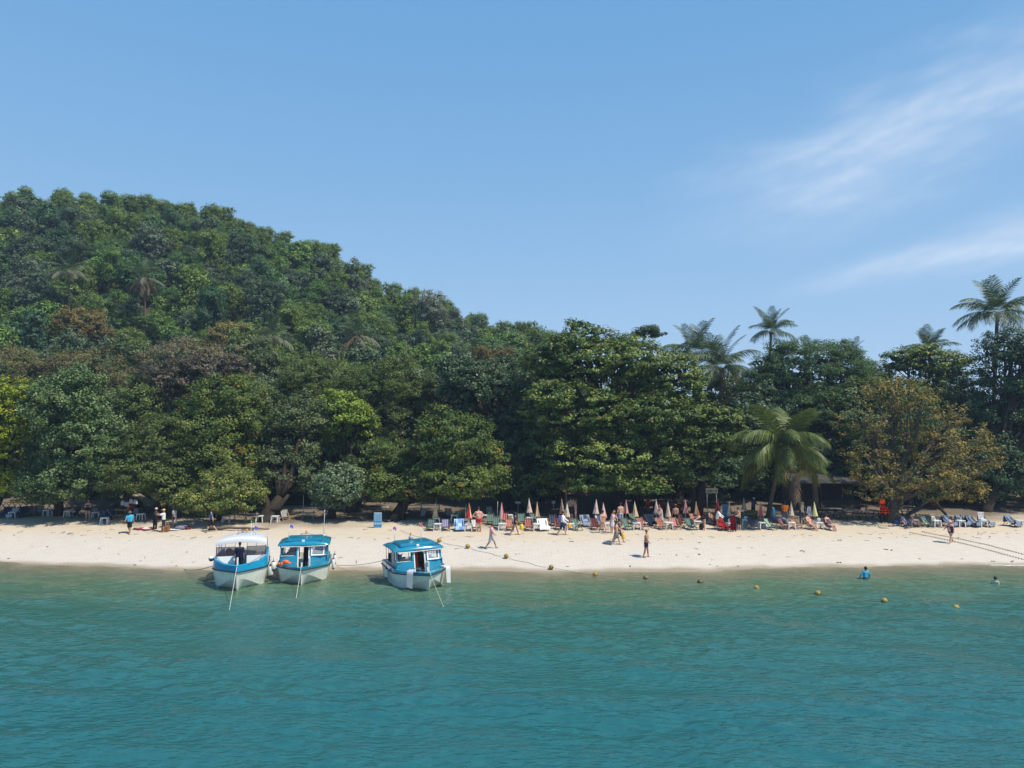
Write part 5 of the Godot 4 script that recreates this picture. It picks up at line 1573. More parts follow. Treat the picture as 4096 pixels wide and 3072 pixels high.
func person(label: String, at: Vector3, h: float, turn: float, pose: String, skin: Color, wear: Array, hair: Color, extra := {}) -> Node3D:
	var t := thing("person", label, "person", at, deg_to_rad(turn), extra.get("group", ""))
	var j := joints(POSE[pose], h)
	var girth: float = extra.get("girth", 1.0)
	var gk := "%s_%.2f_%.1f" % [pose, h, girth]
	var sm := mat(skin, 0.55, 0.4)
	var st := SurfaceTool.new()
	st.begin(Mesh.PRIMITIVE_TRIANGLES)
	st.append_from(cached("body" + gk, garment_bones(j, "body", 0.0, girth), 0.024 * j.k, 0.035), 0, Transform3D())
	var hb := Basis(Vector3.RIGHT, j.head_tilt) * Basis(Vector3.UP, deg_to_rad(extra.get("look", 0.0)))
	var ht := Transform3D(hb.scaled(Vector3.ONE * j.k * 1.02), j.head)
	st.append_from(head_mesh, 0, ht)
	for s in ["l", "r"]:
		var d: Vector3 = -j["fa_" + s].normalized()
		var x := d.cross(Vector3.BACK if absf(d.z) < 0.9 else Vector3.UP).normalized() * (-1.0 if s == "l" else 1.0)
		var m := Basis(x, d, x.cross(d))
		st.append_from(hand_mesh, 0, Transform3D(m.scaled(Vector3.ONE * j.k), j["wr_" + s]))
	put("body", st.commit(), sm, t)
	for w in wear:
		var kind: String = w[0]
		if kind in ["cap", "hat", "turban"]:
			var sc := begin()
			var c := Vector3(0, 0.16, 0.005)
			if kind == "turban": ball(sc, c + Vector3(0, 0.01, -0.01), Vector3(0.10, 0.085, 0.115), 12)
			else: ball(sc, c, Vector3(0.086, 0.085, 0.105), 12)
			if kind == "cap": box(sc, c + Vector3(0, 0.0, 0.12), Vector3(0.13, 0.015, 0.11))
			if kind == "hat": lathe(sc, c + Vector3(0, -0.01, 0), [Vector2(0.08, 0.02), Vector2(0.17, -0.015), Vector2(0.165, -0.03), Vector2(0.08, 0.0)], 14)
			var o := put(kind, fin(sc), mat(w[1], 0.85), t)
			o.transform = ht
			continue
		if kind == "backpack":
			var sp := begin()
			box(sp, Vector3(0, 0.0, 0), Vector3(0.30, 0.44, 0.18))
			box(sp, Vector3(0, -0.06, -0.11), Vector3(0.22, 0.22, 0.07))
			for s in [-0.11, 0.11]: tube(sp, [Vector3(s, 0.2, 0.08), Vector3(s, 0.26, 0.17), Vector3(s, 0.12, 0.30), Vector3(s, -0.15, 0.12)], [0.02], 5)
			var o := put("backpack", fin(sp), mat(w[1], 0.8), t)
			o.transform = Transform3D(Basis(), j.hip + (j.up * 0.28 + Vector3(0, 0, -0.2)) * j.k)
			continue
		var grow: float = {"shirt": 0.02, "long_shirt": 0.016, "shorts": 0.02, "trunks": 0.012, "trousers": 0.018, "swimsuit": 0.010, "bikini": 0.008, "dress": 0.016}[kind]
		var gm := cached(kind + gk, garment_bones(j, kind, grow, girth), 0.026 * j.k, 0.03)
		put({"long_shirt": "shirt", "trunks": "swim_trunks"}.get(kind, kind), gm, mat(w[1], 0.85, 0.3), t)
	if hair.a > 0.0:
		var sh := begin()
		ball(sh, Vector3(0, 0.135, -0.016), Vector3(0.084, 0.102, 0.096), 12)
		if extra.get("long", false): ball(sh, Vector3(0, 0.04, -0.075), Vector3(0.075, 0.15, 0.045), 10)
		if extra.get("bun", false): ball(sh, Vector3(0, 0.21, -0.09), Vector3(0.04, 0.04, 0.04), 8)
		if extra.get("afro", false): ball(sh, Vector3(0, 0.14, -0.03), Vector3(0.125, 0.13, 0.12), 12)
		put("hair", fin(sh), mat(hair, 0.7), t).transform = ht
	if not extra.get("faceless", false):
		var se := begin()
		for s in [-1.0, 1.0]: ball(se, Vector3(s * 0.029, 0.128, 0.093), Vector3(0.011, 0.007, 0.006), 6)
		put("eyes", fin(se), M.black, t).transform = ht
		se = begin()
		ball(se, Vector3(0, 0.052, 0.102), Vector3(0.022, 0.006, 0.006), 6)
		put("mouth", fin(se), mat(lin(0.30, 0.10, 0.09), 0.6), t).transform = ht
	t.set_meta("hand_l", j.wr_l + j.fa_l * 0.09)
	t.set_meta("hand_r", j.wr_r + j.fa_r * 0.09)
	return t

func hand_of(t: Node3D, s: String) -> Vector3:
	return t.position + t.basis * (t.get_meta("hand_" + s) as Vector3)

func hung(called: String, label: String, category: String, top: Vector3, w: float, h: float, cols: Array, turn: float, m := 1.0) -> void:
	# a cloth or bag that hangs in folds from a hand
	var st := begin()
	var bands := cols.size()
	for i in 10:
		for k in 8:
			var p := func(a: int, b: int) -> Vector3:
				var y := a / 10.0
				var x := b / 8.0 - 0.5
				return Vector3(x * w * lerpf(0.45, 1.0, pow(y, 0.5)) * m, -y * h * (1.0 + 0.08 * sin(b * 2.1)), 0.045 * sin(b * 1.9 + y * 2.0) * lerpf(0.4, 1.0, y))
			var c: Color = cols[int(i * bands / 10.0)]
			st.set_color(c)
			quad(st, p.call(k * 0 + i, k), p.call(i + 1, k), p.call(i + 1, k + 1), p.call(i, k + 1))
	var o := put(called, fin(st), M.cloth)
	o.position = top
	o.rotation.y = deg_to_rad(turn)
	tag(o, label, category)

func bag(called: String, label: String, category: String, top: Vector3, s: Vector3, col: Color, turn := 0.0) -> void:
	var t := thing(called, label, category, top, deg_to_rad(turn))
	var st := begin()
	lathe(st, Vector3(0, -s.y - 0.08, 0), [Vector2(0, 0), Vector2(0.46, 0.02), Vector2(0.5, 0.1 * s.y), Vector2(0.47, s.y * 0.7), Vector2(0.36, s.y * 0.92), Vector2(0.12, s.y), Vector2(0, s.y)], 12, Basis(), Vector2(s.x, s.z))
	put("body", fin(st), mat(col, 0.5), t)
	st = begin()
	tube(st, [Vector3(-s.x * 0.2, -0.1, 0), Vector3(-s.x * 0.1, 0.0, 0), Vector3(s.x * 0.1, 0.0, 0), Vector3(s.x * 0.2, -0.1, 0)], [0.014], 5)
	put("strap", fin(st), M.black, t)

func build_people() -> void:
	make_head()
	M.cloth = vmat(0.9, 0.2)
	var fair := lin(0.50, 0.29, 0.20)
	var tan := lin(0.36, 0.19, 0.12)
	var brown := lin(0.16, 0.085, 0.055)
	var pink := lin(0.55, 0.30, 0.23)
	var black := lin(0.012, 0.011, 0.012)
	var dkbr := lin(0.035, 0.02, 0.012)
	var blond := lin(0.32, 0.20, 0.08)
	var none := Color.TRANSPARENT
	var W := lin(0.72, 0.72, 0.74)
	var navy := lin(0.012, 0.018, 0.05)
	var p: Node3D
	# on the open sand
	person("bald bare-chested man in dark navy trunks walking alone nearest the water", on(8.54, -45.67), 1.78, 68, "stroll", tan, [["trunks", navy]], lin(0.16, 0.10, 0.07), {"girth": 1.1, "look": 10})
	person("man in pink shirt and grey shorts walking east beyond the lone teal boat", on(-1.37, -47.54), 1.73, 84, "walk", tan, [["shirt", lin(0.62, 0.33, 0.38)], ["shorts", lin(0.42, 0.40, 0.38)]], dkbr)
	person("man in bright blue T-shirt, dark shorts and hat walking towards the water", on(-27.78, -52.07), 1.66, 8, "walk", tan, [["shirt", lin(0.06, 0.42, 0.66)], ["shorts", black], ["hat", lin(0.10, 0.11, 0.15)], ["backpack", lin(0.02, 0.03, 0.06)]], none)
	person("person all in black with a pale headscarf, standing among the wares", on(-26.51, -53.22), 1.62, 75, "hold", brown, [["trousers", black], ["long_shirt", lin(0.018, 0.018, 0.02)], ["turban", lin(0.62, 0.50, 0.52)]], none)
	person("man in white T-shirt and tan cap reaching out beside the woven basket", on(-25.51, -52.45), 1.68, -70, "reach", tan, [["shirt", W], ["shorts", lin(0.02, 0.022, 0.03)], ["cap", lin(0.55, 0.40, 0.16)]], none)
	person("person in a long cream shirt and maroon shorts behind the spread wares", on(-25.30, -53.68), 1.62, -95, "stand", brown, [["shorts", lin(0.12, 0.03, 0.04)], ["dress", lin(0.62, 0.58, 0.50)], ["shirt", lin(0.64, 0.60, 0.52)]], black)
	person("person in blue shirt and black shorts walking west beside the driftwood log", on(-21.90, -52.20), 1.68, -70, "walk", fair, [["shorts", black], ["shirt", lin(0.05, 0.10, 0.22)]], dkbr)
	person("woman in black swimsuit with folded arms in the shade of the blue-green tree", on(-33.86, -57.16), 1.66, 10, "crossed", pink, [["swimsuit", black]], blond, {"bun": true})
	p = person("woman in dark rash top and swimsuit walking east with a yellow bag", on(0.21, -50.92), 1.64, 80, "carry", tan, [["shirt", lin(0.035, 0.04, 0.055)], ["bikini", lin(0.03, 0.03, 0.04)]], black, {"bun": true})
	bag("dry_bag", "yellow dry bag held out by the woman in the dark rash top", "bag", hand_of(p, "l"), Vector3(0.26, 0.42, 0.22), lin(0.78, 0.50, 0.01))
	p = person("man in white sleeves and navy shorts with a purple backpack, walking east", on(3.58, -50.90), 1.74, 78, "carry", fair, [["long_shirt", W], ["shorts", lin(0.02, 0.05, 0.12)], ["backpack", lin(0.16, 0.13, 0.30)]], dkbr)
	bag("dry_bag", "yellow and orange bag carried by the man with the purple backpack", "bag", hand_of(p, "l"), Vector3(0.24, 0.36, 0.2), lin(0.75, 0.36, 0.01))
	person("slender woman in beige bikini walking towards the sand below the closed umbrellas", on(6.54, -51.56), 1.68, 15, "walk", pink, [["bikini", lin(0.40, 0.26, 0.16)]], black, {"long": true})
	p = person("woman in pale dress stepping between the chairs with towels in her arms", on(7.21, -51.70), 1.64, 60, "fold", pink, [["dress", lin(0.50, 0.48, 0.52)]], blond, {"long": true})
	p = person("woman in floral shorts walking under a striped towel with a yellow bag", on(7.02, -48.33), 1.66, 70, "carry", fair, [["shorts", lin(0.22, 0.21, 0.17)], ["bikini", lin(0.12, 0.06, 0.05)]], dkbr, {"long": true})
	hung("striped_towel", "white and blue striped towel round the shoulders of the woman in floral shorts", "towel", p.position + Vector3(-0.05, 1.48, -0.14), 0.75, 0.5, [G(0.7, 0.7, 0.72), G(0.05, 0.08, 0.22), G(0.7, 0.7, 0.72), G(0.05, 0.08, 0.22), G(0.65, 0.65, 0.7)], 70)
	bag("dry_bag", "yellow dry bag carried by the woman in floral shorts", "bag", hand_of(p, "l"), Vector3(0.24, 0.42, 0.2), lin(0.80, 0.46, 0.01))
	person("person in dark shorts walking half hidden behind the woman in floral shorts", on(7.29, -48.89), 1.68, 75, "walk", tan, [["shorts", lin(0.06, 0.07, 0.08)], ["shirt", lin(0.10, 0.10, 0.12)]], black)
	person("bare-chested man in red swim shorts with hands on hips by the white canvas chair", on(-2.44, -52.14), 1.80, 5, "hips", pink, [["trunks", lin(0.55, 0.02, 0.03)]], dkbr, {"girth": 1.15})
	person("bare-backed man in pale floral shorts beneath the giant almond tree", on(8.17, -53.84), 1.80, 200, "stand", fair, [["shorts", lin(0.30, 0.32, 0.42)]], black)
	person("sunburnt woman in a pale sundress reaching over a red deck chair", on(11.17, -53.66), 1.68, -60, "fold", pink, [["dress", lin(0.52, 0.42, 0.42)]], lin(0.20, 0.06, 0.03), {"bun": true})
	person("bare-backed youth in black trunks and green cap between the red chairs", on(12.32, -53.90), 1.66, 180, "stand", tan, [["trunks", black], ["cap", lin(0.10, 0.22, 0.08)]], dkbr)
	p = person("woman in black swimsuit bending over to a black backpack on the sand", on(14.14, -52.72), 1.72, -80, "bend", pink, [["swimsuit", black]], black, {"long": true})
	person("woman in white long-sleeved top over a pale bikini, arranging a red cloth", on(15.17, -52.96), 1.64, 75, "fold", tan, [["long_shirt", lin(0.70, 0.71, 0.68)], ["bikini", lin(0.5, 0.45, 0.4)]], black)
	p = person("bare-chested man in black shorts holding up a dark red towel", on(16.73, -52.78), 1.72, -75, "hold", fair, [["shorts", lin(0.02, 0.03, 0.035)]], black)
	hung("red_towel", "dark red towel held up by the man in black shorts", "towel", hand_of(p, "l") + Vector3(-0.1, 0.08, 0.05), 0.55, 1.15, [G(0.13, 0.006, 0.012), G(0.10, 0.004, 0.01)], 10)
	person("person in an orange T-shirt standing behind the two red deck chairs", on(21.14, -55.42), 1.70, 170, "stand", brown, [["shirt", lin(0.85, 0.20, 0.005)], ["shorts", lin(0.12, 0.12, 0.13)]], black)
	p = person("beach vendor in a sun hat loaded with pale cloths in front of the palm trunk", on(22.45, -55.46), 1.66, 5, "hold", brown, [["trousers", lin(0.05, 0.07, 0.10)], ["shirt", lin(0.03, 0.03, 0.035)], ["hat", lin(0.20, 0.17, 0.14)]], none)
	hung("sarong", "pale blue cloths over the sun-hatted vendor's arm", "sarong", hand_of(p, "l") + Vector3(0.05, 0.3, 0.05), 0.4, 0.75, [G(0.40, 0.42, 0.52), G(0.30, 0.33, 0.45), G(0.42, 0.42, 0.5)], 0)
	hung("sarong", "cream cloth over the sun-hatted vendor's other shoulder", "sarong", hand_of(p, "r") + Vector3(0.0, 0.45, 0.05), 0.25, 0.6, [G(0.5, 0.47, 0.38)], 0)
	p = person("vendor beside the thick forked trunk holding up orange-red sarongs", on(28.94, -55.88), 1.62, 0, "raise", brown, [["trousers", lin(0.03, 0.02, 0.02)], ["shirt", lin(0.04, 0.03, 0.03)]], black)
	var o := G(0.62, 0.05, 0.01)
	var dk := G(0.05, 0.01, 0.01)
	hung("sarong", "orange-red sarong with dark stripes held high by the vendor at the forked trunk", "sarong", p.position + Vector3(-0.15, 1.85, 0.3), 0.62, 0.72, [o, o, o, o, dk, o, dk, o], 10)
	hung("sarong", "orange-red sarong with dark bands wrapped below the vendor's arms", "sarong", p.position + Vector3(0.05, 1.2, 0.28), 0.5, 0.45, [o, dk, o, dk, o], -8, 1.5)
	person("heavy woman in dark swimsuit and pink bucket hat walking along the tyre tracks", on(30.28, -49.46), 1.62, -75, "walk_out", pink, [["swimsuit", lin(0.03, 0.012, 0.05)], ["hat", lin(0.72, 0.42, 0.42)]], none, {"girth": 1.35})
	# seated
	person("sunbather in red sunglasses reclining on the deck chair under the yellow umbrella", on(22.19, -53.36) + Vector3(0, 0.02, 0), 1.68, 30, "sit", pink, [["bikini", lin(0.55, 0.12, 0.12)]], dkbr, {"bun": true})
	person("sunbather with a magazine on the last deck chair of the sunny row", on(23.55, -53.24) + Vector3(0, 0.02, 0), 1.66, 25, "sit", pink, [["swimsuit", lin(0.10, 0.05, 0.09)]], black)
	person("bather lounging in the second row behind the bending woman", on(15.31, -54.84), 1.7, 40, "sit", tan, [["trunks", lin(0.05, 0.05, 0.06)], ["cap", lin(0.6, 0.58, 0.52)]], none)
	person("dim figure seated behind the bare-chested man in red shorts", on(-3.10, -54.54), 1.68, 60, "sit", fair, [["swimsuit", lin(0.05, 0.04, 0.05)]], dkbr)
	# in the shade behind
	person("bare-backed man with a towel under his arm beside the black bin", on(4.65, -56.63), 1.82, 185, "stand", fair, [["shorts", lin(0.02, 0.04, 0.05)]], dkbr, {"girth": 1.15})
	person("woman in black bikini with raised arms in the shade beside the bare-backed man", on(4.99, -56.09), 1.68, -100, "raise", pink, [["bikini", black]], black)
	person("small child in a red dress far back under the giant almond tree", on(11.50, -60.51), 1.25, 20, "stand", fair, [["dress", lin(0.45, 0.02, 0.05)]], dkbr)
	person("broad man in a purple plaid shirt in the shade behind the green and red umbrella", on(15.41, -58.69), 1.78, 190, "stand", brown, [["shirt", lin(0.05, 0.035, 0.06)], ["trousers", lin(0.03, 0.03, 0.04)]], black, {"girth": 1.15})
	person("brown-shirted person at the shaded tables, nearer the pale leaning trunk", on(10.65, -60.75), 1.66, 160, "stand", brown, [["shirt", lin(0.10, 0.05, 0.035)], ["trousers", lin(0.03, 0.03, 0.03)]], black)
	person("dark-clad person at the shaded tables beside the child in red", on(10.99, -60.49), 1.68, 200, "hold", brown, [["shirt", lin(0.06, 0.03, 0.025)], ["shorts", black]], black)
	person("pale figure under the palms in a headscarf beside the olive awning", on(19.50, -57.84), 1.62, 30, "hold", brown, [["trousers", black], ["shirt", lin(0.05, 0.05, 0.07)], ["turban", lin(0.40, 0.40, 0.46)]], none)
	# aboard and in the water
	var b1 := get_node("speedboat") as Node3D
	var b2 := get_node("cabin_boat") as Node3D
	person("boatman in dark navy standing at the open bow of the white-awning boat", b1.position + b1.basis * Vector3(-0.03, 0.62, -1.75), 1.70, 5, "stand", brown, [["trousers", lin(0.008, 0.012, 0.03)], ["shirt", lin(0.010, 0.016, 0.04)]], black)
	person("dark figure standing in the doorway of the first teal boat", b2.position + b2.basis * Vector3(0.08, 0.60, -2.4), 1.42, 150, "hold", brown, [["trousers", lin(0.01, 0.015, 0.03)], ["long_shirt", lin(0.012, 0.012, 0.015)]], black)
	var w := W3(20.32, -41.32)
	person("child in a blue and white swim shirt standing waist deep in the shallows", Vector3(w.x, -0.62, w.z), 1.32, 190, "wade", tan, [["long_shirt", lin(0.05, 0.33, 0.52)], ["shorts", lin(0.03, 0.05, 0.1)]], black, {"afro": true})
	w = W3(26.83, -39.94)
	person("curly-haired child neck deep in the water at the east side", Vector3(w.x, -0.85, w.z), 1.28, -60, "stand", tan, [["shirt", lin(0.45, 0.46, 0.40)]], black, {"afro": true})


# ---------------------------------------------------------------- deck chairs, tables, parasols
var slings := {}

func sling_mesh(kind: String) -> ArrayMesh:
	if slings.has(kind): return slings[kind]
	var pal := {
		"green": [G(0.085, 0.19, 0.15), G(0.16, 0.26, 0.21), G(0.05, 0.13, 0.11)], "pale_green": [G(0.25, 0.46, 0.30), G(0.42, 0.55, 0.42), G(0.20, 0.40, 0.26)],
		"red": [G(0.40, 0.075, 0.05), G(0.50, 0.22, 0.17), G(0.28, 0.045, 0.035)], "pink": [G(0.55, 0.16, 0.15), G(0.60, 0.30, 0.27), G(0.42, 0.09, 0.08)], "dark_red": [G(0.14, 0.025, 0.03), G(0.25, 0.08, 0.08), G(0.09, 0.015, 0.02)],
		"orange": [G(0.52, 0.15, 0.06), G(0.58, 0.32, 0.20), G(0.40, 0.09, 0.03)], "purple": [G(0.24, 0.22, 0.42), G(0.36, 0.34, 0.52), G(0.17, 0.15, 0.32)], "navy": [G(0.035, 0.05, 0.11), G(0.07, 0.085, 0.15), G(0.02, 0.03, 0.07)],
		"white": [G(0.62, 0.58, 0.55), G(0.66, 0.62, 0.60), G(0.5, 0.46, 0.45)], "striped": [G(0.03, 0.04, 0.045), G(0.52, 0.53, 0.50), G(0.03, 0.04, 0.045)], "plum": [G(0.10, 0.03, 0.06), G(0.36, 0.28, 0.32), G(0.07, 0.02, 0.045)],
		"pale_blue": [G(0.42, 0.55, 0.62), G(0.55, 0.62, 0.66), G(0.34, 0.48, 0.56)], "grey_blue": [G(0.16, 0.20, 0.27), G(0.20, 0.24, 0.30), G(0.13, 0.17, 0.23)]}
	var c: Array = pal[kind].map(func(k): return k.lerp(Color.WHITE * k.get_luminance(), 0.28) * 0.9)
	var st := begin()
	st.set_smooth_group(3)
	var prof := [Vector2(-0.40, 0.74), Vector2(-0.28, 0.52), Vector2(-0.14, 0.31), Vector2(0.02, 0.20), Vector2(0.18, 0.20), Vector2(0.34, 0.29)]
	for k in 12:
		st.set_color(c[[0, 1, 0, 2][k % 4]] if kind != "striped" else c[k % 2])
		for i in prof.size() - 1:
			var x0 := -0.24 + 0.04 * k
			quad(st, Vector3(x0, prof[i].y, prof[i].x), Vector3(x0, prof[i + 1].y, prof[i + 1].x), Vector3(x0 + 0.04, prof[i + 1].y, prof[i + 1].x), Vector3(x0 + 0.04, prof[i].y, prof[i].x))
	slings[kind] = fin(st)
	return slings[kind]

var chair_rails := []

func deck_chair(at: Vector3, kind: String, turn: float, label: String, group: String, wood: Material) -> void:
	if chair_rails.is_empty():
		for s in [-0.27, 0.27]:
			var st := begin()
			bar(st, Vector3(s, 0.0, 0.46), Vector3(s, 0.78, -0.42), 0.032, 0.045)
			chair_rails.append(["rail", fin(st)])
			st = begin()
			bar(st, Vector3(s * 0.85, 0.0, -0.36), Vector3(s * 0.85, 0.33, 0.37), 0.032, 0.045)
			chair_rails.append(["rail", fin(st)])
		for q in [[0.76, -0.40], [0.30, 0.35], [0.03, 0.43], [0.03, -0.34]]:
			var st := begin()
			bar(st, Vector3(-0.28, q[0], q[1]), Vector3(0.28, q[0], q[1]), 0.03, 0.03)
			chair_rails.append(["crossbar", fin(st)])
		for s in [-0.25, 0.25]:
			var st := begin()
			bar(st, Vector3(s, 0.02, -0.62), Vector3(s, 0.56, -0.20), 0.028, 0.03)
			chair_rails.append(["prop", fin(st)])
	var t := thing("deck_chair", label, "deck chair", at, deg_to_rad(turn), group)
	for r in chair_rails: put(r[0], r[1], wood, t)
	put("sling", sling_mesh(kind), M.cloth, t)

var table_parts := []

func beach_table(at: Vector3, turn: float, label: String, group: String) -> void:
	if table_parts.is_empty():
		var st := begin()
		box(st, Vector3(0, 0.49, 0), Vector3(0.54, 0.035, 0.46))
		box(st, Vector3(0, 0.455, 0), Vector3(0.50, 0.05, 0.42))
		table_parts.append(["tabletop", fin(st)])
		for x in [-1.0, 1.0]:
			for z in [-1.0, 1.0]:
				st = begin()
				bar(st, Vector3(x * 0.26, 0.0, z * 0.22), Vector3(x * 0.22, 0.45, z * 0.18), 0.065, 0.05)
				table_parts.append(["leg", fin(st)])
	var t := thing("beach_table", label, "table", at, deg_to_rad(turn), group)
	for p in table_parts: put(p[0], p[1], M.plastic, t)

func parasol(at: Vector3, top: float, ln: float, cols: Array, spot: Color, turn: float, label: String, lean := 0.0) -> void:
	var t := thing("parasol", label, "parasol", at, deg_to_rad(turn), "closed parasols among the deck chairs")
	t.rotation.z = deg_to_rad(lean)
	var st := begin()
	tube(st, [Vector3(0, -0.15, 0), Vector3(0, top - 0.03, 0)], [0.022], 8)
	put("pole", fin(st), M.pole, t)
	var seg := 32
	st = begin()
	st.set_smooth_group(3)
	for i in 8:
		for k in seg:
			var p := func(a: int, b: int) -> Vector3:
				var y := a / 8.0
				var an := TAU * b / seg
				var r := (0.02 + 0.20 * pow(y, 0.95)) * (1.0 + 0.20 * cos(an * 8.0) * y)
				return Vector3(cos(an + 0.3 * y) * r, top - ln * y - 0.04 * y * cos(an * 8.0), sin(an + 0.3 * y) * r * 0.85)
			var c: Color = cols[int(k * 8 / seg) % cols.size()]
			# printed roundels on every other gore
			if spot.a > 0.0 and int(k * 8 / seg) % 2 == 0 and i in [4, 5] and k % 4 in [1, 2]: c = spot
			st.set_color(c)
			quad(st, p.call(i, k), p.call(i + 1, k), p.call(i + 1, k + 1), p.call(i, k + 1))
	put("canopy", fin(st), M.cloth, t)
	st = begin()
	lathe(st, Vector3(0, top - 0.02, 0), [Vector2(0.03, -0.03), Vector2(0.026, 0.03), Vector2(0.008, 0.07), Vector2(0, 0.075)], 8)
	put("finial", fin(st), M.pole, t)

func drape(called: String, label: String, category: String, at: Vector3, turn: float, cols: Array, big := 1.0) -> void:
	# a towel thrown over a deck chair: it follows the sling and hangs behind
	var st := begin()
	st.set_smooth_group(3)
	var prof := [Vector2(-0.50, 0.30), Vector2(-0.47, 0.62), Vector2(-0.42, 0.80), Vector2(-0.36, 0.79), Vector2(-0.22, 0.52), Vector2(-0.06, 0.34), Vector2(0.12, 0.26), Vector2(0.32, 0.34), Vector2(0.44, 0.34), Vector2(0.47, 0.12)]
	for i in prof.size() - 1:
		for k in 8:
			st.set_color(cols[(i * 2 + int(k / 3)) % cols.size()])
			var p := func(a: int, b: int) -> Vector3:
				var x := (b / 8.0 - 0.5) * 0.66 * big
				return Vector3(x, prof[a].y + 0.012 * sin(b * 2.3 + a), prof[a].x + 0.012 * cos(b * 1.7 + a))
			quad(st, p.call(i, k), p.call(i + 1, k), p.call(i + 1, k + 1), p.call(i, k + 1))
	var o := put(called, fin(st), M.cloth)
	o.position = at
	o.rotation.y = deg_to_rad(turn)
	tag(o, label, category)

func heap(called: String, label: String, category: String, at: Vector3, lumps: Array, turn := 0.0) -> void:
	var t := thing(called, label, category, at, turn)
	for l in lumps:
		var st := begin()
		ball(st, l[0], l[1], 10, Basis(Vector3.UP, rng.randf() * TAU))
		put(l[3] if l.size() > 3 else "cloth", fin(st), mat(l[2], 0.85), t)

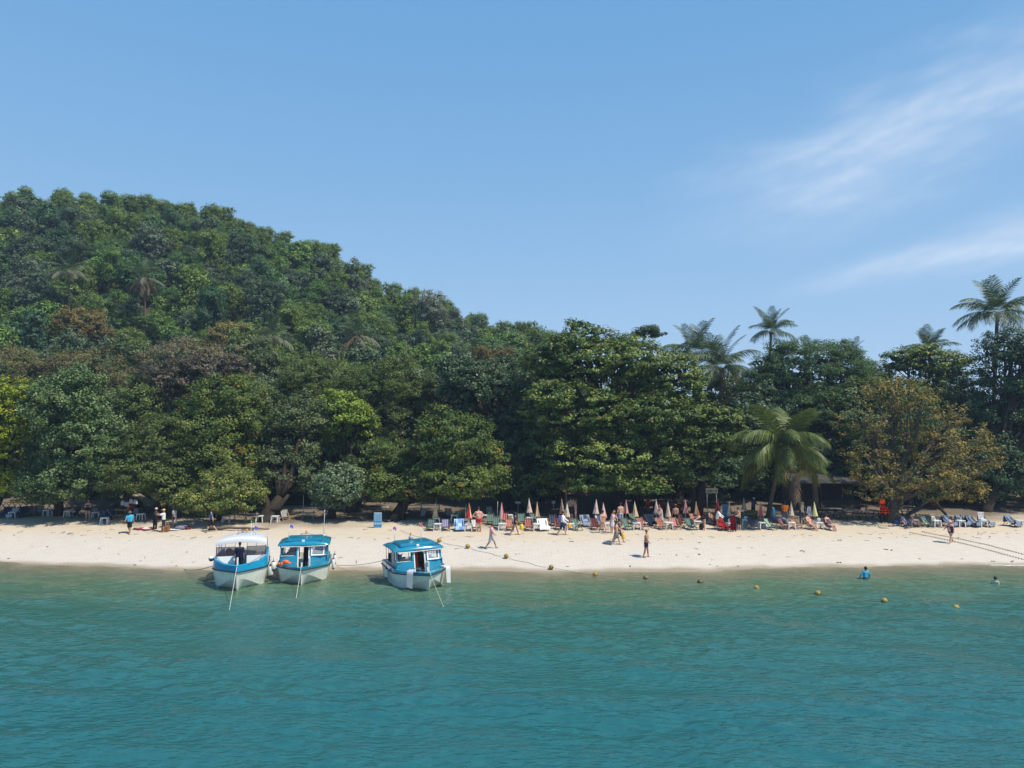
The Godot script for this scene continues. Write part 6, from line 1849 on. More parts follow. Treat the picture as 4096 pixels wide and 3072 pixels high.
func build_furniture() -> void:
	M.plastic = mat(lin(0.72, 0.72, 0.74), 0.4)
	M.pole = mat(lin(0.38, 0.38, 0.40), 0.4)
	var brown := mat(lin(0.13, 0.055, 0.035), 0.7)
	var dark := mat(lin(0.05, 0.035, 0.035), 0.7)
	var greenw := mat(lin(0.07, 0.12, 0.08), 0.7)
	var palew := mat(lin(0.36, 0.25, 0.17), 0.7)
	var fr := "deck chairs in the sunny front row"
	var sr := "deck chairs in the second row"
	var wr := "deck chairs in the shade at the west end"
	var er := "deck chairs in the shade at the east end"
	for c in [
		[-5.99, -52.70, "green", -8, "green deck chair at the west end of the sunny front row", fr, dark],
		[-4.87, -52.72, "purple", 10, "purple deck chair between a white table and the blue towel", fr, dark],
		[-3.85, -52.62, "navy", 12, "deck chair hidden under the pale blue tie-dyed towel", fr, dark],
		[-2.68, -52.56, "white", 12, "deck chair with a white sling behind the man in red shorts", fr, brown],
		[-1.15, -53.26, "green", 0, "small green deck chair behind the walking man in pink", fr, greenw],
		[-0.18, -52.52, "orange", 6, "bright orange deck chair right beside the woman with the yellow bag", fr, brown],
		[1.23, -52.48, "red", 8, "rust-red striped deck chair west of the white-draped chair", fr, brown],
		[2.29, -52.46, "red", 14, "deck chair draped with a large white towel", fr, brown],
		[3.44, -52.74, "dark_red", 10, "dark red deck chair half hidden by the man with the purple backpack", fr, brown],
		[4.73, -52.60, "green", 28, "lone dark green deck chair turned east beside a white table", fr, greenw],
		[6.11, -52.78, "dark_red", 4, "dark red deck chair under the parasol with red roundels, beside the shark towel", fr, brown],
		[8.46, -52.76, "green", 26, "slate-green deck chair east of the striped-towel woman", fr, greenw],
		[9.62, -52.84, "red", 30, "red deck chair beside the table with a folded blue-white towel", fr, palew],
		[11.03, -52.86, "red", 22, "red deck chair west of the table, before the woman in the sundress", fr, palew],
		[12.07, -53.00, "pink", 18, "salmon pink deck chair in front of the youth in the green cap", fr, palew],
		[13.17, -52.88, "green", 26, "grey-green deck chair west of the bending woman", fr, greenw],
		[15.52, -52.98, "dark_red", 25, "deck chair covered by the dark red cloth", fr, greenw],
		[17.93, -53.22, "navy", 25, "dark navy deck chair beside a white table near the man with the red towel", fr, dark],
		[19.14, -53.16, "pale_green", 32, "pale mint-green deck chair with green wooden frame", fr, greenw],
		[20.20, -53.32, "pink", 30, "salmon red deck chair in front of the person in orange", fr, brown],
		[21.20, -53.50, "orange", 28, "orange-red deck chair with pale wood east of the white table", fr, palew],
		[22.15, -53.28, "plum", 30, "deck chair that carries the sunbather in red sunglasses", fr, palew],
		[23.51, -53.16, "navy", 25, "deck chair that carries the sunbather with the magazine", fr, dark],
		[-4.16, -55.96, "green", 5, "dark grey-green deck chair in the shade behind the purple one", sr, dark],
		[-5.07, -57.23, "striped", 12, "black and white striped deck chair behind the first closed parasol", sr, dark],
		[-7.12, -56.99, "striped", -10, "striped deck chair in deep shade west of the first closed parasol", sr, dark],
		[-1.84, -58.07, "striped", 8, "striped deck chair furthest back in the shade near the bare pole", sr, dark],
		[-1.64, -54.56, "green", 2, "green deck chair with a towel, east of the man in red shorts", sr, greenw],
		[-0.54, -54.90, "red", 5, "brick-red deck chair directly below a red and white parasol", sr, brown],
		[0.76, -54.56, "green", 10, "teal-green deck chair in the second row, west of the white-draped chair", sr, greenw],
		[1.70, -54.64, "green", 8, "teal-green deck chair tucked behind the white-draped chair", sr, greenw],
		[3.15, -54.08, "navy", 8, "navy striped deck chair in front of the black bin", sr, dark],
		[4.29, -54.20, "plum", 4, "plum and white striped deck chair below the yellow-white parasol", sr, brown],
		[5.57, -53.94, "grey_blue", 15, "deck chair covered by the grey shark-patterned towel", sr, dark],
		[6.60, -54.04, "pale_blue", 10, "light blue deck chair behind the slender woman in beige", sr, dark],
		[7.96, -54.60, "plum", 12, "plum deck chair behind the woman with towels in her arms", sr, brown],
		[9.31, -54.78, "green", 14, "dark green deck chair in the second row below the cream roundel parasol", sr, greenw],
		[10.48, -54.20, "navy", 16, "deck chair buried under a black cover", sr, dark],
		[12.74, -54.20, "dark_red", 18, "dark red deck chair in shade east of the youth in the green cap", sr, brown],
		[13.99, -54.94, "orange", 14, "terracotta deck chair behind the grey-green one", sr, brown],
		[15.28, -54.74, "navy", 30, "deck chair that carries the lounging bather", sr, dark],
		[12.44, -53.72, "red", 40, "empty red-framed deck chair in the shade of the grey and red parasol", sr, brown],
		[-40.04, -59.12, "striped", 40, "tall striped deck chair far west beside two smaller striped ones", wr, dark],
		[-39.59, -59.34, "striped", 35, "middle striped deck chair of the three far west", wr, dark],
		[-39.10, -59.32, "striped", 40, "striped deck chair next to a grey table far west", wr, dark],
		[-34.09, -58.34, "striped", 20, "striped deck chair next to the woman with folded arms", wr, dark],
		[-32.39, -57.14, "grey_blue", 60, "deck chair with a grey cover west of the man in the blue T-shirt", wr, dark],
		[-32.05, -57.54, "striped", 70, "striped deck chair seen side-on behind the man in the blue T-shirt", wr, palew],
		[-30.33, -57.74, "striped", 20, "striped deck chair beside the table with the black bag", wr, dark],
		[-17.92, -56.53, "striped", 35, "lone black and white striped deck chair under the leaning tree", wr, palew],
		[-41.42, -58.70, "navy", 10, "navy-covered deck chair at the very west edge", wr, dark],
		[-40.30, -58.66, "navy", 10, "navy-covered deck chair behind the cloth-covered table", wr, dark],
		[-35.81, -58.62, "navy", -20, "dark deck chair beside the white table in the western shade", wr, dark],
		[29.91, -54.20, "purple", 30, "lilac deck chair beside the forked trunk, first of the eastern row", er, dark],
		[30.75, -54.28, "orange", 30, "orange deck chair in the eastern row", er, palew],
		[31.51, -54.28, "pale_green", 30, "mint-green deck chair in the eastern row", er, greenw],
		[32.34, -54.40, "pale_blue", 30, "white and pale blue deck chair in the eastern row, last of the bright ones", er, palew],
		[33.29, -54.46, "grey_blue", 25, "blue-covered deck chair behind the woman in the pink hat", er, dark],
		[34.50, -54.72, "grey_blue", 25, "grey-covered deck chair just east of the woman in the pink hat", er, dark],
		[35.18, -54.60, "grey_blue", 28, "large blue-covered deck chair before the stacked white chair", er, dark],
		[36.28, -54.78, "grey_blue", 30, "blue-covered deck chair behind the stacked white chair", er, dark],
		[38.34, -54.85, "grey_blue", 28, "easternmost blue-covered deck chair, apart from the rest", er, dark],
	]: deck_chair(on(c[0], c[1]), c[2], c[3], c[4], c[5], c[6])
	var tg := "white plastic tables among the deck chairs"
	for c in [
		[-5.45, -52.64, "white plastic table between the green and the purple front chairs"], [-5.77, -54.76, "white plastic table in the second row behind the purple chair"],
		[-3.16, -52.42, "white plastic table with a small towel beside the blue tie-dyed towel"], [-3.52, -54.18, "white plastic table behind the blue tie-dyed towel"],
		[-1.04, -54.34, "white plastic table below the red and white parasol"], [-0.70, -52.54, "white plastic table beside the bright orange chair"],
		[-4.49, -55.96, "white plastic table in shade beside the striped chair"], [-2.13, -55.87, "white plastic table behind the man in red shorts"],
		[-0.21, -55.89, "grey-white table in shade behind the woman with the yellow bag"], [1.82, -52.30, "white plastic table beside the white-draped chair"],
		[4.27, -52.50, "white plastic table west of the lone dark green chair"], [1.39, -54.73, "white table laid with a red cloth in the second row"],
		[6.97, -52.70, "white plastic table behind the slender woman in beige"], [9.19, -52.68, "white plastic table topped with a folded blue-white towel"],
		[11.60, -52.88, "white plastic table between the red and the salmon pink chairs"], [13.86, -53.46, "white plastic table beside the bending woman"],
		[16.16, -53.02, "white plastic table with bags between the red cloth and the red towel"], [17.75, -54.36, "white plastic table with a pale blue bag in the second row"],
		[18.62, -53.32, "white plastic table between the navy and the mint-green chairs"], [20.77, -53.32, "white plastic table between the two salmon and orange chairs"],
		[22.85, -53.38, "white plastic table with a grey bag between the two sunbathers"], [-40.62, -58.24, "plastic table under a rumpled pale cloth far west"],
		[-38.34, -59.10, "grey-white plastic table east of the three striped chairs"], [-36.28, -58.52, "white plastic table beside a dark chair in the western shade"],
		[-33.70, -57.98, "white plastic table east of the woman with folded arms"], [-31.57, -55.50, "white plastic table near the sun's edge, west of the man in blue"],
		[-29.52, -56.96, "white plastic table that carries a black bag"], [-22.20, -55.62, "grey plastic table beside the yellow-green shrub"],
		[-19.56, -55.60, "white plastic table west of the leaning trunk"], [-18.36, -55.50, "white plastic table east of the leaning trunk"],
		[30.65, -54.54, "lilac-tinted white table between lilac and orange chairs"], [32.12, -54.22, "white plastic table before the pale blue chair"],
		[34.01, -54.34, "white plastic table east of the woman in the pink hat"], [35.79, -54.48, "white plastic table that carries an upturned white chair"],
		[38.82, -54.77, "easternmost white plastic table"],
	]: beach_table(on(c[0], c[1]), rng.randf_range(-15, 15), c[2], tg)
	# parasols: place, height of the tip, canopy length, gores, roundels
	var cream := G(0.58, 0.47, 0.30)
	var wht := G(0.60, 0.50, 0.45)
	var red := G(0.45, 0.03, 0.045)
	var no := Color.TRANSPARENT
	for c in [
		[-5.87, -54.76, 1.62, 1.08, [cream, cream, G(0.55, 0.42, 0.22)], no, "cream parasol, westernmost of the closed parasols"],
		[-3.30, -53.98, 1.75, 1.08, [G(0.62, 0.50, 0.22), red, G(0.5, 0.03, 0.10), G(0.60, 0.5, 0.25)], no, "closed parasol half yellow, half crimson beside the man in red shorts"],
		[-0.74, -54.04, 1.72, 1.08, [wht, red, G(0.55, 0.35, 0.35), wht], no, "closed parasol striped pink and crimson above the brick-red chair"],
		[1.36, -55.75, 1.75, 1.05, [wht, wht], red, "closed white parasol with red roundels beside the hanging orange leaves"],
		[1.90, -54.54, 1.66, 1.05, [wht, G(0.22, 0.18, 0.14), cream, red], no, "closed parasol with cream and dark gores behind the white-draped chair"],
		[3.92, -55.55, 1.72, 1.08, [G(0.33, 0.27, 0.21), G(0.33, 0.27, 0.21), G(0.25, 0.10, 0.07)], no, "closed grey-brown parasol, one of a close pair near the bin"],
		[4.19, -54.58, 1.60, 1.02, [G(0.58, 0.54, 0.34), wht], G(0.42, 0.05, 0.04), "closed yellow-white parasol, one of a close pair near the bin"],
		[6.41, -55.00, 1.80, 1.05, [wht, wht], red, "closed white parasol with red roundels above the dark red chair"],
		[6.96, -54.22, 1.66, 1.05, [G(0.62, 0.38, 0.30), wht], red, "closed salmon parasol with roundels behind the slender woman in beige"],
		[8.84, -55.67, 1.66, 1.0, [G(0.34, 0.05, 0.06), G(0.5, 0.38, 0.36)], no, "closed wine-red parasol behind the bare-backed man in floral shorts"],
		[9.44, -54.68, 1.68, 1.08, [cream, cream], G(0.5, 0.03, 0.03), "closed cream parasol with one red roundel west of the black cover"],
		[11.23, -55.59, 1.70, 1.0, [G(0.42, 0.38, 0.38), wht], G(0.35, 0.05, 0.06), "closed grey parasol half open beside the woman in the sundress"],
		[11.95, -54.72, 1.68, 1.1, [cream, wht], G(0.5, 0.04, 0.04), "closed cream parasol with red roundel between the red and pink chairs"],
		[13.57, -56.02, 1.62, 0.98, [G(0.36, 0.08, 0.09), G(0.45, 0.37, 0.36)], no, "closed grey and red parasol beside the thick dark trunk"],
		[14.14, -54.76, 1.68, 1.02, [G(0.60, 0.05, 0.02), G(0.12, 0.14, 0.08), G(0.45, 0.46, 0.30)], no, "closed parasol in red, dark green and cream behind the bending woman"],
		[15.95, -55.66, 1.82, 1.08, [red, G(0.50, 0.10, 0.10)], no, "tall all-red closed parasol behind the woman in the white top"],
		[16.76, -55.20, 1.68, 1.05, [cream, G(0.20, 0.10, 0.09), cream], G(0.35, 0.12, 0.08), "closed tan and brown parasol in front of the leaning blue board"],
		[18.45, -56.96, 1.68, 0.92, [G(0.38, 0.30, 0.23), G(0.30, 0.24, 0.2)], no, "thin brown closed parasol in the shade west of the olive awning"],
		[19.19, -55.32, 1.62, 1.06, [cream, G(0.60, 0.08, 0.09), G(0.62, 0.14, 0.14), cream], no, "closed parasol half tan, half red beside the coconut palm"],
		[21.57, -55.34, 1.66, 1.04, [wht, G(0.52, 0.48, 0.42)], no, "closed off-white parasol beside the person in orange"],
		[23.29, -55.02, 1.70, 1.05, [G(0.60, 0.54, 0.22), G(0.64, 0.58, 0.30)], no, "closed yellow parasol, easternmost, above the reclining sunbather"],
	]: parasol(on(c[0], c[1]), c[2], c[3], c[4], c[5], rng.randf_range(0, 45), c[6], rng.randf_range(-2.5, 2.5))
	var b := G(0.20, 0.34, 0.62)
	drape("tie_dyed_towel", "pale blue tie-dyed towel thrown over a front-row chair", "towel", on(-3.85, -52.62), 12, [b, G(0.32, 0.47, 0.70), G(0.15, 0.28, 0.55), b, G(0.4, 0.53, 0.72)], 1.1)
	drape("white_towel", "large white towel thrown over a red front-row chair", "towel", on(2.29, -52.46), 14, [G(0.74, 0.74, 0.75)], 1.2)
	drape("shark_towel", "grey-blue towel with a dark fish shape, over a second-row chair", "towel", on(5.57, -53.94), 15, [G(0.22, 0.26, 0.36), G(0.24, 0.28, 0.38), G(0.20, 0.25, 0.34), G(0.03, 0.06, 0.10)], 1.15)
	drape("black_cover", "black cover over a second-row deck chair", "cover", on(10.48, -54.20), 16, [G(0.015, 0.02, 0.04)], 1.3)
	drape("red_cloth", "dark red cloth spread over the deck chair in front of the woman in white", "towel", on(15.52, -52.98), 25, [G(0.22, 0.008, 0.015), G(0.27, 0.012, 0.02)], 1.2)
	drape("rumpled_cloth", "pale cloth over the table far west", "cloth", on(-40.62, -58.24), 0, [G(0.36, 0.38, 0.44)], 0.8)
	for c in [[33.29, -54.46, 25, "blue cover on the chair behind the woman in the pink hat"], [34.50, -54.72, 25, "grey-blue cover on the chair just east of the woman in the pink hat"], [35.18, -54.60, 28, "large blue cover on the chair before the stacked white chair"], [36.28, -54.78, 30, "blue cover on the chair behind the stacked white chair"], [38.34, -54.85, 28, "blue cover on the easternmost deck chair"]]:
		drape("chair_cover", c[3], "cover", on(c[0], c[1]), c[2], [G(0.13, 0.18, 0.26), G(0.16, 0.21, 0.28)], 1.2)
	for c in [[-41.42, -58.70, "navy cover on the chair at the very west edge"], [-40.30, -58.66, "navy cover on the chair behind the cloth-covered table"], [-32.39, -57.14, "grey cover on the chair west of the man in blue"]]:
		drape("chair_cover", c[2], "cover", on(c[0], c[1]), 10, [G(0.03, 0.04, 0.10)] if c[0] < -30.0 else [G(0.30, 0.29, 0.32)], 1.25)
	var top := Vector3(0, 0.51, 0)
	heap("folded_towel", "folded blue and white towel lying on a white table", "towel", on(9.19, -52.68) + top, [[Vector3(0, 0.02, 0), Vector3(0.26, 0.035, 0.2), lin(0.62, 0.63, 0.68)], [Vector3(-0.05, 0.045, 0.02), Vector3(0.18, 0.03, 0.15), lin(0.22, 0.26, 0.45)]])
	heap("small_towel", "small grey towel lying on a white table by the tie-dyed towel", "towel", on(-3.21, -52.52) + top, [[Vector3(-0.08, 0.03, 0), Vector3(0.14, 0.04, 0.12), lin(0.45, 0.40, 0.45)]])
	heap("tote_bag", "cream tote bag on the table between the red cloth and the red towel", "bag", on(16.17, -53.10) + top, [[Vector3(-0.08, 0.12, 0), Vector3(0.14, 0.15, 0.08), lin(0.6, 0.56, 0.48), "body"], [Vector3(0.14, 0.09, 0), Vector3(0.10, 0.1, 0.08), lin(0.10, 0.10, 0.11), "pouch"]])
	heap("beach_bag", "pale blue bag on a second-row white table", "bag", on(17.78, -54.46) + top, [[Vector3(0, 0.1, 0), Vector3(0.19, 0.12, 0.12), lin(0.45, 0.55, 0.58), "body"]])
	heap("beach_bag", "grey bag on the table between the two sunbathers", "bag", on(22.88, -53.46) + top, [[Vector3(0, 0.14, 0), Vector3(0.18, 0.17, 0.12), lin(0.40, 0.42, 0.44), "body"]])
	heap("black_bag", "square black bag on a white table behind the man in blue", "bag", on(-29.57, -57.06) + top, [[Vector3(0, 0.22, 0), Vector3(0.25, 0.3, 0.16), lin(0.015, 0.015, 0.02), "body"]])
	heap("backpack", "black backpack on the sand under the bending woman's hands", "backpack", on(13.97, -52.86), [[Vector3(0, 0.22, 0), Vector3(0.2, 0.28, 0.15), lin(0.015, 0.016, 0.02), "body"], [Vector3(0.02, 0.14, 0.12), Vector3(0.13, 0.13, 0.07), lin(0.03, 0.03, 0.035), "pocket"]])
	heap("blue_bucket", "blue box and orange toys by the forked trunk", "toy box", on(29.73, -55.40), [[Vector3(0, 0.12, 0), Vector3(0.2, 0.16, 0.16), lin(0.03, 0.12, 0.38), "box"], [Vector3(0.42, 0.05, 0), Vector3(0.2, 0.07, 0.12), lin(0.55, 0.16, 0.06), "toy"]])
	heap("spread_wares", "red and white cloth wares spread on the sand by the vendors in black and white", "wares", on(-27.23, -53.32), [[Vector3(-0.4, 0.06, 0), Vector3(0.4, 0.08, 0.3), lin(0.25, 0.02, 0.04)], [Vector3(0.2, 0.10, 0.0), Vector3(0.5, 0.07, 0.3), lin(0.60, 0.58, 0.62)], [Vector3(0.3, 0.05, 0.25), Vector3(0.4, 0.06, 0.2), lin(0.4, 0.04, 0.06)], [Vector3(-0.75, 0.05, 0.1), Vector3(0.18, 0.09, 0.15), lin(0.03, 0.03, 0.04)]])
	heap("ware_bundle", "grey bundle and white sheet of wares beside the person in cream", "wares", on(-24.51, -53.20), [[Vector3(0, 0.14, 0), Vector3(0.5, 0.2, 0.3), lin(0.16, 0.17, 0.22)], [Vector3(0.45, 0.12, 0), Vector3(0.2, 0.18, 0.2), lin(0.18, 0.02, 0.04)], [Vector3(-0.5, 0.03, 0.25), Vector3(0.6, 0.04, 0.25), lin(0.55, 0.57, 0.62)]])
	var t := thing("woven_basket", "brown woven basket at the feet of the man in the white T-shirt", "basket", on(-25.39, -52.53))
	var st := begin()
	for i in 6: box(st, Vector3(0, 0.05 + i * 0.07, 0), Vector3(0.46 + 0.02 * (i % 2), 0.062, 0.34 + 0.02 * (i % 2)))
	put("body", fin(st), mat(lin(0.26, 0.12, 0.045), 0.8), t)
	st = begin()
	tube(st, [Vector3(-0.24, 0.42, 0), Vector3(-0.16, 0.62, 0), Vector3(0.16, 0.62, 0), Vector3(0.24, 0.42, 0)], [0.02], 6)
	put("handle", fin(st), mat(lin(0.30, 0.16, 0.07), 0.8), t)
	t = thing("white_chair", "white plastic chair set upside on the table at the east end", "chair", on(35.86, -54.58) + top)
	st = begin()
	box(st, Vector3(0, 0.06, 0), Vector3(0.44, 0.05, 0.4))
	put("seat", fin(st), M.plastic, t)
	for k in 5:
		st = begin()
		bar(st, Vector3(-0.18 + k * 0.09, 0.08, -0.18), Vector3(-0.18 + k * 0.09, 0.5, -0.22), 0.05, 0.02)
		put("slat", fin(st), M.plastic, t)
	st = begin()
	box(st, Vector3(0, 0.52, -0.22), Vector3(0.46, 0.06, 0.035))
	put("top_rail", fin(st), M.plastic, t)

# ---------------------------------------------------------------- things at the edge of the wood
func board_picture() -> ImageTexture:
	var im := Image.create(64, 128, false, Image.FORMAT_RGB8)
	im.fill(lin(0.16, 0.36, 0.55))
	im.fill_rect(Rect2i(0, 0, 64, 5), lin(0.50, 0.52, 0.66))
	im.fill_rect(Rect2i(0, 6, 9, 7), lin(0.03, 0.20, 0.42))
	im.fill_rect(Rect2i(54, 6, 10, 7), lin(0.03, 0.20, 0.42))
	var ink := lin(0.05, 0.16, 0.34)
	var r := RandomNumberGenerator.new()
	r.seed = 4
	for row in [[26, 20, 52], [34, 8, 58], [40, 26, 46], [52, 6, 58], [58, 10, 58]]:
		var x: int = row[1]
		while x < row[2]:
			var w := r.randi_range(2, 6)
			im.fill_rect(Rect2i(x, row[0], w, 3), ink)
			x += w + r.randi_range(1, 2)
	im.fill_rect(Rect2i(0, 70, 64, 10), lin(0.04, 0.22, 0.42))
	im.fill_rect(Rect2i(0, 80, 64, 48), lin(0.06, 0.27, 0.48))
	for c in [[12, 92], [32, 95], [52, 92]]:
		for y in range(-10, 11):
			for x in range(-9, 10):
				if x * x + y * y < 82: im.set_pixel(clampi(c[0] + x, 0, 63), c[1] + y, lin(0.34, 0.48, 0.62))
	im.fill_rect(Rect2i(0, 108, 64, 8), lin(0.02, 0.17, 0.36))
	return ImageTexture.create_from_image(im)

func post_sign(called: String, label: String, category: String, at: Vector3, w: float, h: float, y: float, m: Material, turn := 0.0, posts := 1) -> Node3D:
	var t := thing(called, label, category, at, turn)
	var st := begin()
	quad(st, Vector3(-w / 2, y, 0.022), Vector3(-w / 2, y + h, 0.022), Vector3(w / 2, y + h, 0.022), Vector3(w / 2, y, 0.022))
	st.generate_normals()
	var arr := st.commit()
	var uv := PackedVector2Array([Vector2(0, 1), Vector2(0, 0), Vector2(1, 0), Vector2(0, 1), Vector2(1, 0), Vector2(1, 1)])
	var a := arr.surface_get_arrays(0)
	a[Mesh.ARRAY_TEX_UV] = uv
	var fm := ArrayMesh.new()
	fm.add_surface_from_arrays(Mesh.PRIMITIVE_TRIANGLES, a)
	put("face", fm, m, t)
	st = begin()
	box(st, Vector3(0, y + h / 2, 0), Vector3(w + 0.03, h + 0.03, 0.035))
	put("backboard", fin(st), M.pole, t)
	for k in posts:
		st = begin()
		var x := 0.0 if posts == 1 else (k - 0.5) * w * 0.8
		tube(st, [Vector3(x, -0.2, -0.03), Vector3(x, y + h, -0.03)], [0.025], 6)
		put("post", fin(st), M.pole, t)
	return t

func build_edge() -> void:
	var wood := mat(lin(0.055, 0.042, 0.034), 0.85)
	var greyw := mat(lin(0.26, 0.23, 0.20), 0.85)
	var st: SurfaceTool
	var t: Node3D
	var bm := mat(Color.WHITE, 0.5)
	bm.albedo_texture = board_picture()
	post_sign("notice_board", "blue printed notice board with three white circles standing on the sand", "notice board", on(-10.01, -53.42), 0.56, 1.10, 0.03, bm, 0.1, 2)
	var b2: StandardMaterial3D = bm.duplicate()
	b2.albedo_color = Color(0.75, 0.78, 0.8)
	t = post_sign("price_board", "grey-blue lettered board leaning behind the tan and brown parasol", "notice board", on(17.19, -57.60), 0.48, 0.95, 0.1, b2, 0.1, 2)
	t.rotation.x = -0.1
	var wm := mat(lin(0.40, 0.41, 0.42), 0.7)
	post_sign("small_sign", "small white sign on a trunk behind the woman with the yellow bag", "sign", on(0.50, -59.69), 0.46, 0.13, 0.8, wm)
	post_sign("small_sign", "square grey sign over the black bin", "sign", on(3.48, -59.95), 0.28, 0.2, 0.75, wm)
	var im := Image.create(64, 24, false, Image.FORMAT_RGB8)
	im.fill(lin(0.16, 0.155, 0.15))
	for x in [8, 20, 24, 33, 37, 47, 52]: im.fill_rect(Rect2i(x, 7, 2 if x % 2 else 8, 10), lin(0.03, 0.03, 0.03))
	var hm := mat(Color.WHITE, 0.8)
	hm.albedo_texture = ImageTexture.create_from_image(im)
	post_sign("weathered_sign", "weathered grey sign high between the dark trunks, its lettering unreadable", "sign", on(16.97, -60.73), 1.0, 0.36, 1.55, hm, 0.0, 2)
	# bin with a board on top
	t = thing("litter_bin", "black drum bin with an orange board on top in the shade", "bin", on(3.43, -57.51))
	st = begin()
	lathe(st, Vector3.ZERO, [Vector2(0.0, 0), Vector2(0.22, 0), Vector2(0.235, 0.3), Vector2(0.24, 0.62), Vector2(0.25, 0.64), Vector2(0.22, 0.64), Vector2(0.2, 0.3)], 14)
	put("drum", fin(st), M.black, t)
	st = begin()
	box(st, Vector3(0.12, 0.67, 0.0), Vector3(0.85, 0.04, 0.3), Basis(Vector3.BACK, 0.03))
	put("board", fin(st), mat(lin(0.36, 0.19, 0.09), 0.8), t)
	# bare poles
	for q in [[-1.14, -56.25, 1.5, "thin pale pole without a parasol beside the crimson-striped one"], [-3.53, -54.36, 1.6, "bare steel pole just west of the yellow and crimson parasol"], [-5.87, -55.16, 1.66, "bare pole behind the westernmost closed parasol"], [-16.57, -56.77, 1.9, "bare dark pole between the leaning tree and the flagged boat"], [4.39, -57.99, 3.6, "tall pale bamboo pole rising behind the close pair of parasols"]]:
		t = tag(put("bare_pole", pole_mesh(q[2], 0.022 if q[2] < 3.0 else 0.05), M.pole if q[2] < 3.0 else greyw), q[3], "pole")
		t.position = on(q[0], q[1])
	# driftwood
	st = begin()
	limb(st, Vector3(-1.6, 0.12, 0), Vector3(1.6, 0.14, 0.25), 0.13, 0.08, 0.08)
	limb(st, Vector3(0.6, 0.1, 0.1), Vector3(2.6, 0.08, -0.05), 0.07, 0.04, 0.05)
	t = thing("driftwood_log", "long driftwood log lying on the sand east of the man in dark shorts", "log", on(-20.48, -52.76))
	put("trunk", fin(st), mat(lin(0.15, 0.11, 0.08), 0.95), t)
	st = begin()
	ball(st, Vector3(-1.75, 0.16, 0), Vector3(0.3, 0.2, 0.2), 9)
	put("root_end", fin(st), mat(lin(0.09, 0.07, 0.055), 0.95), t)
	# upturned and lying boats
	t = thing("olive_canoe", "olive-brown overturned canoe lying behind the thin brown parasol", "canoe", on(19.13, -57.40), 0.1)
	st = begin()
	ball(st, Vector3(0, 0.28, 0), Vector3(0.75, 0.42, 0.4), 16)
	put("hull", fin(st), mat(lin(0.13, 0.095, 0.012), 0.5), t)
	st = begin()
	tube(st, [Vector3(-0.72, 0.3, 0.1), Vector3(-0.4, 0.27, 0.4), Vector3(0.4, 0.27, 0.4), Vector3(0.72, 0.3, 0.1)], [0.03], 6)
	put("rim", fin(st), M.black, t)
	t = thing("paddle_board", "blue board standing upright against the coconut palm", "paddle board", on(20.84, -57.18))
	st = begin()
	lathe(st, Vector3(0, 0, 0), [Vector2(0.0, 0.0), Vector2(0.22, 0.05), Vector2(0.25, 0.45), Vector2(0.22, 0.78), Vector2(0.12, 0.92), Vector2(0, 0.96)], 14, Basis(Vector3.BACK, 0.05), Vector2(1, 0.22))
	put("board", fin(st), mat(lin(0.06, 0.24, 0.42), 0.4), t)
	st = begin()
	lathe(st, Vector3(0, -0.02, 0.0), [Vector2(0.0, 0.01), Vector2(0.235, 0.04), Vector2(0.268, 0.45), Vector2(0.238, 0.79), Vector2(0.13, 0.94), Vector2(0, 0.99)], 14, Basis(Vector3.BACK, 0.05), Vector2(1, 0.12))
	put("rim", fin(st), M.navy, t)
	t = thing("kayak", "dark navy kayak lying behind the salmon red chair", "kayak", on(20.61, -55.52), -0.5)
	st = begin()
	ball(st, Vector3(0, 0.18, 0), Vector3(0.95, 0.26, 0.33), 16)
	put("hull", fin(st), mat(lin(0.02, 0.022, 0.05), 0.4), t)
	st = begin()
	ball(st, Vector3(0.25, 0.34, 0), Vector3(0.4, 0.12, 0.2), 12)
	put("cover", fin(st), mat(lin(0.05, 0.16, 0.26), 0.5), t)
	# tyre and boulders by the notice board
	t = thing("old_tyre", "old black tyre lying in the sand at the foot of the dome-shaped tree", "tyre", on(-9.75, -55.90))
	st = begin()
	var ring := []
	for i in 15: ring.append(Vector3(cos(TAU * i / 14.0) * 0.28, 0.08, sin(TAU * i / 14.0) * 0.28))
	tube(st, ring, [0.09], 8, false)
	put("tyre", fin(st), M.black, t)
	# food hut east of the palm
	t = thing("food_hut", "open-fronted dark wooden hut with a long flat eave behind the vendors", "hut", Vector3(26.89, 1.29, -62.00))
	t.position.y = ground(t.position.x, t.position.z)
	var eave := 2.35
	for x in [-2.4, -0.6, 1.2, 3.2]:
		st = begin()
		bar(st, Vector3(x, -0.2, 1.2), Vector3(x, eave, 1.2), 0.10, 0.10)
		put("post", fin(st), wood, t)
	for k in 14:
		st = begin()
		box(st, Vector3(-2.75 + k * 0.48, eave + 0.32, -0.3), Vector3(0.46, 0.03, 3.6), Basis(Vector3.RIGHT, 0.16))
		put("roof_sheet", fin(st), mat(lin(0.05, 0.046, 0.042), 0.9), t)
	st = begin()
	box(st, Vector3(0.4, eave + 0.02, 1.42), Vector3(6.6, 0.07, 0.05))
	put("eave_board", fin(st), greyw, t)
	for k in 11:
		st = begin()
		box(st, Vector3(0.4, 0.12 + k * 0.20, -1.8), Vector3(6.4, 0.185, 0.05))
		put("wall_board", fin(st), wood, t)
	st = begin()
	box(st, Vector3(0.6, 0.45, 0.7), Vector3(4.6, 0.9, 0.5))
	put("counter", fin(st), wood, t)
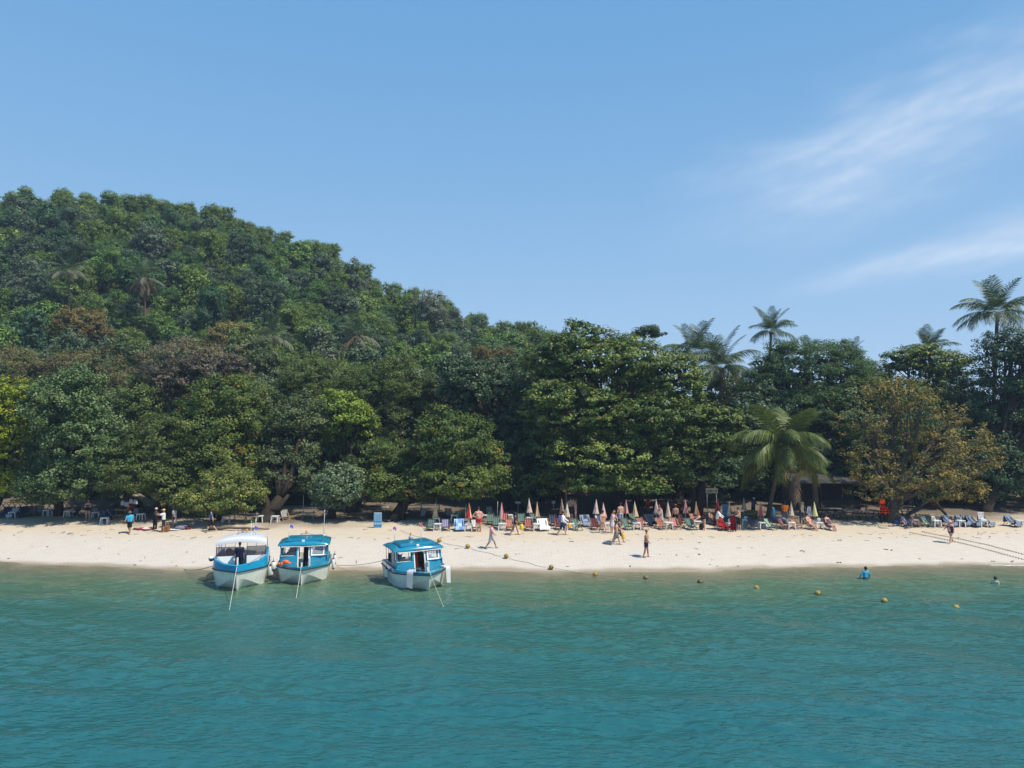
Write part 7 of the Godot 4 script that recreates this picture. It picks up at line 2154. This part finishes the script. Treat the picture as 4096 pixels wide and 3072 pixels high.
	# picnic tables
	for q in [[25.85, -58.00, "weathered picnic table in front of the dark hut"], [26.96, -57.14, "picnic table with a sunlit pinkish top west of the forked trunk"], [28.45, -56.92, "picnic table just behind the sarong vendor"], [32.35, -58.94, "picnic table in the shade east of the forked trunk"]]:
		t = thing("picnic_table", q[2], "picnic table", on(q[0], q[1]), 0.12, "picnic tables in front of the hut")
		for k in 4:
			st = begin()
			box(st, Vector3(0, 0.74, -0.3 + k * 0.2), Vector3(1.5, 0.04, 0.185))
			put("plank", fin(st), greyw, t)
		for z in [-0.68, 0.68]:
			st = begin()
			box(st, Vector3(0, 0.44, z), Vector3(1.5, 0.04, 0.24))
			put("bench", fin(st), wood, t)
		for x in [-0.55, 0.55]:
			for z in [-1.0, 1.0]:
				st = begin()
				bar(st, Vector3(x, 0.0, z * 0.62), Vector3(x, 0.72, z * 0.18), 0.07, 0.05)
				put("leg", fin(st), wood, t)
	# fallen limb with a hanging cloth
	t = thing("fallen_limb", "thick bent dead limb resting on the ground behind the eastern deck chairs", "fallen branch", on(33.14, -57.82))
	st = begin()
	limb(st, Vector3(-1.5, 0.05, 0.3), Vector3(0.75, 1.55, 0), 0.16, 0.14, 0.12)
	limb(st, Vector3(0.75, 1.55, 0), Vector3(1.9, 0.05, 0.3), 0.13, 0.09, 0.1)
	limb(st, Vector3(-1.4, 0.1, 0.3), Vector3(-2.6, 0.12, 0.6), 0.12, 0.05, 0.1)
	put("limb", fin(st), mat(lin(0.10, 0.08, 0.07), 0.95), t)
	hung("rust_cloth", "small rust-red cloth hanging from the bent dead limb", "cloth", t.position + Vector3(0.85, 1.35, 0.12), 0.22, 0.5, [G(0.30, 0.05, 0.015)], 0)
	hung("yellow_hammock", "yellow cloth slung among the shaded branches at the east end", "hammock", Vector3(36.22, 2.85, -56.50), 0.36, 0.16, [G(0.55, 0.32, 0.01)], 5, 1.4)
	# west: tarpaulin shelter with an orange crate and washing
	t = thing("tarp_shelter", "shelter with a sloping grey tarpaulin west of the vendors", "shelter", Vector3(-32.92, 1.58, -60.50))
	t.position.y = ground(t.position.x, t.position.z)
	st = begin()
	st.set_smooth_group(3)
	for i in 8:
		for k in 6:
			var p := func(a: int, b: int) -> Vector3: return Vector3(-1.3 + a * 0.26, 0.15 + a * 0.16 - 0.10 * sin(PI * b / 6.0), -0.9 + b * 0.34)
			quad(st, p.call(i, k), p.call(i, k + 1), p.call(i + 1, k + 1), p.call(i + 1, k))
	put("tarpaulin", fin(st), mat(lin(0.24, 0.23, 0.20), 0.8), t)
	for q in [[-1.2, 0.2], [0.75, 1.45], [0.75, 1.4]]:
		st = begin()
		bar(st, Vector3(q[0], -0.2, 1.05 if q[1] != 1.4 else -0.85), Vector3(q[0], q[1], 1.05 if q[1] != 1.4 else -0.85), 0.06, 0.06)
		put("post", fin(st), wood, t)
	st = begin()
	for i in 3: box(st, Vector3(1.6 + 0.3 * i, 1.25 - 0.16 * i, 0.1), Vector3(1.2, 0.10, 1.4), Basis(Vector3.BACK, -0.5))
	put("thatch", fin(st), mat(lin(0.28, 0.22, 0.16), 0.95), t)
	t = thing("orange_crate", "bright orange crate under the grey tarpaulin", "crate", on(-32.56, -60.86), 0.3)
	st = begin()
	box(st, Vector3(0, 0.22, 0), Vector3(0.36, 0.44, 0.36))
	put("body", fin(st), mat(lin(0.78, 0.11, 0.02), 0.6), t)
	st = begin()
	box(st, Vector3(0, 0.46, 0), Vector3(0.40, 0.05, 0.40))
	put("lid", fin(st), mat(lin(0.60, 0.08, 0.015), 0.6), t)
	for q in [[491, 2003, "white rag hung on branches over the tarpaulin, westernmost"], [507, 2010, "white rag hanging low over the orange crate"], [524, 1999, "bluish white washing hung high over the orange crate"], [540, 2000, "white washing hung at the east end of the branch line"]]:
		pass
	for q in [[-31.67, 2.61, -58.20, "white rag hung on branches over the tarpaulin, westernmost of the washing"], [-31.35, 2.51, -58.20, "white rag hanging lowest over the orange crate"], [-31.01, 2.75, -58.20, "bluish washing hung highest over the orange crate"], [-30.66, 2.71, -58.20, "white washing at the east end of the branch line"]]:
		hung("washing", q[3], "washing", Vector3(q[0], q[1], q[2]), 0.34, 0.36, [G(0.62, 0.62, 0.66)], 10)
	# lattice fence at the west, in the shade
	t = thing("lattice_fence", "low wooden lattice fence in the shade behind the western chairs", "fence", on(-41.18, -62.12))
	for k in 15:
		for s in [-1.0, 1.0]:
			st = begin()
			bar(st, Vector3(-3.5 + k * 0.5 - s * 0.22, 0.05, 0.02 * s), Vector3(-3.5 + k * 0.5 + s * 0.22, 0.62, 0.02 * s), 0.05, 0.03)
			put("slat", fin(st), wood, t)
	for y in [0.04, 0.66]:
		st = begin()
		bar(st, Vector3(-3.8, y, 0), Vector3(3.9, y, 0), 0.06, 0.06)
		put("rail", fin(st), greyw, t)
	# bamboo racks
	for q in [[-21.42, -56.40, "bamboo rack with a slatted top beside the yellow-green shrub"], [-16.11, -56.57, "low bamboo rack under the silvery tree"], [-20.43, -56.14, "second bamboo rack between the shrub and the white table"]]:
		t = thing("bamboo_rack", q[2], "rack", on(q[0], q[1]), 0.1)
		for x in [-0.42, 0.42]:
			for s in [-1.0, 1.0]:
				st = begin()
				tube(st, [Vector3(x, 0, s * 0.3), Vector3(x, 0.72, -s * 0.22)], [0.025], 6)
				put("leg", fin(st), greyw, t)
		for k in 6:
			st = begin()
			tube(st, [Vector3(-0.55, 0.55, -0.25 + k * 0.1), Vector3(0.55, 0.55, -0.25 + k * 0.1)], [0.022], 6)
			put("slat", fin(st), greyw, t)
	# concrete path and rails behind the trees
	st = begin()
	box(st, Vector3(0, 0.03, 0), Vector3(16.0, 0.14, 1.7))
	var path := put("path", fin(st), mat(lin(0.38, 0.38, 0.37), 0.9))
	path.position = on(-18.83, -62.81) - Vector3(0, 0.0, 0)
	tag(path, "pale concrete path in the shade behind the trees", "", "", "structure")
	t = thing("white_railing", "low white railing in the shade west of the first parasol", "railing", on(-7.58, -60.59))
	for y in [0.28, 0.52]:
		st = begin()
		bar(st, Vector3(-1.8, y, 0), Vector3(1.5, y, 0), 0.06, 0.05)
		put("rail", fin(st), M.plastic, t)
	for x in [-1.7, -0.1, 1.4]:
		st = begin()
		bar(st, Vector3(x, -0.1, -0.04), Vector3(x, 0.6, -0.04), 0.08, 0.06)
		put("post", fin(st), greyw, t)
	# scooters parked in the shade
	var paints := [lin(0.45, 0.015, 0.02), lin(0.30, 0.27, 0.36), lin(0.5, 0.06, 0.03)]
	var k := 0
	for q in [[12.89, -61.09, "red scooter parked in the shade above the grey parasol"], [13.69, -61.41, "silver-lilac scooter parked in the shade, middle of three"], [14.19, -61.17, "red scooter with a headlamp nearest the thick dark trunk"]]:
		t = thing("scooter", q[2], "scooter", on(q[0], q[1]), 1.2 + 0.2 * k)
		for z in [-0.6, 0.6]:
			var wheel := begin()
			var r2 := []
			for i in 15: r2.append(Vector3(0, 0.27 + cos(TAU * i / 14.0) * 0.22, z + sin(TAU * i / 14.0) * 0.22))
			tube(wheel, r2, [0.05], 6, false)
			var w := put("wheel", fin(wheel), M.black, t)
			wheel = begin()
			lathe(wheel, Vector3(-0.03, 0.27, z), [Vector2(0, 0), Vector2(0.17, 0), Vector2(0.17, 0.06), Vector2(0, 0.06)], 10, Basis(Vector3.BACK, -PI / 2))
			put("rim", fin(wheel), M.steel, w)
		st = begin()
		ball(st, Vector3(0, 0.55, -0.45), Vector3(0.15, 0.18, 0.45), 10)
		box(st, Vector3(0, 0.33, 0.05), Vector3(0.24, 0.1, 0.6))
		bar(st, Vector3(0, 0.3, 0.4), Vector3(0, 0.95, 0.42), 0.3, 0.08)
		put("body", fin(st), mat(paints[k], 0.3), t)
		st = begin()
		box(st, Vector3(0, 0.76, -0.38), Vector3(0.24, 0.09, 0.7))
		put("saddle", fin(st), M.black, t)
		st = begin()
		tube(st, [Vector3(-0.32, 1.0, 0.32), Vector3(0, 0.98, 0.42), Vector3(0.32, 1.0, 0.32)], [0.02], 6)
		put("handlebar", fin(st), M.steel, t)
		st = begin()
		ball(st, Vector3(0, 0.88, 0.5), Vector3(0.09, 0.08, 0.05), 9)
		put("headlamp", fin(st), M.gel, t)
		k += 1

func pole_mesh(h: float, r: float) -> ArrayMesh:
	var st := begin()
	tube(st, [Vector3(0, -0.2, 0), Vector3(0, h * 0.5, 0.0), Vector3(0.02, h, 0)], [r, r * 0.9, r * 0.8], 7)
	return fin(st)

func build_sand_detail() -> void:
	# wheel tracks that cross the sand at the east end: two rows of cleat marks
	var damp := mat(lin(0.34, 0.285, 0.215), 0.95, 0.2)
	for q in [[29.08, -52.39, 33.46, -45.33, "nearer wheel track across the sand at the east end"], [30.08, -52.53, 34.71, -45.73, "farther wheel track across the sand at the east end"]]:
		var st := begin()
		var a := Vector3(q[0], 0, q[1])
		var b := Vector3(q[2], 0, q[3])
		var d := (b - a).normalized()
		var s := Vector3(-d.z, 0, d.x)
		var n := int(a.distance_to(b) / 0.16)
		for i in n:
			var c := a.lerp(b, float(i) / n) + s * 0.05 * sin(i * 0.21)
			for w in [-1.0, 1.0]:
				var o: Vector3 = c + s * w * (0.07 + rng.randf_range(-0.01, 0.01)) + d * (0.04 * w)
				o.y = beach_height(o.x, o.z) + 0.018
				box(st, o, Vector3(rng.randf_range(0.09, 0.13), 0.035, rng.randf_range(0.055, 0.085)), Basis(s, Vector3.UP, d).rotated(Vector3.UP, 0.4 * w))
		tag(put("wheel_track", fin(st), damp), q[4], "wheel track", "", "stuff")
	# twigs, dead leaves and dry weed
	var twig := begin()
	limb(twig, Vector3(-0.16, 0.01, 0), Vector3(0.16, 0.015, 0.02), 0.012, 0.006, 0.02, 3)
	var tw := fin(twig)
	var lv := Leaves.new()
	lv.leaf(Vector3.ZERO, Vector3(0.2, 1, 0.1).normalized(), Vector3(1, 0, 0.2), 0.13, 0.6, Color(1, 1, 1))
	var leafm := lv.mesh()
	var wd := begin()
	for i in 5: ball(wd, Vector3(rng.randf_range(-0.1, 0.1), 0.015, rng.randf_range(-0.05, 0.05)), Vector3(0.045, 0.018, 0.03), 6)
	var weed := fin(wd)
	for q in [["beach_twigs", tw, 190, G(0.12, 0.085, 0.06), "dark twigs scattered over the sand"], ["fallen_leaves", leafm, 2600, G(0.20, 0.12, 0.05), "dry leaves scattered over the upper beach"], ["dry_weed", weed, 60, G(0.17, 0.135, 0.095), "small clumps of dry weed along the old tide lines"]]:
		var mm := MultiMesh.new()
		mm.transform_format = MultiMesh.TRANSFORM_3D
		mm.use_colors = true
		mm.mesh = q[1]
		mm.instance_count = q[2]
		for i in int(q[2]):
			var x := rng.randf_range(-40, 42)
			var d := 0.0
			match q[0]:
				"beach_twigs": d = rng.randf_range(0.4, 9.5) if rng.randf() < 0.5 else rng.randfn(6.3, 0.35)
				"fallen_leaves": d = 16.0 - absf(rng.randfn(0.0, 4.2))
				"dry_weed": d = [0.55, 2.9, 5.6][rng.randi() % 3] + rng.randfn(0.0, 0.22) + 0.25 * sin(x * 0.5)
			var z := shore(x) - maxf(d, 0.3)
			var s := rng.randf_range(0.5, 1.4)
			var p := Vector3(x, beach_height(x, z) + 0.006, z)
			mm.set_instance_transform(i, Transform3D(Basis(Vector3.UP, rng.randf() * TAU).rotated(Vector3.RIGHT, rng.randf_range(-0.1, 0.1)).scaled(Vector3(s, s, s)), p))
			mm.set_instance_color(i, q[3] * rng.randf_range(0.6, 1.5))
		var o := MultiMeshInstance3D.new()
		o.name = numbered(q[0])
		o.multimesh = mm
		o.material_override = vmat(0.9, 0.2)
		add_child(o, true)
		tag(o, q[4], "beach litter", "", "stuff")
	# small breaking edges of foam
	for q in [[30.04, -45.17, 33.85, -45.64]]:
		var st := begin()
		st.set_smooth_group(3)
		var a := Vector3(q[0], 0, q[1])
		var b := Vector3(q[2], 0, q[3])
		var n := int(a.distance_to(b) / 0.06)
		for i in n:
			var u := float(i) / n
			var w := func(k: int, side: float) -> Vector3:
				var t := float(k) / n
				var c := a.lerp(b, t)
				c.z = shore(c.x) + 0.10 + 0.07 * n_sand.get_noise_2d(c.x * 6.0, 3.0)
				var wd2 := (-0.004 + 0.075 * n_sand.get_noise_2d(c.x * 12.0, 8.0)) * pow(sin(PI * clampf(t, 0.001, 0.999)), 0.4)
				return Vector3(c.x, wave_height(c.x, c.z) + 0.03 * (1.0 - absf(side)) + 0.012, c.z + side * maxf(wd2, 0.0015))
			for k in 2:
				var s0 := k - 1.0
				quad(st, w.call(i, s0), w.call(i, s0 + 1.0), w.call(i + 1, s0 + 1.0), w.call(i + 1, s0))
		tag(put("shore_foam", fin(st), mat(lin(0.72, 0.73, 0.72), 0.9)), "thin white edge of foam where a ripple runs up the sand", "foam", "", "stuff")


func _ready() -> void:
	rng.seed = 7
	set_stage()
	build_ground()
	build_front_trees()
	build_hill_trees()
	build_palms()
	build_hill_specials()
	build_boats()
	build_people()
	build_furniture()
	build_edge()
	build_sand_detail()
